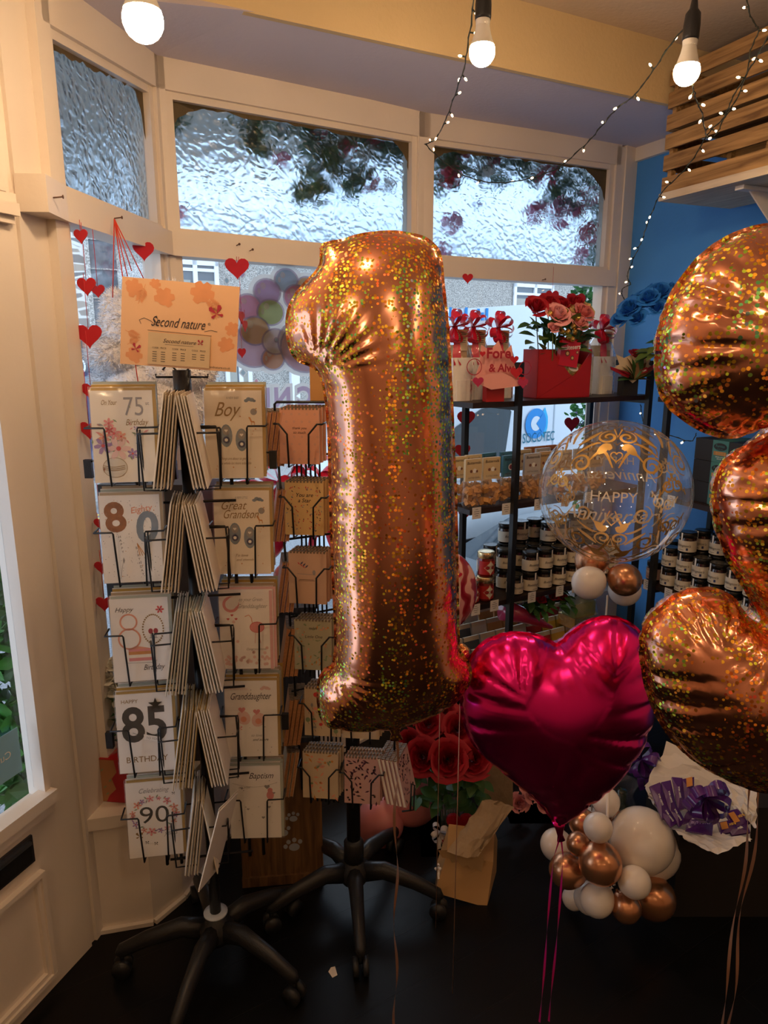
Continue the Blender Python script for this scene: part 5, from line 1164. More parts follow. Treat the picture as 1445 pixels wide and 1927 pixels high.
def nd4(m, y): nd_mark(60, 6, [GRP, COR, ORP, GRP], .007)(m, y); m.poly([(-.02, .078), (.024, .078), (.024, .102), (-.02, .102)], y - .0001, NSG); m.text('tadah', .009, 0, .104, y - .0003, INK, shear=.3); m.text('Little One', .0105, .002, .082, y - .0003, INK, shear=.2)
def nd5(m, y):
    rr = random.Random(4)
    for k in range(16): x, z = rr.uniform(-.038, .038), rr.uniform(.012, .115); m.disc(x, z, rr.uniform(.003, .0075), y, rr.choice([COR, GREYP, GRP, BLP, REDP]), 9, rz=rr.uniform(.003, .007)); m.line([(x, z - .006), (x + .003, z - .012)], .0008, y, INK)
def nd6(m, y): nd_mark(34, 8, [COR, ORP, GRP, COR], .010)(m, y); m.text('DAY', .005, 0, .094, y - .0003, GREYP); m.text('EVERYDAY', .005, 0, .088, y - .0003, GREYP)
def nd7(m, y): nd_mark(60, 15, [mat('print_plum', (.10, .03, .06), .5), INK, mat('print_plum', (.1, .03, .06))], .009)(m, y); m.text('LOVELY DAY', .005, 0, .090, y - .0003, GREYP)
NBK = ['pale orange thank you notebook', 'You are a Star notebook', 'ink motif notebook', 'sage Little One notebook', 'bird drawing notebook', 'autumn motif notebook']
colC = [(565, 873, 'pale orange thank you so much notebook at the top of the rack', NPK, nd1), (574, 1006, 'ochre notebook reading You are a Star with red and blue marks', NYL, nd2), (580, 1135, 'tan notebook with a small ink motif, third down', NTN, nd3), (590, 1259, 'sage green Little One notebook with woodland pattern', NSG, nd4), (608, 1383, 'cream notebook with bird drawings beside the balloon foot', NCR, nd5), (604, 1500, 'cream notebook with autumn motifs in the bottom row', NCR, nd6)]
Y2 = 1.625
for r, (px, py, lab, cov, dr) in enumerate(colC):
    b = P(px, py, Y2); n = 3
    for k in range(n):
        notebook(lab if k == 0 else 'spare notebook, %s one back behind the %s' % (ORD[max(0, k - 1)], NBK[r]), (b.x + .006 * k, b.y + .0135 * k, b.z + .002 * k), (radians(-4), 0, radians(-6)), cov, dr if k == 0 else None, 'notebooks on the wire rack' if k == 0 else 'spare notebooks behind the cover, row ' + ORD[r], edge=NED if r in (1, 2) else None)
    m = MB(); w = NBW
    for s in (-1, 1): m.tube([(s * (w * .62), .03, NBH * .74), (s * (w * .60), -.014, NBH * .74), (s * w * .48, -.014, NBH * .74), (s * w * .27, -.016, NBH * .56), (s * w * .25, -.014, -.004), (s * w * .25, .04, -.005)], .0023, WIRE, 6)
    for k in range(6): m.tube([(-w * .2 + k * .011, .045, .0), (-w * .2 + k * .011, .045, -.04)], .0024, WIRE, 5)
    m.build('wire_pocket', sp2, loc=(b.x - S2P.x, b.y - S2P.y - .004, b.z - .001), rot=(0, 0, radians(-6)))
for (px, py, lab, cov, dr) in [(680, 1388, 'plain ochre notebook under the foot of the one balloon', NCR, None), (682, 1510, 'pale pink notebook with dark plum sprigs in the bottom row', NPL, nd7)]:
    b = P(px, py, Y2 - .01)
    for k in range(3):
        notebook(lab if k == 0 else 'spare notebook, %s one back behind the %s' % (ORD[max(0, k - 1)], 'plain ochre one under the balloon foot' if 'plain' in lab else 'plum sprig one in the bottom row'), (b.x + .006 * k, b.y + .0135 * k, b.z + .002 * k), (radians(-4), 0, radians(-6)), cov, dr if k == 0 else None, None if k == 0 else 'spares behind the ' + lab.split(' ')[0] + ' notebook')
    m = MB()
    for s in (-1, 1): m.tube([(s * (w * .62), .03, NBH * .74), (s * (w * .60), -.014, NBH * .74), (s * w * .48, -.014, NBH * .74), (s * w * .27, -.016, NBH * .56), (s * w * .25, -.014, -.004), (s * w * .25, .04, -.005)], .0023, WIRE, 6)
    m.build('wire_pocket', sp2, loc=(b.x - S2P.x, b.y - S2P.y - .004, b.z - .001), rot=(0, 0, radians(-6)))
for (px, py, cov, yaw, n, row) in [(523, 872, NPK, -80, 5, 0), (532, 1010, NPL, -80, 4, 1), (540, 1140, NPL, -80, 4, 2), (548, 1258, NED, -80, 4, 3), (553, 1385, NED, -80, 4, 4), (540, 1480, NCR, -80, 3, 5)]:
    b = P(px + 8, py, Y2 + .05); yw = radians(yaw); nn = Vector((sin(yw), -cos(yw)))
    for k in range(n):
        notebook('notebook edge-on at the left of the wire rack, %s outward, %s row down' % (ORD[k], ORD[row]), (b.x + nn.x * .011 * k - .002, b.y + nn.y * .011 * k, b.z), (radians(-9), 0, yw), cov, None, 'edge-on notebooks, left side, row ' + ORD[row], th=.009, edge=NED)
b = P(755, 1495, Y2 + .02); yw = radians(72); nn = Vector((sin(yw), -cos(yw)))
for k in range(5): notebook('pale notebook, %s from the left in the slanting stack right of the bottom row' % ORD[k], (b.x + nn.x * .011 * k - .02, b.y + nn.y * .011 * k, b.z), (radians(-12), 0, yw), NPL, nd7 if k == 4 else None, 'edge-on notebooks at the right side', th=.009)
m = MB(); m.tube([(.0, -.0, 0), (.03, -.0, 0), (.032, 0, .07), (.024, 0, .075), (.022, 0, .0)], .0025, WIRE, 6); m.build('wire_pocket', sp2, loc=(b.x - S2P.x, b.y - S2P.y - .07, b.z), rot=(0, 0, .2))
q = P(603, 722, 1.64); m = MB(); m.box(-.024, .05, -.001, .001, -.04, .045, mat('kraft_orange', (.58, .30, .10), .7)); m.build('header_card', sp2, loc=q - Vector((S2P.x, S2P.y, 0)))

# ------------------------------------------------------------------ felt hearts hanging in the window
def heart_thing(px, py, r, A, B, off, yaw=0.0, lab='', top=None, name='felt_heart', m_=RED, thk=.003, cord=True):
    q = hit(px, py, A, B, off); R = r * q.y / FPX / 1.0 * .98
    t = thing(name, lab, 'heart decoration', q, (0, 0, heading(A, B) * .6 + yaw), 'red hearts in the window'); m = MB(); m.poly(heartpts(0, 0, R / .88), -thk / 2, m_, thk); m.build('heart_shape', t)
    if cord:
        L_ = (1.84 - q.z) if top is None else top; m = MB(); m.tube([(0, 0, R * .5), (0, 0, L_)], .0008, mat('red_thread', (.5, .02, .03), .6, var=0), 4); m.build('thread', t)
HL = [(152, 443, 14, .9, 'small red heart hanging highest at the left, below the nail'), (163, 537, 18, .5, 'red heart on the left string overlapping a smaller one'), (184, 546, 13, .3, 'small red heart clinging to the right of its bigger twin'), (167, 630, 24, 0, 'large red heart on the left string over the street door'), (171, 735, 18, .2, 'red heart half behind the 75 card top corner'), (168, 808, 19, .2, 'red heart peeping out left of the 75 card'), (189, 985, 13, .3, 'red heart peeping out left of the Eighty card top'), (192, 1067, 15, .2, 'red heart peeping out left of the Eighty card foot'), (196, 1135, 17, .1, 'red heart peeping out left of the wine glass card')]
zp = None
for (px, py, r, yaw, lab) in HL:
    heart_thing(px, py, r, L0, M1, .04, -yaw * .3 - .9, lab, top=.14 if py > 460 else None)
heart_thing(270, 470, 19, L0, M1, .03, -.2, 'dark red heart at the right end of the left window')
heart_thing(446, 503, 21, M1, M2, .05, -.2, 'bright red heart hanging from a hook right of the peach sign'); heart_thing(454, 596, 13, M1, M2, .05, 1.0, 'narrow dark red heart turned sideways by the balloon sticker'); heart_thing(461, 612, 11, M1, M2, .05, 1.0, 'smaller sideways heart just under its twin', top=.05); heart_thing(455, 663, 10, M1, M2, .05, .6, 'little red heart at the end of the thread by the sign edge', top=.10)
heart_thing(880, 523, 10, M2, M3, .05, 0, 'small dark red heart right of the one balloon head')
heart_thing(1039, 557, 13, M2, M3, .10, .0, 'red heart floating just above the pink roses', top=.12)
for (px, py, r, lab) in [(877, 787, 18, 'red heart sticker behind the rear shelving post, upper'), (870, 848, 16, 'red heart sticker behind the rear shelving post, lower'), (1076, 797, 16, 'red heart sticker on the glass left of the clear balloon'), (875, 965, 14, 'red heart sticker under the fudge shelf'), (1062, 571, 14, 'red heart sticker behind the yellow rose'), (1085, 566, 18, 'big red heart sticker behind the red rose')]:
    heart_thing(px, py, r, M2, M3, -.012, 0, lab, cord=False, name='heart_sticker', thk=.001)
# nails and red cords on the transom
q = hit(215, 412, L0, M1, .045)
t = thing('red_cord', 'red cords fanned out from one nail down to the teddy bear', 'cord', q); m = MB()
for (px, py, Y) in [(212, 560, 1.92), (240, 520, 1.90), (262, 735, 1.85), (278, 540, 1.95), (248, 510, 1.92)]: m.tube([(0, 0, 0), P(px, py, Y) - q], .0014, mat('red_cord_mat', (.65, .05, .02), .5, var=0), 5)
m.build('cord_strands', t)
for (px, py, A, B) in [(100, 372, (-.742, 1.60), L0), (215, 411, L0, M1), (445, 462, M1, M2), (1020, 527, M2, M3), (470, 472, M1, M2)]:
    q = hit(px, py, A, B, .036); n_ = inw(A, B); t = thing('nail', 'rusty nail in the transom bar, ' + {100: 'at the far left end', 215: 'holding the red cords', 445: 'above the bright red heart', 1020: 'above the shelved roses', 470: 'painted over beside the bright heart hook'}[px], 'nail', q); m = MB(); m.tube([(0, 0, 0), (n_.x * .02, n_.y * .02, .002)], .0016, mat('rust', (.12, .06, .04), .6), 6); m.tube([(n_.x * .02, n_.y * .02, .002), (n_.x * .0215, n_.y * .0215, .002)], .004, MATS['rust'], 8); m.build('nail_shaft', t)

# ------------------------------------------------------------------ stickers on the glass
c = hit(530, 605, M1, M2, -.010); hd2 = heading(M1, M2); ks = c.y / FPX
t = thing('window_sticker', 'pastel bunch-of-balloons sticker on the middle window', 'window sticker', c, (0, 0, hd2))
PAL = {'w': decal('decal_white', (.80, .80, .78)), 'line': decal('decal_lilac', (.42, .36, .50)), 'pink': decal('decal_pink', (.82, .36, .52)), 'lil': decal('decal_mauve', (.58, .42, .68)), 'blue': decal('decal_blue', (.40, .62, .74)), 'green': decal('decal_green', (.50, .72, .20)), 'yel': decal('decal_yellow', (.82, .62, .26)), 'or': decal('decal_orange', (.85, .50, .22)), 'pp': decal('decal_pale_pink', (.82, .62, .70))}
BAL = [(540, 535, 20, 'blue'), (574, 543, 17, 'yel'), (507, 556, 22, 'lil'), (556, 563, 22, 'pink'), (475, 582, 21, 'pink'), (482, 648, 36, 'pp'), (511, 590, 22, 'green'), (484, 622, 24, 'yel'), (512, 670, 19, 'or'), (517, 640, 22, 'w'), (557, 640, 36, 'w'), (570, 650, 45, 'pp'), (590, 620, 30, 'blue')]
m = MB(); kx = ks * 1.22; kz = ks * 1.02
for (px, py, r, cc) in BAL: m.disc((px - 530) * kx, (605 - py) * kz, (r + 8) * kx, 0, PAL['w'], 22, rz=(r + 8) * kz)
for i, (px, py, r, cc) in enumerate(BAL):
    y = -.0006 - i * .0006; x, z = (px - 530) * kx, (605 - py) * kz
    m.disc(x, z, (r + 1.5) * kx, y, PAL['line'], 24, rz=(r + 1.5) * kz); m.disc(x, z, (r - 1.5) * kx, y - .0002, PAL[cc], 24, rz=(r - 1.5) * kz); m.disc(x - r * .3 * kx, z + r * .45 * kz, r * .22 * kx, y - .0004, PAL['w'], 10, rot=.4); m.disc(x - r * .6 * kx, z + r * .05 * kz, r * .12 * kx, y - .0004, PAL['w'], 8, rz=r * .25 * kz)
m.disc((517 - 530) * kx, (605 - 637) * kz, 4 * kx, -.012, PAL['line'], 12); m.disc((517 - 530) * kx, (605 - 637) * kz, 2.6 * kx, -.0125, PAL['blue'], 10)
m.build('balloon_picture', t)
for (px, py, s, cc) in [(468, 529, 8, 'lil'), (444, 541, 6, 'blue'), (463, 693, 7, 'blue'), (484, 708, 5, 'pink')]:
    m = MB(); x, z = (px - 530) * kx, (605 - py) * kz; m.poly([(x + s * kx, z), (x, z + s * kz * 1.2), (x - s * kx, z), (x, z - s * kz * 1.2)][::-1], 0, PAL['w']); m.poly([(x + s * .6 * kx, z), (x, z + s * kz * .8), (x - s * .6 * kx, z), (x, z - s * kz * .8)][::-1], -.0004, PAL[cc]); m.build('sparkle', t)
c = hit(545, 745, M1, M2, -.010)
t = thing('window_lettering', 'reversed lilac shop name lettering under the balloon sticker', 'window sticker', c, (0, 0, hd2)); m = MB()
for ch, px in (('I', 494), ('I', 507), ('N', 532), ('D', 572), ('C', 602)):
    x = (px - 545) * kx; z0 = -17 * kz
    m.text(ch, 50 * kz, x, z0 - .002, 0, PAL['w'], mirror=ch in 'NC', bold=.13) if ch != 'D' else m.text('C', 50 * kz, x, z0 - .002, 0, PAL['w'], mirror=True, bold=.13)
    m.text('C' if ch == 'D' else ch, 46 * kz, x, z0, -.001, PAL['line'] if False else PAL['lil'], mirror=True, bold=.045)
m.text('S', 30 * kz, (502 - 545) * kx, -56 * kz, 0, PAL['w'], mirror=True, bold=.13); m.text('S', 26 * kz, (502 - 545) * kx, -54 * kz, -.001, PAL['lil'], mirror=True, bold=.03)
m.build('letters', t)
c = hit(920, 1175, M2, M3, -.010); kx = c.y / FPX * 1.1
t = thing('window_poster', 'white poster with reversed grey lettering low in the right window', 'poster', c, (0, 0, heading(M2, M3))); m = MB()
m.box(-60 * kx, 60 * kx, 0, .001, -60 * kx, 60 * kx, decal('poster_pale_blue', (.55, .72, .86), .8)); LG = mat('letter_grey', (.25, .22, .32), .5)
m.text('STAMP', 40 * kx, 0, 2 * kx, -.001, LG, mirror=True, bold=.03); m.text('LETTER WITH US', 14 * kx, 0, -24 * kx, -.001, mat('letter_pale', (.32, .42, .52), .5), mirror=True)
m.build('poster_sheet', t)
# ------------------------------------------------------------------ teddy bear behind the sign
FUR = mat('bear_fur', (.93, .91, .94), .95, var=.08, scale=60, bump=.8, bscale=160, sheen=.8); FURY = mat('bear_muzzle', (.82, .62, .38), .95, var=.08, bump=.6, bscale=160)
bc = P(285, 660, 1.98)
t = thing('teddy_bear', 'big fluffy white teddy bear sitting in the window behind the peach sign', 'teddy bear', bc)
def furball(parts, name, m_, seed, tuft=.016, dens=2600):
    m = MB(); rr = random.Random(seed)
    for c, r in parts: m.ball(c, r, m_, 22, 14, lambda x, y, z: 1 + .03 * sin(9 * x + 5 * z) * cos(8 * y))
    for c, r in parts:
        for _ in range(int(dens * max(r) ** 1 / .1)):
            d = Vector((rr.gauss(0, 1), rr.gauss(0, 1), rr.gauss(0, 1))).normalized(); q = Vector((c[0] + d.x * r[0] * .98, c[1] + d.y * r[1] * .98, c[2] + d.z * r[2] * .98))
            b = d.orthogonal().normalized(); b = Matrix.Rotation(rr.uniform(0, 6.3), 3, d) @ b; L_ = tuft * rr.uniform(.5, 1.2); tip = q + (d + b * rr.uniform(-.7, .7) + Vector((0, 0, -.2))).normalized() * L_
            m.add([q - b * .0022, q + b * .0022, tip], [(0, 1, 2)], m_)
    m.build(name, t)
def rel(px, py, dy=0.0): return tuple(P(px, py, bc.y + dy) - bc)
furball([(rel(262, 622), (.10, .09, .10))], 'head', FUR, 1); furball([(rel(222, 578), (.045, .03, .045))], 'ear', FUR, 2, dens=1600); furball([(rel(320, 560), (.045, .03, .045))], 'ear', FUR, 3, dens=600)
m = MB(); m.ball((rel(228, 592)[0], rel(228, 592)[1] - .032, rel(228, 592)[2]), (.034, .012, .036), FURY, 16, 10); m.build('inner_ear', t)
furball([(rel(225, 668, -.02), (.085, .08, .05)), (rel(215, 715, .02), (.06, .06, .04))], 'arm', FUR, 4); furball([(rel(335, 700, -.02), (.10, .08, .06))], 'arm', FUR, 5, dens=1200)
furball([(rel(290, 760), (.15, .11, .13))], 'body', FUR, 6, dens=1500)
m = MB(); m.box(-.14, .14, -.10, .14, .36 - bc.z + .001, rel(290, 900)[2], mat('dark_plinth', (.05, .04, .04), .6)); 
pl = thing('display_box', 'dark display box under the teddy bear in the window', 'box', bc); m.build('box_sides', pl)

# ------------------------------------------------------------------ red gift box and white flowers on the sill
q = P(212, 1530, 1.72)
t = thing('gift_box', 'red and brown floral gift box in cellophane on the sill by the door', 'gift box', (q.x + .01, 1.745, .362), (0, 0, -.12))
m = MB(); KB = mat('floral_box_brown', (.42, .20, .09), .6, var=.1); m.box(-.055, .075, -.06, .06, 0, .125, KB); m.poly([(.0, 0), (.075, 0), (.075, .125), (.03, .125), (.035, .09), (.02, .07), (.03, .04), (.01, .02)], -.0605, mat('floral_box_red', (.40, .02, .03), .6, var=.2))
for k in range(8): m.poly(heartpts(-.046, .012 + k * .014, .005), -.0606, MATS['floral_box_red'])
for q_ in ((-.01, .09), (-.005, .04), (.01, .06), (.0, .02)): sprig(m, q_[0], q_[1], .8, .014, GRP, -.061)
m.box(-.055, .075, -.06, .06, .125, .128, RBX); m.build('printed_carton', t)
m = MB(); rr = random.Random(2); gv = [(-.05 + .12 * i / 6, -.055 + .11 * j / 6, .13 + rr.uniform(0, .022)) for j in range(7) for i in range(7)]; m.add(gv, [(j * 7 + i, j * 7 + i + 1, (j + 1) * 7 + i + 1, (j + 1) * 7 + i) for i in range(6) for j in range(6)], CELLO); m.build('cellophane_top', t)
q = P(205, 1300, 1.735)
t = thing('white_rose_stem', 'white artificial roses in the left window beside the 80 card', 'flowers', q)
for i, (px, py, r) in enumerate([(208, 1272, 22), (192, 1312, 17), (218, 1296, 20), (215, 1250, 16), (228, 1320, 14)]):
    m = MB(); rose(m, (0, 0, 0), r * PS(px, py, 1.735), RP['white'], 60 + i, (-.3, -.6, .7)); m.build('rose', t, loc=P(px, py, 1.735) - q)
m = MB(); m.tube([(0, 0, 0), (.02, .01, -.12), (.02, .0, .37 - q.z)], .003, GREEN, 6)
for k in range(8): leaf(m, (.01, 0, -.03 - .02 * k), (sin(k * 2.1), -.3, .3), .05, GREEN, .6)
m.build('stem_and_leaves', t)
# ------------------------------------------------------------------ foil balloons
def poisson(mask, iters=900):
    """height field of an inflated envelope: solves lap(f) = -2 inside the outline"""
    f = np.zeros(mask.shape); m = mask.astype(float)
    ii, jj = np.indices(mask.shape); red = ((ii + jj) % 2 == 0) & mask; blk = ((ii + jj) % 2 == 1) & mask; w = 1.93
    for _ in range(iters):
        for c in (red, blk):
            nb = np.zeros_like(f); nb[1:-1, 1:-1] = .25 * (f[:-2, 1:-1] + f[2:, 1:-1] + f[1:-1, :-2] + f[1:-1, 2:]) + .5
            f[c] += w * (nb[c] - f[c])
    return f
def smooth_loop(pts, step, rounds=2):
    pts = [np.array(p, float) for p in pts]
    for _ in range(rounds):
        q = []
        for i in range(len(pts)): a, b = pts[i], pts[(i + 1) % len(pts)]; q += [a * .75 + b * .25, a * .25 + b * .75]
        pts = q
    out = []
    for i in range(len(pts)):
        a, b = pts[i], pts[(i + 1) % len(pts)]; n = max(1, int(np.linalg.norm(b - a) / step))
        for k in range(n): out.append(a + (b - a) * k / n)
    res = [out[0]]
    for p in out[1:]:
        if np.linalg.norm(p - res[-1]) > step * .55: res.append(p)
    if np.linalg.norm(res[-1] - res[0]) < step * .5: res.pop()
    return np.array(res)
def inside(P_, poly):
    x, y = P_[:, 0], P_[:, 1]; c = np.zeros(len(P_), bool); n = len(poly)
    for i in range(n):
        x0, y0 = poly[i]; x1, y1 = poly[(i + 1) % n]
        cond = ((y0 > y) != (y1 > y)); 
        with np.errstate(divide='ignore', invalid='ignore'): c ^= cond & (x < (x1 - x0) * (y - y0) / ((y1 - y0) if y1 != y0 else 1e-12) + x0)
    return c
def foil(name, outline, m, parent, thick=.8, step=.0055, seed=0, crease=.006, depth=.05, spacing=.03, fans=(), rim=.004, dmin=.4, bulge=1.0):
    rs = np.random.RandomState(seed)
    loop = smooth_loop(outline, step); lo = loop.min(0) - .02; hi = loop.max(0) + .02
    h = .0045; nx, ny = int((hi[0] - lo[0]) / h) + 1, int((hi[1] - lo[1]) / h) + 1
    gx, gy = np.meshgrid(lo[0] + np.arange(nx) * h, lo[1] + np.arange(ny) * h, indexing='ij')
    mask = inside(np.stack([gx.ravel(), gy.ravel()], 1), loop).reshape(nx, ny); mask[0, :] = mask[-1, :] = False; mask[:, 0] = mask[:, -1] = False
    f = poisson(mask) * h * h
    sx = step * 1.02; px, py = np.meshgrid(np.arange(lo[0], hi[0], sx), np.arange(lo[1], hi[1], sx * .87), indexing='ij')
    px = px + (np.arange(px.shape[1]) % 2)[None, :] * sx * .5
    pts = np.stack([px.ravel(), py.ravel()], 1); pts = pts[inside(pts, loop)]
    def near(Q):
        d = np.full(len(Q), 1e9); k = np.zeros(len(Q), int)
        for c0 in range(0, len(Q), 4000):
            D = np.linalg.norm(Q[c0:c0 + 4000, None, :] - loop[None], axis=2); k[c0:c0 + 4000] = D.argmin(1); d[c0:c0 + 4000] = D.min(1)
        return d, k
    d, k = near(pts); keep = d > step * .6; pts, d, k = pts[keep], d[keep], k[keep]
    allp = np.concatenate([loop, pts]); n0 = len(loop)
    vs = [Vector(p) for p in allp]
    res = delaunay_2d_cdt(vs, [], [list(range(n0))], 1, 1e-6)
    V = np.array([v[:] for v in res[0]]); T = [tuple(t) for t in res[2]]
    D, Kk = near(V); D[D < 1e-5] = 0
    seg = np.linalg.norm(np.roll(loop, -1, 0) - loop, axis=1); arc = np.concatenate([[0], np.cumsum(seg)[:-1]]); Lt = seg.sum(); S = arc[Kk]
    u = (V[:, 0] - lo[0]) / h; v = (V[:, 1] - lo[1]) / h; i = np.clip(u.astype(int), 0, nx - 2); j = np.clip(v.astype(int), 0, ny - 2); a, b = u - i, v - j
    F = f[i, j] * (1 - a) * (1 - b) + f[i + 1, j] * a * (1 - b) + f[i, j + 1] * (1 - a) * b + f[i + 1, j + 1] * a * b
    Hh = thick * np.sqrt(np.maximum(F, 0)); Hmax = Hh.max()
    Hh = Hmax * (Hh / Hmax) ** bulge
    out = []
    for side in (0, 1):
        W = np.zeros(len(V)); s = rs.uniform(0, spacing)
        while s < Lt:
            A = crease * rs.uniform(.4, 1.2); Ld = depth * rs.uniform(dmin, 1.3); w = spacing * rs.uniform(.10, .22)
            ds = np.abs(S - s); ds = np.minimum(ds, Lt - ds); ww = w * (1 + D / Ld * .8)
            W -= A * np.exp(-(ds / ww) ** 2) * np.exp(-(D / Ld) ** 2); s += spacing * rs.uniform(.6, 1.5)
        for (cx, cz, a0, a1_, n, A, L_) in fans:
            dx, dz = V[:, 0] - cx, V[:, 1] - cz; r = np.hypot(dx, dz); an = np.arctan2(dz, dx)
            am = (a0 + a1_) / 2; q = np.abs((an - am + pi) % (2 * pi) - pi) / ((a1_ - a0) / 2)
            W += A * np.cos(an * n) * np.exp(-((r - L_ * .35) / (L_ * .5)) ** 2) * np.clip(1 - q ** 4, 0, 1) * np.clip(D / .012, 0, 1)
        big = .0016 * (np.sin(V[:, 0] * 31 + side + seed) * np.sin(V[:, 1] * 17 + 2 * side)) * np.clip(D / .03, 0, 1)
        hh = np.maximum(Hh + W * np.clip(D / .004, 0, 1) + big, .0006) * (D > 0)
        out.append(hh)
    n = len(V); top = {}
    vert = [(V[q, 0], -out[0][q], V[q, 1]) for q in range(n)]; bid = {}
    for q in range(n):
        if D[q] > 0: bid[q] = len(vert); vert.append((V[q, 0], out[1][q], V[q, 1]))
        else: bid[q] = q
    fs = []
    for t in T:
        (x0, y0), (x1, y1), (x2, y2) = V[t[0]], V[t[1]], V[t[2]]
        if (x1 - x0) * (y2 - y0) - (y1 - y0) * (x2 - x0) < 0: t = t[::-1]
        fs.append(t); fs.append(tuple(bid[q] for q in t[::-1]))
    mb = MB(); mb.add(vert, fs, m, True); o = mb.build(name, parent)
    if rim:                                                  # flat welded seam
        c = loop; nxt = np.roll(c, -1, 0); prv = np.roll(c, 1, 0); tg = nxt - prv; tg /= np.linalg.norm(tg, axis=1)[:, None] + 1e-9; nr = np.stack([tg[:, 1], -tg[:, 0]], 1)
        area = 0.5 * np.sum(c[:, 0] * nxt[:, 1] - nxt[:, 0] * c[:, 1]); nr = nr if area > 0 else -nr
        wv = .0025 * np.sin(arc * 180 + np.sin(arc * 60) * 2); mb = MB(); vv = []
        for q in range(len(c)): vv += [(c[q, 0] - nr[q, 0] * .001, 0, c[q, 1] - nr[q, 1] * .001), (c[q, 0] + nr[q, 0] * rim, wv[q], c[q, 1] + nr[q, 1] * rim)]
        N_ = len(c); mb.add(vv, [(2 * q, 2 * q + 1, (2 * q + 3) % (2 * N_), (2 * q + 2) % (2 * N_)) for q in range(N_)], m, True); mb.build('seam', parent)
    return o
def holo(name, base, base2):
    m = bpy.data.materials.new(name); m.use_nodes = True; nt = m.node_tree; N = nt.nodes; L = nt.links; b = N['Principled BSDF']
    b.inputs['Metallic'].default_value = 1.0; b.inputs['Roughness'].default_value = .16
    tc = N.new('ShaderNodeTexCoord'); v = N.new('ShaderNodeTexVoronoi'); v.inputs['Scale'].default_value = 175; v.inputs['Randomness'].default_value = .8
    L.new(tc.outputs['Object'], v.inputs['Vector'])
    # flake disc mask and a random hue per flake
    lt = N.new('ShaderNodeMath'); lt.operation = 'LESS_THAN'; lt.inputs[1].default_value = .46; L.new(v.outputs['Distance'], lt.inputs[0])
    sep = N.new('ShaderNodeSeparateColor'); L.new(v.outputs['Color'], sep.inputs[0])
    rp = N.new('ShaderNodeValToRGB'); rp.color_ramp.interpolation = 'LINEAR'; e = rp.color_ramp.elements; e[0].position = 0; e[0].color = (1, .05, .10, 1); e[1].position = 1; e[1].color = (.95, .10, .35, 1)
    for p, c in ((.22, (1, .22, .02, 1)), (.45, (1, .55, .02, 1)), (.62, (.55, .85, .05, 1)), (.74, (.10, .75, .25, 1)), (.86, (.45, .30, .9, 1))): q = e.new(p); q.color = c
    hm = N.new('ShaderNodeMapping'); hm.inputs['Scale'].default_value = (14, 14, 3.0); hn = N.new('ShaderNodeTexNoise'); hn.inputs['Scale'].default_value = 1.0; L.new(tc.outputs['Object'], hm.inputs[0]); L.new(hm.outputs[0], hn.inputs['Vector'])
    hr = N.new('ShaderNodeMapRange'); hr.inputs['From Min'].default_value = .3; hr.inputs['From Max'].default_value = .7; hr.inputs['To Max'].default_value = .50; L.new(hn.outputs['Fac'], hr.inputs['Value'])
    ha = N.new('ShaderNodeMath'); ha.operation = 'MULTIPLY_ADD'; ha.inputs[1].default_value = .40; L.new(sep.outputs[0], ha.inputs[0]); L.new(hr.outputs[0], ha.inputs[2]); L.new(ha.outputs[0], rp.inputs[0])
    rg = N.new('ShaderNodeMapRange'); rg.inputs['To Min'].default_value = .20; rg.inputs['To Max'].default_value = .42; 
    # flakes gather in broad vertical bands
    mp = N.new('ShaderNodeMapping'); mp.inputs['Scale'].default_value = (16, 16, 2.2); n1 = N.new('ShaderNodeTexNoise'); n1.inputs['Scale'].default_value = 1.0; n1.inputs['Detail'].default_value = 3
    L.new(tc.outputs['Object'], mp.inputs[0]); L.new(mp.outputs[0], n1.inputs['Vector'])
    r1 = N.new('ShaderNodeMapRange'); r1.inputs['From Min'].default_value = .24; r1.inputs['From Max'].default_value = .62; L.new(n1.outputs['Fac'], r1.inputs['Value'])
    gt = N.new('ShaderNodeMath'); gt.operation = 'LESS_THAN'; L.new(sep.outputs[1], gt.inputs[0]); L.new(r1.outputs[0], gt.inputs[1])
    mk = N.new('ShaderNodeMath'); mk.operation = 'MULTIPLY'; L.new(lt.outputs[0], mk.inputs[0]); L.new(gt.outputs[0], mk.inputs[1])
    sc = N.new('ShaderNodeMath'); sc.operation = 'MULTIPLY'; sc.inputs[1].default_value = .85; L.new(mk.outputs[0], sc.inputs[0])
    L.new(mk.outputs[0], rg.inputs['Value']); L.new(rg.outputs[0], b.inputs['Roughness'])
    n2 = N.new('ShaderNodeTexNoise'); n2.inputs['Scale'].default_value = 5; L.new(tc.outputs['Object'], n2.inputs['Vector'])
    bm = N.new('ShaderNodeMix'); bm.data_type = 'RGBA'; bm.inputs[6].default_value = (*base, 1); bm.inputs[7].default_value = (*base2, 1); L.new(n2.outputs['Fac'], bm.inputs[0])
    mx = N.new('ShaderNodeMix'); mx.data_type = 'RGBA'; L.new(sc.outputs[0], mx.inputs[0]); L.new(bm.outputs[2], mx.inputs[6]); L.new(rp.outputs[0], mx.inputs[7]); L.new(mx.outputs[2], b.inputs['Base Color'])
    # each flake is tipped its own way
    ge = N.new('ShaderNodeNewGeometry'); sb = N.new('ShaderNodeVectorMath'); sb.operation = 'SUBTRACT'; sb.inputs[1].default_value = (.5, .5, .5); L.new(v.outputs['Color'], sb.inputs[0])
    ms = N.new('ShaderNodeMath'); ms.operation = 'MULTIPLY'; ms.inputs[1].default_value = .65; L.new(mk.outputs[0], ms.inputs[0])
    sl = N.new('ShaderNodeVectorMath'); sl.operation = 'SCALE'; L.new(sb.outputs[0], sl.inputs[0]); L.new(ms.outputs[0], sl.inputs['Scale'])
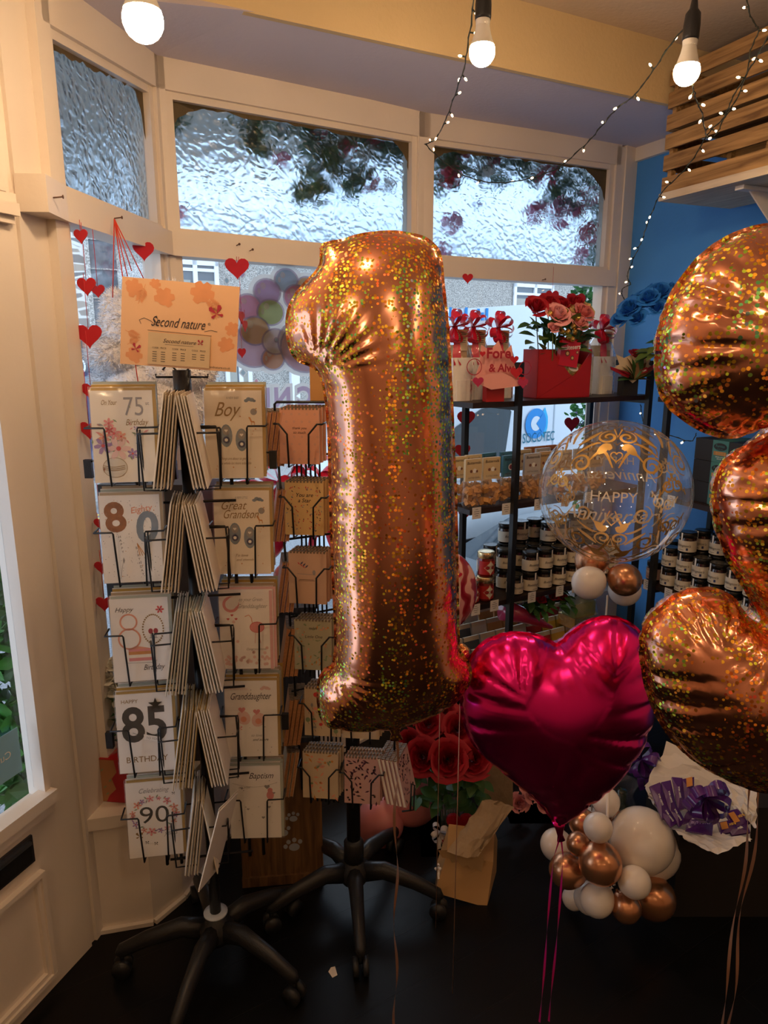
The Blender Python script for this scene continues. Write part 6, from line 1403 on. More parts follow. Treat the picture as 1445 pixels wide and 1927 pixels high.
    ad = N.new('ShaderNodeVectorMath'); ad.operation = 'ADD'; L.new(ge.outputs['Normal'], ad.inputs[0]); L.new(sl.outputs[0], ad.inputs[1]); nm = N.new('ShaderNodeVectorMath'); nm.operation = 'NORMALIZE'; L.new(ad.outputs[0], nm.inputs[0])
    L.new(nm.outputs[0], b.inputs['Normal'])
    return m
HOLO = holo('rose_gold_holographic_foil', (.86, .40, .26), (.74, .30, .19))
def local(px, Y, o): return [((P(x, y, Y) - o).x, (P(x, y, Y) - o).z) for x, y in px]
def ribbon(mb, pts, w, m):
    vs = []
    for k, q in enumerate(pts):
        q = Vector(q); a = k * .35; d = Vector((cos(a), sin(a), 0)) * w / 2; vs += [q + d, q - d]
    mb.add(vs, [(2 * k, 2 * k + 1, 2 * k + 3, 2 * k + 2) for k in range(len(pts) - 1)], m, True)
RIBG = mat('rose_gold_ribbon', (.55, .30, .20), .3, metal=.6, var=.1); RIBM = mat('magenta_ribbon', (.55, .01, .22), .3, var=.1, coat=.4)
# number one
Y1 = 1.28; c1 = P(735, 900, Y1)
ONE = [(606, 462), (618, 458), (640, 455), (668, 446), (700, 440), (740, 437), (780, 443), (800, 450), (822, 466), (829, 490), (833, 540), (840, 600), (845, 680), (849, 760), (852, 840), (856, 920), (858, 1000), (859, 1080), (860, 1150), (861, 1200), (862, 1226), (870, 1234), (882, 1248), (885, 1268), (880, 1290), (866, 1308), (845, 1324), (810, 1342), (770, 1356), (745, 1364), (720, 1365), (690, 1366), (650, 1368), (620, 1366), (606, 1356), (600, 1330), (599, 1300), (602, 1275), (612, 1260), (626, 1254), (631, 1240), (633, 1200), (630, 1140), (627, 1060), (624, 980), (622, 900), (620, 820), (616, 760), (608, 712), (596, 692), (580, 684), (562, 678), (550, 664), (543, 640), (540, 610), (544, 582), (556, 556), (575, 534), (594, 515), (606, 498), (606, 482)]
t = thing('number_balloon', 'rose gold holographic foil balloon shaped like the numeral one', 'balloon', c1, (0, 0, radians(0)))
cl = local([(604, 700)], Y1, c1)[0]; cf = local([(622, 1250)], Y1, c1)[0]
foil('foil_envelope', local(ONE, Y1, c1), HOLO, t, thick=.92, seed=3, crease=.006, depth=.035, spacing=.055, fans=[(cl[0], cl[1], .0, 2.1, 26, .0035, .12), (cf[0], cf[1], -1.3, .25, 26, .003, .11)])
m1 = MB(); tp = [P(x, y, Y1) - c1 for x, y in [(745, 1355), (742, 1368), (744, 1380), (746, 1392)]]
m1.tube(tp, [.022, .013, .009, .014], HOLO, 12, flat=.4); m1.build('inflation_tail', t)
m1 = MB(); e1 = P(746, 1385, Y1) - c1; ribbon(m1, [(e1.x + .004 * sin(k * .5), .002 * cos(k * .7), e1.z - k * .02) for k in range(int((c1.z + e1.z) / .02))], .006, RIBG); m1.build('ribbon', t)
for q in [[(606, 470), (600, 466), (607, 480), (618, 470), (612, 460)], [(790, 448), (800, 446), (803, 455), (812, 462), (800, 460)]]:
    m1 = MB(); m1.poly(local(q, Y1, c1), -.002, HOLO, .004); m1.build('hanging_tab', t)
# second number, at the right edge of the frame
Y3 = .97; c3 = P(1460, 940, Y3)
NUM = [(1380, 822), (1345, 818), (1300, 797), (1262, 768), (1241, 735), (1236, 690), (1238, 640), (1250, 590), (1270, 545), (1300, 502), (1340, 465), (1385, 440), (1440, 424), (1520, 424), (1600, 455), (1660, 520), (1690, 620), (1680, 730), (1640, 820), (1615, 880), (1650, 950), (1695, 1040), (1710, 1150), (1690, 1280), (1630, 1390), (1550, 1452), (1460, 1480), (1385, 1470), (1320, 1440), (1268, 1395), (1230, 1335), (1210, 1265), (1206, 1205), (1218, 1168), (1250, 1135), (1290, 1112), (1340, 1108), (1378, 1124), (1400, 1160), (1425, 1180), (1440, 1172), (1432, 1150), (1405, 1110), (1375, 1060), (1352, 1000), (1343, 940), (1350, 890), (1375, 858), (1410, 838), (1450, 818), (1462, 800), (1450, 790), (1420, 808)]
t = thing('number_balloon', 'large rose gold holographic number balloon cut by the right edge of the picture', 'balloon', c3)
cu = local([(1455, 802)], Y3, c3)[0]; cd_ = local([(1435, 1165)], Y3, c3)[0]
foil('foil_envelope', local(NUM, Y3, c3), HOLO, t, thick=.95, seed=9, crease=.011, depth=.055, spacing=.034, fans=[(cu[0], cu[1], 2.2, 5.2, 22, .003, .10), (cd_[0], cd_[1], 1.2, 4.6, 22, .003, .10)])
for px in (1418, 1432):
    m1 = MB(); e1 = P(px, 1470, Y3 + .02) - c3; ribbon(m1, [(e1.x + .003 * sin(k * .4 + px) , .02 + .004 * cos(k * .5), e1.z - k * .02) for k in range(int((c3.z + e1.z) / .02))], .005, RIBG); m1.build('ribbon', t)
# magenta heart
Yh = 1.33; ch = P(1045, 1350, Yh)
MAG = mat('magenta_foil', (.86, .02, .27), .25, metal=1.0, var=.08, scale=6)
HRT = [(1048, 1216), (1030, 1204), (1002, 1194), (965, 1190), (930, 1198), (900, 1216), (880, 1246), (869, 1285), (868, 1330), (878, 1375), (897, 1408), (928, 1434), (970, 1470), (1014, 1506), (1038, 1538), (1053, 1562), (1070, 1540), (1092, 1520), (1125, 1494), (1163, 1460), (1198, 1412), (1224, 1362), (1232, 1300), (1230, 1250), (1215, 1205), (1190, 1175), (1155, 1160), (1120, 1163), (1088, 1180), (1062, 1203)]
t = thing('heart_balloon', 'shiny magenta heart foil balloon floating low in front of the shelves', 'balloon', ch)
foil('foil_envelope', local(HRT, Yh, ch), MAG, t, thick=.72, seed=5, crease=.009, depth=.10, spacing=.062, dmin=.5)
m1 = MB(); m1.tube([P(x, y, Yh) - ch for x, y in [(1052, 1545), (1053, 1560), (1054, 1572), (1056, 1582)]], [.016, .009, .006, .009], MAG, 10, flat=.5); m1.build('inflation_tail', t)
for s in (-1, 1):
    m1 = MB(); e1 = P(1055, 1568, Yh) - ch; n = int((ch.z + e1.z) / .02); ribbon(m1, [(e1.x + s * min(.011, .0035 * k) - .0004 * k, .003 * sin(k * .3 + s), e1.z - k * .02) for k in range(n)], .005, RIBM); m1.build('ribbon', t)
# clear bubble balloon with gold print
Yb = 2.08; cb = P(1155, 925, Yb); R = 139 * PS(1155, 925, Yb) * 1.0
t = thing('bubble_balloon', 'clear round anniversary balloon printed with gold swirls', 'balloon', cb, (0, 0, -atan2(cb.x, cb.y)))
BUB = film('bubble_film', rough=.02, refl=1.0, milky=.05, white=(.95, .9, .85)); GPR = mat('gold_balloon_print', (.62, .36, .09), .35, metal=.35, var=.15); WPR = mat('white_balloon_print', (.8, .72, .58), .4, var=.05)
m1 = MB(); m1.ball((0, 0, 0), (R, R, R * .96), BUB, 64, 40); m1.build('clear_skin', t)
def sph(lon, lat, rr=1.004): return (R * rr * cos(lat) * sin(lon), -R * rr * cos(lat) * cos(lon), R * rr * .96 * sin(lat))
def stroke(mb, pts, w, m, rr=1.004, taper=True):
    vs = []; n = len(pts)
    for i, p in enumerate(pts):
        a, b = pts[max(0, i - 1)], pts[min(n - 1, i + 1)]; dx, dy = b[0] - a[0], b[1] - a[1]; l = math.hypot(dx, dy) or 1
        ww = w * (.35 + .9 * sin(pi * (i + .5) / n)) if taper else w; k = 1 / max(.25, cos(p[1]))
        vs += [sph(p[0] - dy / l * ww * k, p[1] + dx / l * ww, rr), sph(p[0] + dy / l * ww * k, p[1] - dx / l * ww, rr)]
    mb.add(vs, [(2 * i, 2 * i + 1, 2 * i + 3, 2 * i + 2) for i in range(n - 1)], m)
def spiral(cx, cy, r, turns, dr, a0):
    n = int(22 * turns); return [(cx + r * (1 - .85 * i / n) * cos(a0 + dr * 2 * pi * turns * i / n) / max(.3, cos(cy)), cy + r * (1 - .85 * i / n) * sin(a0 + dr * 2 * pi * turns * i / n)) for i in range(n + 1)]
m1 = MB()
for face in range(4):
    L_ = face * pi / 2
    for v in (1, -1):
        for s in (1, -1):
            stroke(m1, spiral(L_ + s * .50, v * .52, .155, 1.7, s * v, -pi / 2 * v), .0135, GPR)
            stroke(m1, spiral(L_ + s * .20, v * .98, .13, 1.5, -s * v, pi / 2 * v), .015, GPR)
            stroke(m1, spiral(L_ + s * .70, v * .26, .105, 1.6, -s * v, pi / 2), .011, GPR)
            stroke(m1, [(L_ + s * (.04 + .36 * q), v * (.50 + .20 * sin(q * pi) + .06 * q)) for q in [k / 12 for k in range(13)]], .017, GPR)
            stroke(m1, [(L_ + s * (.10 + .22 * q), v * (.76 + .05 * sin(q * 5))) for q in [k / 8 for k in range(9)]], .050, GPR)
            stroke(m1, [(L_ + s * (.30 + .35 * q), v * (.86 - .22 * q * q)) for q in [k / 8 for k in range(9)]], .016, GPR)
            stroke(m1, [(L_ + s * (.42 + .30 * q), v * (1.08 - .30 * q)) for q in [k / 8 for k in range(9)]], .022, GPR)
            for k in range(5): stroke(m1, [(L_ + s * (.55 + .05 * k), v * (.12 + .05 * k)), (L_ + s * (.58 + .05 * k), v * (.17 + .05 * k)), (L_ + s * (.57 + .05 * k), v * (.22 + .05 * k))], .012, GPR)
        stroke(m1, [(L_ + .09 * 16 * sin(a) ** 3 / 16, v * .66 + .0052 * (13 * cos(a) - 5 * cos(2 * a) - 2 * cos(3 * a) - cos(4 * a))) for a in [2 * pi * k / 24 for k in range(25)]], .008, GPR, taper=False)
        stroke(m1, [(L_ - .12, v * 1.16), (L_, v * .98), (L_ + .12, v * 1.16)], .014, GPR)
m1.build('gold_swirl_print', t)
def sph_text(mb, s, size, lat0, m, lon0=0.0, shear=0.0):
    vs, fs = text_mesh(s, shear); mb.add([sph(lon0 + x * size, lat0 + y * size, 1.006) for x, y in vs], fs, m)
m1 = MB(); sph_text(m1, 'HAPPY', .19, .06, WPR); sph_text(m1, 'Anniversary', .26, -.20, WPR, shear=.4); sph_text(m1, 'Anniversary', .25, .0, WPR, lon0=pi, shear=.4); sph_text(m1, 'HAPPY', .18, .24, WPR, lon0=pi); m1.build('lettering', t)
PEARL = mat('pearl_latex', (.80, .74, .68), .28, var=.02, coat=.6); COPB = mat('copper_chrome_latex', (.62, .30, .16), .26, metal=.85, var=.03); PINKB = mat('dusty_pink_latex', (.72, .25, .25), .35, var=.03, coat=.3)
def latex(mb, c, r, m, knot_dir=None, stretch=1.08):
    kd = Vector(knot_dir or (0, 0, -1)).normalized(); q = Vector((0, 0, -1)).rotation_difference(kd); vs = []; n, k = 24, 16
    for i in range(k + 1):
        th = pi * i / k; rad = sin(th); zz = cos(th)
        if zz < 0: rad *= 1 - .10 * zz * zz; zz *= stretch
        for j in range(n): vs.append(Vector(c) + q @ Vector((r * rad * cos(2 * pi * j / n), r * rad * sin(2 * pi * j / n), r * zz)))
    mb.add(vs, [(i * n + j, (i + 1) * n + j, (i + 1) * n + (j + 1) % n, i * n + (j + 1) % n) for i in range(k) for j in range(n)], m, True)
    e = Vector(c) + kd * r * stretch * .98; mb.tube([e, e + kd * r * .10, e + kd * r * .16], [r * .07, r * .05, r * .11], m, 8)
def minis(t, lst, Y0, o, name='latex_balloon'):
    cen = None
    for (px, py, r, m, dy, kd) in lst:
        Y = Y0 + dy; p = P(px, py, Y); mb = MB(); latex(mb, (0, 0, 0), r * PS(px, py, Y), m, kd); mb.build(name, t, loc=p - o)
minis(t, [(1108, 1058, 31, COPB, .03, (1, 0, .2)), (1121, 1101, 32, PEARL, -.06, (1, 0, .8)), (1178, 1088, 31, COPB, -.02, (-1, 0, .6)), (1158, 1106, 30, PEARL, .08, (0, 0, 1))], Yb, cb)
m1 = MB(); st = P(1143, 1120, Yb) - cb; m1.tube([st, (st.x, .0, -cb.z + .02)], .0028, mat('white_straw', (.8, .75, .7), .4), 8); m1.lathe([(0, 0), (.05, 0), (.05, .03), (.02, .05), (0, .05)], PEARL, 16, c=(st.x, 0, -cb.z)); m1.build('stick_and_weight', t)
# marbled balloon behind the one
Ym = 1.62; cm = P(832, 1112, Ym)
def marble_mat():
    m = mat('red_white_marble_foil', (.6, .1, .1), .22, var=0, coat=.5); nt = m.node_tree; N = nt.nodes; L = nt.links
    tc = N.new('ShaderNodeTexCoord'); w = N.new('ShaderNodeTexWave'); w.inputs['Scale'].default_value = 11; w.inputs['Distortion'].default_value = 11; w.inputs['Detail'].default_value = 2; w.inputs['Detail Scale'].default_value = 1.2
    r = N.new('ShaderNodeValToRGB'); r.color_ramp.elements[0].color = (.24, .01, .02, 1); r.color_ramp.elements[1].color = (.70, .42, .38, 1); r.color_ramp.elements[1].position = .8; q = r.color_ramp.elements.new(.6); q.color = (.36, .04, .06, 1)
    L.new(tc.outputs['Object'], w.inputs[0]); L.new(w.outputs['Color'], r.inputs[0]); L.new(r.outputs[0], N['Principled BSDF'].inputs['Base Color']); return m
t = thing('marble_balloon', 'red and cream marbled round balloon half hidden behind the one', 'balloon', cm)
m1 = MB(); Rm = 82 * PS(840, 1120, Ym); rr_ = Rm * .80
m1.ball((0, 0, 0), (rr_, rr_ * .5, Rm * .98), marble_mat(), 36, 22); m1.build('foil_envelope', t)
m1 = MB(); m1.disc(.022, .01, Rm * .17, -rr_ * .50, mat('cream_panel', (.72, .60, .42), .4), 26, rz=Rm * .75)
for (x, z, c) in [(.026, .03, REDF), (.026, -.01, GOLDF), (.035, .055, REDF), (.03, -.045, GOLDF)]: m1.poly(heartpts(x, z, .008), -rr_ * .54, c)
m1.build('cream_panel', t)
m1 = MB(); m1.tube([(0, 0, -Rm * .95), (0, 0, -cm.z + .02)], .0012, RIBG, 5); m1.build('ribbon', t)
# little crumpled copper foil behind the heart
cq = P(868, 1235, 1.42); t = thing('copper_balloon', 'small crumpled copper foil balloon between the one and the magenta heart', 'balloon', cq)
m1 = MB(); rz_ = 20 * PS(868, 1235, 1.42); m1.ball((0, 0, 0), (rz_, rz_ * .6, rz_ * 1.3), mat('copper_foil', (.85, .38, .14), .2, metal=1, var=.1, bump=.8, bscale=60), 20, 14, lambda x, y, z: 1 + .08 * sin(7 * x + 9 * z) * cos(8 * z)); m1.build('foil_envelope', t)
m1 = MB(); m1.tube([(0, 0, -rz_), (.0, 0, -cq.z + .02)], .001, RIBG, 5); m1.build('ribbon', t)
# balloon cluster on the floor
Yc = 1.60; cc = P(1150, 1690, Yc); cc = Vector((cc.x, Yc, .0))
t = thing('balloon_cluster', 'cluster of pearl white and copper latex balloons resting on the black floor', 'balloons', cc)
kc = P(1156, 1666, Yc - .04)
def kdir(px, py, Y): return tuple(kc - P(px, py, Y))
CL = [(1207, 1581, 60, PEARL, .02), (1224, 1600, 54, PEARL, .12), (1125, 1557, 27, PEARL, -.04), (1129, 1624, 40, COPB, -.06), (1088, 1588, 22, COPB, -.02), (1066, 1638, 33, COPB, .0), (1047, 1590, 30, PEARL, .10), (1194, 1660, 30, PEARL, -.08), (1123, 1694, 31, PEARL, -.05), (1110, 1690, 30, PEARL, .04), (1178, 1708, 28, COPB, -.06), (1230, 1690, 40, COPB, .03), (1096, 1548, 26, COPB, .06), (1140, 1508, 26, PEARL, .08), (1165, 1545, 20, COPB, .10), (1080, 1690, 22, PEARL, .10)]
for (px, py, r, m, dy) in CL:
    Y = Yc + dy; p = P(px, py, Y); mb = MB(); latex(mb, (0, 0, 0), r * PS(px, py, Y), m, kdir(px, py, Y), 1.14 if m is COPB else 1.1); mb.build('latex_balloon', t, loc=p - cc)
m1 = MB(); m1.tube([kc - cc, P(1140, 1600, Yc) - cc, P(1145, 1480, Yc + .05) - cc], .004, PEARL, 6); m1.build('centre_tie', t)
# pink balloons and boyfriend balloon behind the notebook rack
Yp = 2.02; cp = P(740, 1515, Yp); t = thing('balloon_bunch', 'bunch of dusty pink balloons low behind the notebook rack', 'balloons', Vector((cp.x, Yp, 0)))
for (px, py, r, dy) in [(714, 1548, 46, 0), (775, 1500, 54, .06), (700, 1470, 40, .12)]:
    p = P(px, py, Yp + dy); mb = MB(); latex(mb, (0, 0, 0), r * PS(px, py, Yp), PINKB, (.2, 0, 1), 1.12); mb.build('latex_balloon', t, loc=p - Vector((cp.x, Yp, 0)))
Yf = 2.12; cf_ = P(470, 985, Yf); t = thing('boyfriend_balloon', 'clear and red balloon lettered Boyfriend between the two racks', 'balloon', cf_); Rf = 76 * PS(470, 985, Yf)
PKF = mat('pink_red_film', (.62, .03, .12), .12, var=.5, scale=4, coat=.6)
m1 = MB(); m1.ball((0, 0, 0), (Rf, Rf * .7, Rf * 1.12), PKF, 30, 20); m1.build('balloon_skin', t)
m1 = MB(); m1.text('Boyfriend', .055, .055, .0, -Rf * .74, WHITE, shear=.4); m1.build('lettering', t)
m1 = MB(); bow(m1, (.10, -.02, Rf * 1.05), .10, .03, RIBP, 9, 4, 2, 1.0); bow(m1, (.16, .0, Rf * .9), .08, .03, RIBR, 7, 6, 2, 1.6); m1.build('bow', t)
m1 = MB(); m1.tube([(0, 0, -Rf), (0, 0, -cf_.z + .37)], .0015, RIBP, 5); m1.build('ribbon', t)
t = thing('balloon_column', 'small pink and lilac balloons stacked under the Boyfriend balloon', 'balloons', (P(505, 1120, 2.10).x, 2.10, .36)); o_ = Vector(t.location)
for (px, py, r, m) in [(508, 1105, 22, mat('lilac_latex', (.66, .42, .52), .3, coat=.4)), (540, 1085, 26, PINKB), (480, 1130, 24, PINKB), (530, 1150, 20, mat('red_latex', (.45, .02, .06), .3, coat=.4))]:
    p = P(px, py, 2.10); mb = MB(); latex(mb, (0, 0, 0), r * PS(px, py, 2.1), m, (0, 0, -1)); mb.build('latex_balloon', t, loc=p - o_)
m1 = MB(); m1.tube([(0, 0, 0), (0, 0, .36)], .01, BLACKM, 8); m1.build('stand', t)
# pink ribbon heap behind the notebooks
q = P(598, 905, 2.15); t = thing('ribbon_bow', 'large pink and red satin bow behind the notebook rack', 'bow', q); m1 = MB(); bow(m1, (0, 0, 0), .085, .03, RIBP, 9, 8, 2, 2.5); bow(m1, (.03, -.02, -.03), .07, .03, RIBR, 7, 9, 2, 2.0); m1.build('satin_loops', t)

# ------------------------------------------------------------------ weathered wooden plinth with paw prints
WOODP = wood('weathered_brown_wood', '#5c4028', '#90683e', (14, 14, 1.2), .75); GRYW = wood('weathered_grey_wood', '#2c2b2e', '#4c4a4c', (14, 14, 1.2), .75)
q = P(520, 1690, 1.74); t = thing('wooden_plinth', 'tall weathered wooden box with paw print cutouts behind the card rack', 'wooden box', (q.x - .0, 1.90, 0), (0, 0, .12))
m1 = MB(); m1.box(-.115, .115, -.09, .09, .01, .46, WOODP); m1.box(-.118, -.10, -.096, -.088, 0, .46, WOODP); m1.box(.085, .118, -.096, -.088, 0, .46, WOODP); m1.box(-.12, .12, -.098, .09, 0, .03, WOODP); m1.build('lower_box', t)
m1 = MB(); m1.box(-.10, .11, -.085, .09, .46, .86, GRYW); m1.box(-.105, .115, -.095, .09, .46, .475, GRYW); m1.box(-.105, .115, -.095, .09, .85, .865, GRYW); m1.build('upper_box', t)
m1 = MB(); PAW = mat('paw_cutout', (.40, .42, .44), .6)
for (cx, cz, s) in [(.035, .12, .016), (.005, .17, .014), (.035, .215, .012)]:
    m1.disc(cx, cz, s, -.092, PAW, 14, rz=s * .8)
    for k in range(4): a_ = pi * (.15 + .23 * k) + .35; m1.disc(cx + s * 1.6 * cos(a_), cz + s * 1.5 * sin(a_), s * .42, -.092, PAW, 8, rz=s * .5)
m1.build('paw_prints', t)
# ------------------------------------------------------------------ red roses in a vase with kraft packages
Yr = 1.98; cr_ = P(850, 1560, Yr); cr_.z = 0.0
pl = thing('black_plinth', 'low black box carrying the vase of red roses', 'box', (cr_.x, Yr + .02, 0)); m1 = MB(); hz = P(850, 1600, Yr).z; m1.box(-.10, .11, -.08, .12, 0, hz, BKB); m1.build('box_sides', pl)
t = thing('rose_bouquet', 'glass vase of scarlet roses tied with a red heart and white bow', 'bouquet', (cr_.x, Yr, hz + .001)); ob = Vector(t.location)
for i, (px, py, r, dy) in enumerate([(795, 1425, 31, -.04), (843, 1430, 35, -.06), (890, 1428, 33, -.05), (862, 1372, 30, 0), (806, 1362, 27, .02), (835, 1340, 24, .05), (900, 1390, 26, .02), (770, 1395, 20, .05), (880, 1345, 22, .06), (820, 1392, 24, .04)]):
    p = P(px, py, Yr + dy); m1 = MB(); rose(m1, (0, 0, 0), r * PS(px, py, Yr) * 1.05, RP['scarlet'], 80 + i, (p - ob - Vector((0, .30, .10))).normalized() + Vector((0, -.6, .2)), 18); m1.build('rose', t, loc=p - ob)
m1 = MB(); rr = random.Random(31)
for _ in range(90):
    p = P(rr.uniform(780, 915), rr.uniform(1440, 1510), Yr + rr.uniform(-.06, .04)) - ob; leaf(m1, p, (rr.uniform(-1, 1), rr.uniform(-1, 0), rr.uniform(-.8, .4)), rr.uniform(.04, .07), GREEN, .6)
for k in range(8): p = P(790 + 14 * k, 1420, Yr) - ob; m1.tube([p, (p.x * .4, 0, p.z * .5), (p.x * .25, .0, .01)], .0025, GREEN, 5)
m1.build('leaves', t)
m1 = MB(); hv = P(850, 1485, Yr).z - ob.z; m1.lathe([(.036, 0), (.038, .01), (.034, hv * .5), (.042, hv), (.040, hv), (.032, hv * .5), (.034, .012)], film('vase_glass', rough=.03, refl=1.0, milky=.06), 24, close=False); m1.build('vase', t)
m1 = MB(); p = P(865, 1550, Yr - .06) - ob; m1.poly(heartpts(p.x, p.z, .045), p.y, mat('red_glitter_heart', (.45, .01, .02), .5, var=.4, scale=200), .012); m1.build('heart_pick', t)
m1 = MB(); p = P(828, 1565, Yr - .07) - ob; bow(m1, p, .035, .016, mat('white_satin', (.75, .7, .66), .35), 6, 3, 2, 1.3); m1.build('white_bow', t)
m1 = MB(); p = P(842, 1582, Yr - .08) - ob; rose(m1, p, .016, RP['scarlet'], 3, (0, -1, .4)); m1.build('small_rose', t)
KB2 = mat('kraft_box', (.46, .27, .11), .75, var=.08, scale=15); KPD = mat('crumpled_brown_paper', (.30, .21, .12), .6, var=.2, bump=.7, bscale=18)
def slab(lab, name, cat, px4, Y4, th, m, part):
    pts = [P(x, y, Y) for (x, y), Y in zip(px4, Y4)]; o = sum(pts, Vector()) / len(pts); t = thing(name, lab, cat, o); n = (pts[1] - pts[0]).cross(pts[2] - pts[0]).normalized(); n = n if n.y > 0 else -n
    m1 = MB(); a = [p - o for p in pts]; b = [p - o + n * th for p in pts]; k = len(a); m1.add(a + b, [tuple(range(k)), tuple(range(2 * k - 1, k - 1, -1))] + [(i, (i + 1) % k, (i + 1) % k + k, i + k) for i in range(k)], m); m1.build(part, t); return t, o
t, o = slab('folded kraft card box standing point down on the floor beside the rose vase', 'kraft_box', 'box', [(840, 1610), (928, 1622), (934, 1640), (916, 1708), (818, 1680)], [1.78, 1.76, 1.80, 1.72, 1.74], .09, KB2, 'folded_carton')
m1 = MB(); sc_ = [(824, 1600), (905, 1598), (910, 1620), (906, 1642), (896, 1634), (888, 1638), (880, 1628), (870, 1632), (862, 1622), (850, 1624), (846, 1616), (832, 1614)]
m1.add([P(x, y, 1.73) - o for x, y in sc_], [tuple(range(len(sc_)))[::-1]], KRAFT); m1.build('scalloped_flap', t)
t = thing('paper_bag', 'crumpled brown paper bag lying over the kraft box', 'paper bag', P(900, 1560, 1.80)); o = Vector(t.location)
m1 = MB(); rr = random.Random(4); nu, nv = 9, 9; g = []
c4 = [P(908, 1505, 1.84), P(966, 1518, 1.84), P(898, 1612, 1.72), P(842, 1604, 1.72)]
for side in (0, 1):
    for v in range(nv):
        for u in range(nu):
            a = c4[0].lerp(c4[1], u / (nu - 1)); b = c4[3].lerp(c4[2], u / (nu - 1)); p = a.lerp(b, v / (nv - 1)); e = sin(pi * u / (nu - 1)) * (.4 + .6 * sin(pi * v / (nv - 1)))
            g.append(p - o + Vector((0, (-1 if side == 0 else 1) * .022 * e, 0)) + Vector((rr.uniform(-1, 1), rr.uniform(-1, 1), rr.uniform(-1, 1))) * .003)
fs = [(v * nu + u, v * nu + u + 1, (v + 1) * nu + u + 1, (v + 1) * nu + u) for v in range(nv - 1) for u in range(nu - 1)]; m1.add(g, fs + [tuple(i + nu * nv for i in f[::-1]) for f in fs], KPD, False); m1.build('crumpled_bag', t)
slab('brown paper sheet standing behind the roses and the magenta heart', 'paper_sheet', 'paper', [(905, 1430), (965, 1450), (965, 1520), (910, 1515)], [2.1, 2.1, 2.08, 2.08], .003, KPD, 'folded_sheet')
t = thing('satin_bow', 'little silver ribbon end hanging at the edge of the kraft box', 'bow', P(824, 1632, 1.72)); m1 = MB(); bow(m1, (0, 0, 0), .012, .006, MATS['white_satin'], 4, 2, 2, 1.8); m1.build('satin_loops', t)
# black box of pink roses
cx_ = P(1000, 1560, 2.15); t = thing('rose_box', 'black box of pink roses under the magenta heart', 'flower box', (cx_.x, 2.15, 0)); ob = Vector(t.location)
zb = P(1000, 1525, 2.15).z; m1 = MB(); m1.box(-.09, .10, -.07, .08, 0, zb, BKB); m1.build('box_sides', t)
for i, (px, py, r) in enumerate([(977, 1512, 15), (1003, 1494, 16), (1026, 1512, 15), (990, 1478, 13), (1046, 1524, 13), (1022, 1488, 12), (1060, 1510, 12)]):
    p = P(px, py, 2.13); m1 = MB(); rose(m1, (0, 0, 0), r * PS(px, py, 2.13) * 1.15, RP['pink'], 100 + i, (0, -.9, .6), 16); m1.build('rose', t, loc=p - ob)
# ------------------------------------------------------------------ purple chocolate hamper
Yq = 1.62; hq = P(1330, 1560, Yq); zt = P(1352, 1600, 1.50).z
t = thing('display_box', 'black display box under the purple chocolate hamper', 'box', (hq.x + .03, 1.78, 0)); m1 = MB(); m1.box(-.07, .22, -.10, .14, 0, zt - .012, BKB); m1.build('box_sides', t)
TIS = mat('white_tissue_paper', (.70, .66, .62), .7, var=.06, bump=.5, bscale=14)
t = thing('chocolate_hamper', 'tissue lined tray hamper of purple wrapped chocolate tied with a purple bow', 'hamper', hq); o = hq
def sheet(pts, Ys, m, name, crumple=.006, seed=0, par=None):
    rr = random.Random(seed); c = [P(x, y, Y) - o for (x, y), Y in zip(pts, Ys)]; m1 = MB(); n = 9; g = []
    for v in range(n):
        for u in range(n): g.append(c[0].lerp(c[1], u / (n - 1)).lerp(c[3].lerp(c[2], u / (n - 1)), v / (n - 1)) + Vector((rr.uniform(-1, 1), rr.uniform(-1, 1), rr.uniform(-1, 1))) * crumple)
    m1.add(g, [(v * n + u, v * n + u + 1, (v + 1) * n + u + 1, (v + 1) * n + u) for v in range(n - 1) for u in range(n - 1)], m, False); return m1.build(name, par or t)
sheet([(1258, 1398), (1400, 1440), (1418, 1500), (1214, 1480)], [1.86, 1.80, 1.74, 1.76], TIS, 'back_tissue', .007, 1)
sheet([(1215, 1478), (1240, 1500), (1262, 1560), (1222, 1500)], [1.75, 1.70, 1.62, 1.66], TIS, 'side_tissue', .005, 2)
sheet([(1345, 1480), (1420, 1475), (1425, 1560), (1400, 1540)], [1.70, 1.66, 1.55, 1.60], TIS, 'right_tissue', .008, 3)
sheet([(1262, 1555), (1412, 1578), (1352, 1608), (1290, 1582)], [1.60, 1.53, 1.49, 1.54], TIS, 'front_tissue', .004, 4)
sheet([(1225, 1485), (1410, 1490), (1412, 1585), (1262, 1560)], [1.76, 1.72, 1.56, 1.62], TIS, 'tray_floor', .002, 5)
PUR = mat('purple_wrapper', (.075, .018, .16), .25, var=.15, coat=.5, bump=.3, bscale=40)
CHOC = [((1222, 1480), (1242, 1472), (1262, 1532), (1246, 1542), 'dairy'), ((1244, 1472), (1262, 1468), (1276, 1530), (1262, 1536), 'dairy'), ((1264, 1462), (1284, 1464), (1290, 1520), (1276, 1526), 'dairy'), ((1284, 1466), (1306, 1462), (1306, 1510), (1290, 1516), 'orange'), ((1240, 1528), (1258, 1518), (1276, 1548), (1262, 1556), 'dairy2'), ((1258, 1524), (1274, 1516), (1290, 1546), (1278, 1556), 'dairy2'), ((1294, 1536), (1344, 1530), (1340, 1572), (1290, 1562), 'buttons'), ((1362, 1528), (1394, 1520), (1412, 1548), (1384, 1560), 'crunch'), ((1350, 1548), (1386, 1540), (1392, 1562), (1356, 1570), 'crunch'), ((1370, 1560), (1404, 1548), (1412, 1566), (1378, 1572), 'white')]
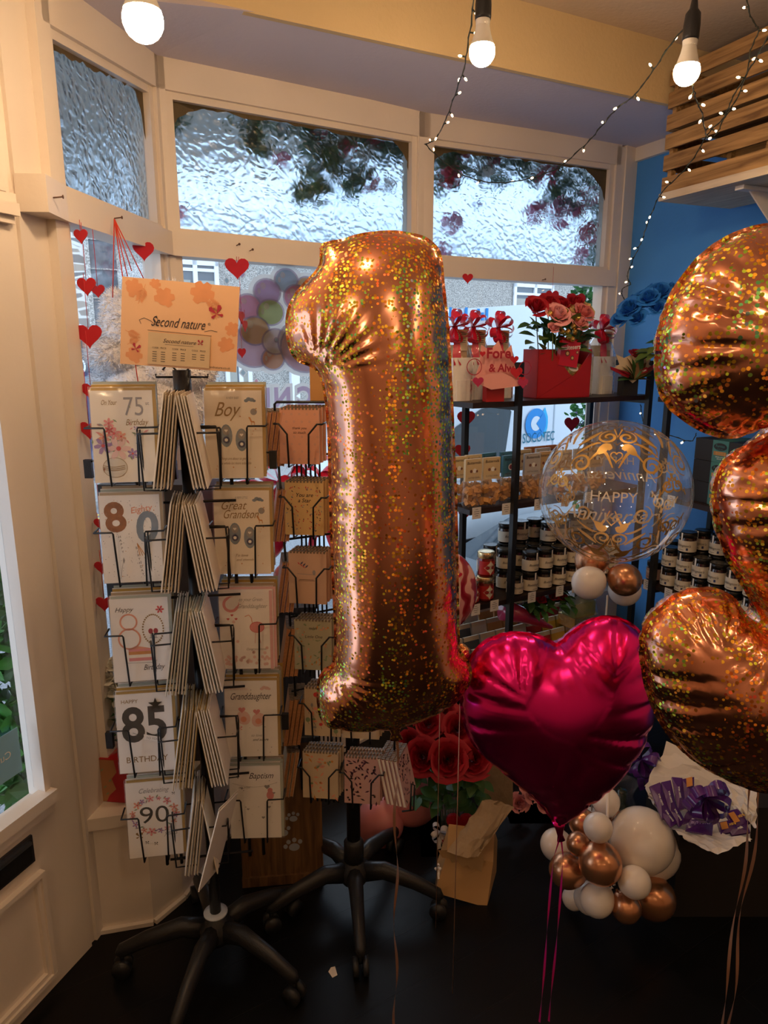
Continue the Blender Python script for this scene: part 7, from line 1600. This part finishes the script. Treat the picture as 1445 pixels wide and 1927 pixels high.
for i, (a, b, c, d, kind) in enumerate(CHOC):
    Ys = [1.72 - (y - 1460) * .0014 for (_, y) in (a, b, c, d)]; pts = [P(x, y, Y - .012) for (x, y), Y in zip((a, b, c, d), Ys)]; oc = sum(pts, Vector()) / 4
    lab = {'dairy': 'upright purple chocolate bar in the hamper, %s from the left' % ORD[min(i, 3)], 'orange': 'purple and orange chocolate bar beside the hamper bow', 'dairy2': 'small purple chocolate bar at the front of the hamper, %s' % ('left one' if i == 4 else 'right one'), 'buttons': 'purple Dairy Milk Buttons bag in the hamper front', 'crunch': 'black, orange and purple chocolate bar at the hamper right side, %s' % ('upper' if i == 7 else 'lower'), 'white': 'purple bar lying at the far right of the hamper'}[kind]
    ct = thing('chocolate_bar', lab, 'chocolate bar', oc, group='chocolate bars in the purple hamper'); n = (pts[1] - pts[0]).cross(pts[3] - pts[0]).normalized(); n = -n if n.y > 0 else n
    L_ = [p - oc for p in pts]; m1 = MB(); cen = n * .006; g = L_ + [cen] + [p - n * .006 for p in L_]
    m1.add(g, [(0, 1, 4), (1, 2, 4), (2, 3, 4), (3, 0, 4), (8, 7, 6, 5), (0, 5, 6, 1), (1, 6, 7, 2), (2, 7, 8, 3), (3, 8, 5, 0)], PUR)
    m1.build('wrapper', ct)
    ex = (L_[1] - L_[0] + L_[2] - L_[3]) / 2; ey = (L_[0] - L_[3] + L_[1] - L_[2]) / 2; m2 = MB()
    def tx(s, sz, x0, y0, m, along=0):
        vs, fs = text_mesh(s, 0, .02); e1, e2 = (ex.normalized(), ey.normalized()) if not along else (ey.normalized(), -ex.normalized())
        m2.add([ex * x0 + ey * y0 + e1 * (x * sz) + e2 * (y * sz) + n * .0085 for x, y in vs], fs, m)
    if kind == 'buttons': tx('DAIRY MILK', .0088, 0, .12, WHITE); tx('BUTTONS', .0105, 0, -.12, mat('print_lavender', (.45, .30, .65), .5)); 
    elif kind in ('dairy', 'dairy2'): tx('DAIRY MILK', .0062, 0, -.02, WHITE, 1)
    elif kind == 'orange': m2.add([ex * x + ey * y + n * .0085 for x, y in ((-.3, .1), (.3, .1), (.3, .45), (-.3, .45))], [(0, 1, 2, 3)], ORP)
    elif kind == 'crunch': m2.add([ex * x + ey * y + n * .0085 for x, y in ((-.45, -.3), (-.1, -.3), (-.1, .3), (-.45, .3))], [(0, 1, 2, 3)], ORP); tx('xtra', .012, .15, -.1, mat('print_yellow', (.8, .5, .05), .5))
    else: tx('milk', .009, 0, -.1, WHITE)
    m2.build('wrapper_print', ct)
bt = thing("satin_bow", "big purple satin bow tied on the chocolate hamper", 'bow', P(1325, 1500, 1.58)); m1 = MB(); bow(m1, (0, 0, 0), .062, .026, RIBV, 11, 12, 2, 1.0); m1.build('satin_loops', bt)
bt = thing('satin_bow', 'purple satin bow beside the bottle at the hamper left', 'bow', P(1205, 1428, 1.84)); m1 = MB(); bow(m1, (0, 0, 0), .055, .022, RIBV, 9, 22, 2, 1.6); m1.build('satin_loops', bt)
q = P(1185, 1520, 1.88); t = thing('bottle', 'dark bottle in cellophane with a cream label between cluster and hamper', 'bottle', (q.x, 1.95, 0)); zz = P(1185, 1515, 1.95).z
m1 = MB(); m1.lathe([(0, 0), (.036, 0), (.038, .01), (.038, zz * .8), (.036, zz * .9), (.014, zz * 1.1), (.014, zz * 1.32), (0, zz * 1.32)], mat('bottle_glass', (.015, .03, .012), .06, var=0, coat=.8), 24); m1.build('glass_body', t)
m1 = MB(); band(m1, .0388, zz * .45, zz * .78, -pi * .9, -pi * .1, LABC, 16); m1.build('bottle_label', t)
m1 = MB(); m1.lathe([(.055, zz * .3), (.052, zz * .9), (.03, zz * 1.25), (.045, zz * 1.5)], CELLO, 18, close=False); m1.build('cellophane_wrap', t)
# lower shelf stock: rows of upright chocolate bars, bouquet, basket
KS = {'white': (.62, .58, .52), 'orange': (.60, .30, .10), 'red': (.45, .03, .03), 'dark': (.06, .07, .09), 'yellow': (.62, .38, .06), 'mauve': (.26, .12, .18), 'black': (.02, .02, .02)}
zl = ZS[3]; bl = thing('display_stand', 'tiered stand on the lowest bay shelf holding rows of chocolate bars', 'stand', S1(.0, 0, zl + .001), (0, 0, a1))
m1 = MB()
for k in range(4): m1.box(.01, .80, .02 + k * .062, .08 + k * .062, 0, .03 + k * .028, BKB)
m1.build('tiers', bl)
for row in range(4):
    for i in range(9):
        cols = [['dark', 'white', 'orange', 'red', 'yellow', 'black'], ['dark', 'white', 'white', 'red', 'yellow', 'black'], ['dark', 'white', 'orange', 'mauve', 'red', 'black'], ['white', 'white', 'orange', 'mauve', 'black', 'black']][row]
        c = cols[min(5, i * 6 // 9)]; p = S1(.05 + i * .084, .06 + row * .062, zl + .032 + row * .028)
        ct = thing('chocolate_bar', '%s chocolate bar standing on the tiered stand, tier %s, %s from the left' % (c, ORD[row], ORD[i]), 'chocolate bar', p, (radians(-14), 0, a1), 'chocolate bars on the tiered stand')
        m1 = MB(); cm_ = mat('bar_' + c, KS[c], .5, var=.06); m1.box(-.038, .038, -.005, .005, 0, .115, cm_); m1.box(-.038, .038, -.0056, .0056, .098, .116, mat('bar_edge_cream', (.62, .52, .38), .6)); m1.build('wrapper', ct)
        if row == 0:
            m1 = MB(); m1.disc(0, .06, .014, -.0062, mat('bar_label', (.66, .58, .44), .6), 14); m1.text('coco', .009, 0, .057, -.0068, INK, shear=.3); m1.build('wrapper_print', ct)
q = Vector(S1(.36, .0, .50)); t = thing('wrapped_bouquet', 'pink cellophane bouquet with dark leaves lying under the jar shelf', 'bouquet', q, (0, 0, a1))
m1 = MB(); m1.tube([(-.10, .10, -.0), (-.02, .08, -.03), (.10, .02, -.09)], [.045, .035, .008], mat('pink_film', (.60, .05, .14), .15, var=.4, scale=12, coat=.7), 12); m1.build('pink_wrap', t)
m1 = MB(); rr = random.Random(8)
for _ in range(60): leaf(m1, (rr.uniform(-.02, .22), rr.uniform(.02, .12), rr.uniform(-.02, .035)), (rr.uniform(-.5, 1), rr.uniform(-1, 0), rr.uniform(-.7, .3)), rr.uniform(.04, .065), GREEN, .5)
m1.tube([(-.1, .1, 0), (.2, .1, 0)], .003, GREEN, 5); m1.build('leaves', t)
for i, (x, z) in enumerate([(.06, .03), (.13, .03), (.18, .02)]): m1 = MB(); rose(m1, (0, 0, 0), .022, RP['scarlet'], 120 + i, (0, -.6, .8)); m1.build('rose', t, loc=(x, .05, z))
q = S1(.66, .02, .37); t = thing('gift_basket', 'cellophane wrapped green and gold treat basket on the lower bay shelf', 'basket', q, (0, 0, a1))
m1 = MB(); m1.box(-.07, .07, 0, .10, -.0, .05, GOLDF); m1.box(-.06, .06, .01, .09, .05, .11, mat('olive_box', (.12, .15, .02), .5)); m1.build('treat_boxes', t)
m1 = MB(); m1.lathe([(.075, 0), (.085, .05), (.07, .12), (.02, .16), (.04, .19)], CELLO, 18, c=(0, .05, 0), close=False); m1.build('cellophane_wrap', t)
# bits on the floor
t = thing('paper_scrap', 'small cream scrap of paper lying on the black floor', 'paper scrap', (P(620, 1775, 1.42).x, 1.50, .001)); m1 = MB(); m1.add([(-.012, 0, 0), (0, -.018, 0), (.012, -.01, 0), (.004, .016, 0), (-.006, .012, .001)], [(0, 1, 2, 3, 4)], CREAM); m1.build('scrap', t)
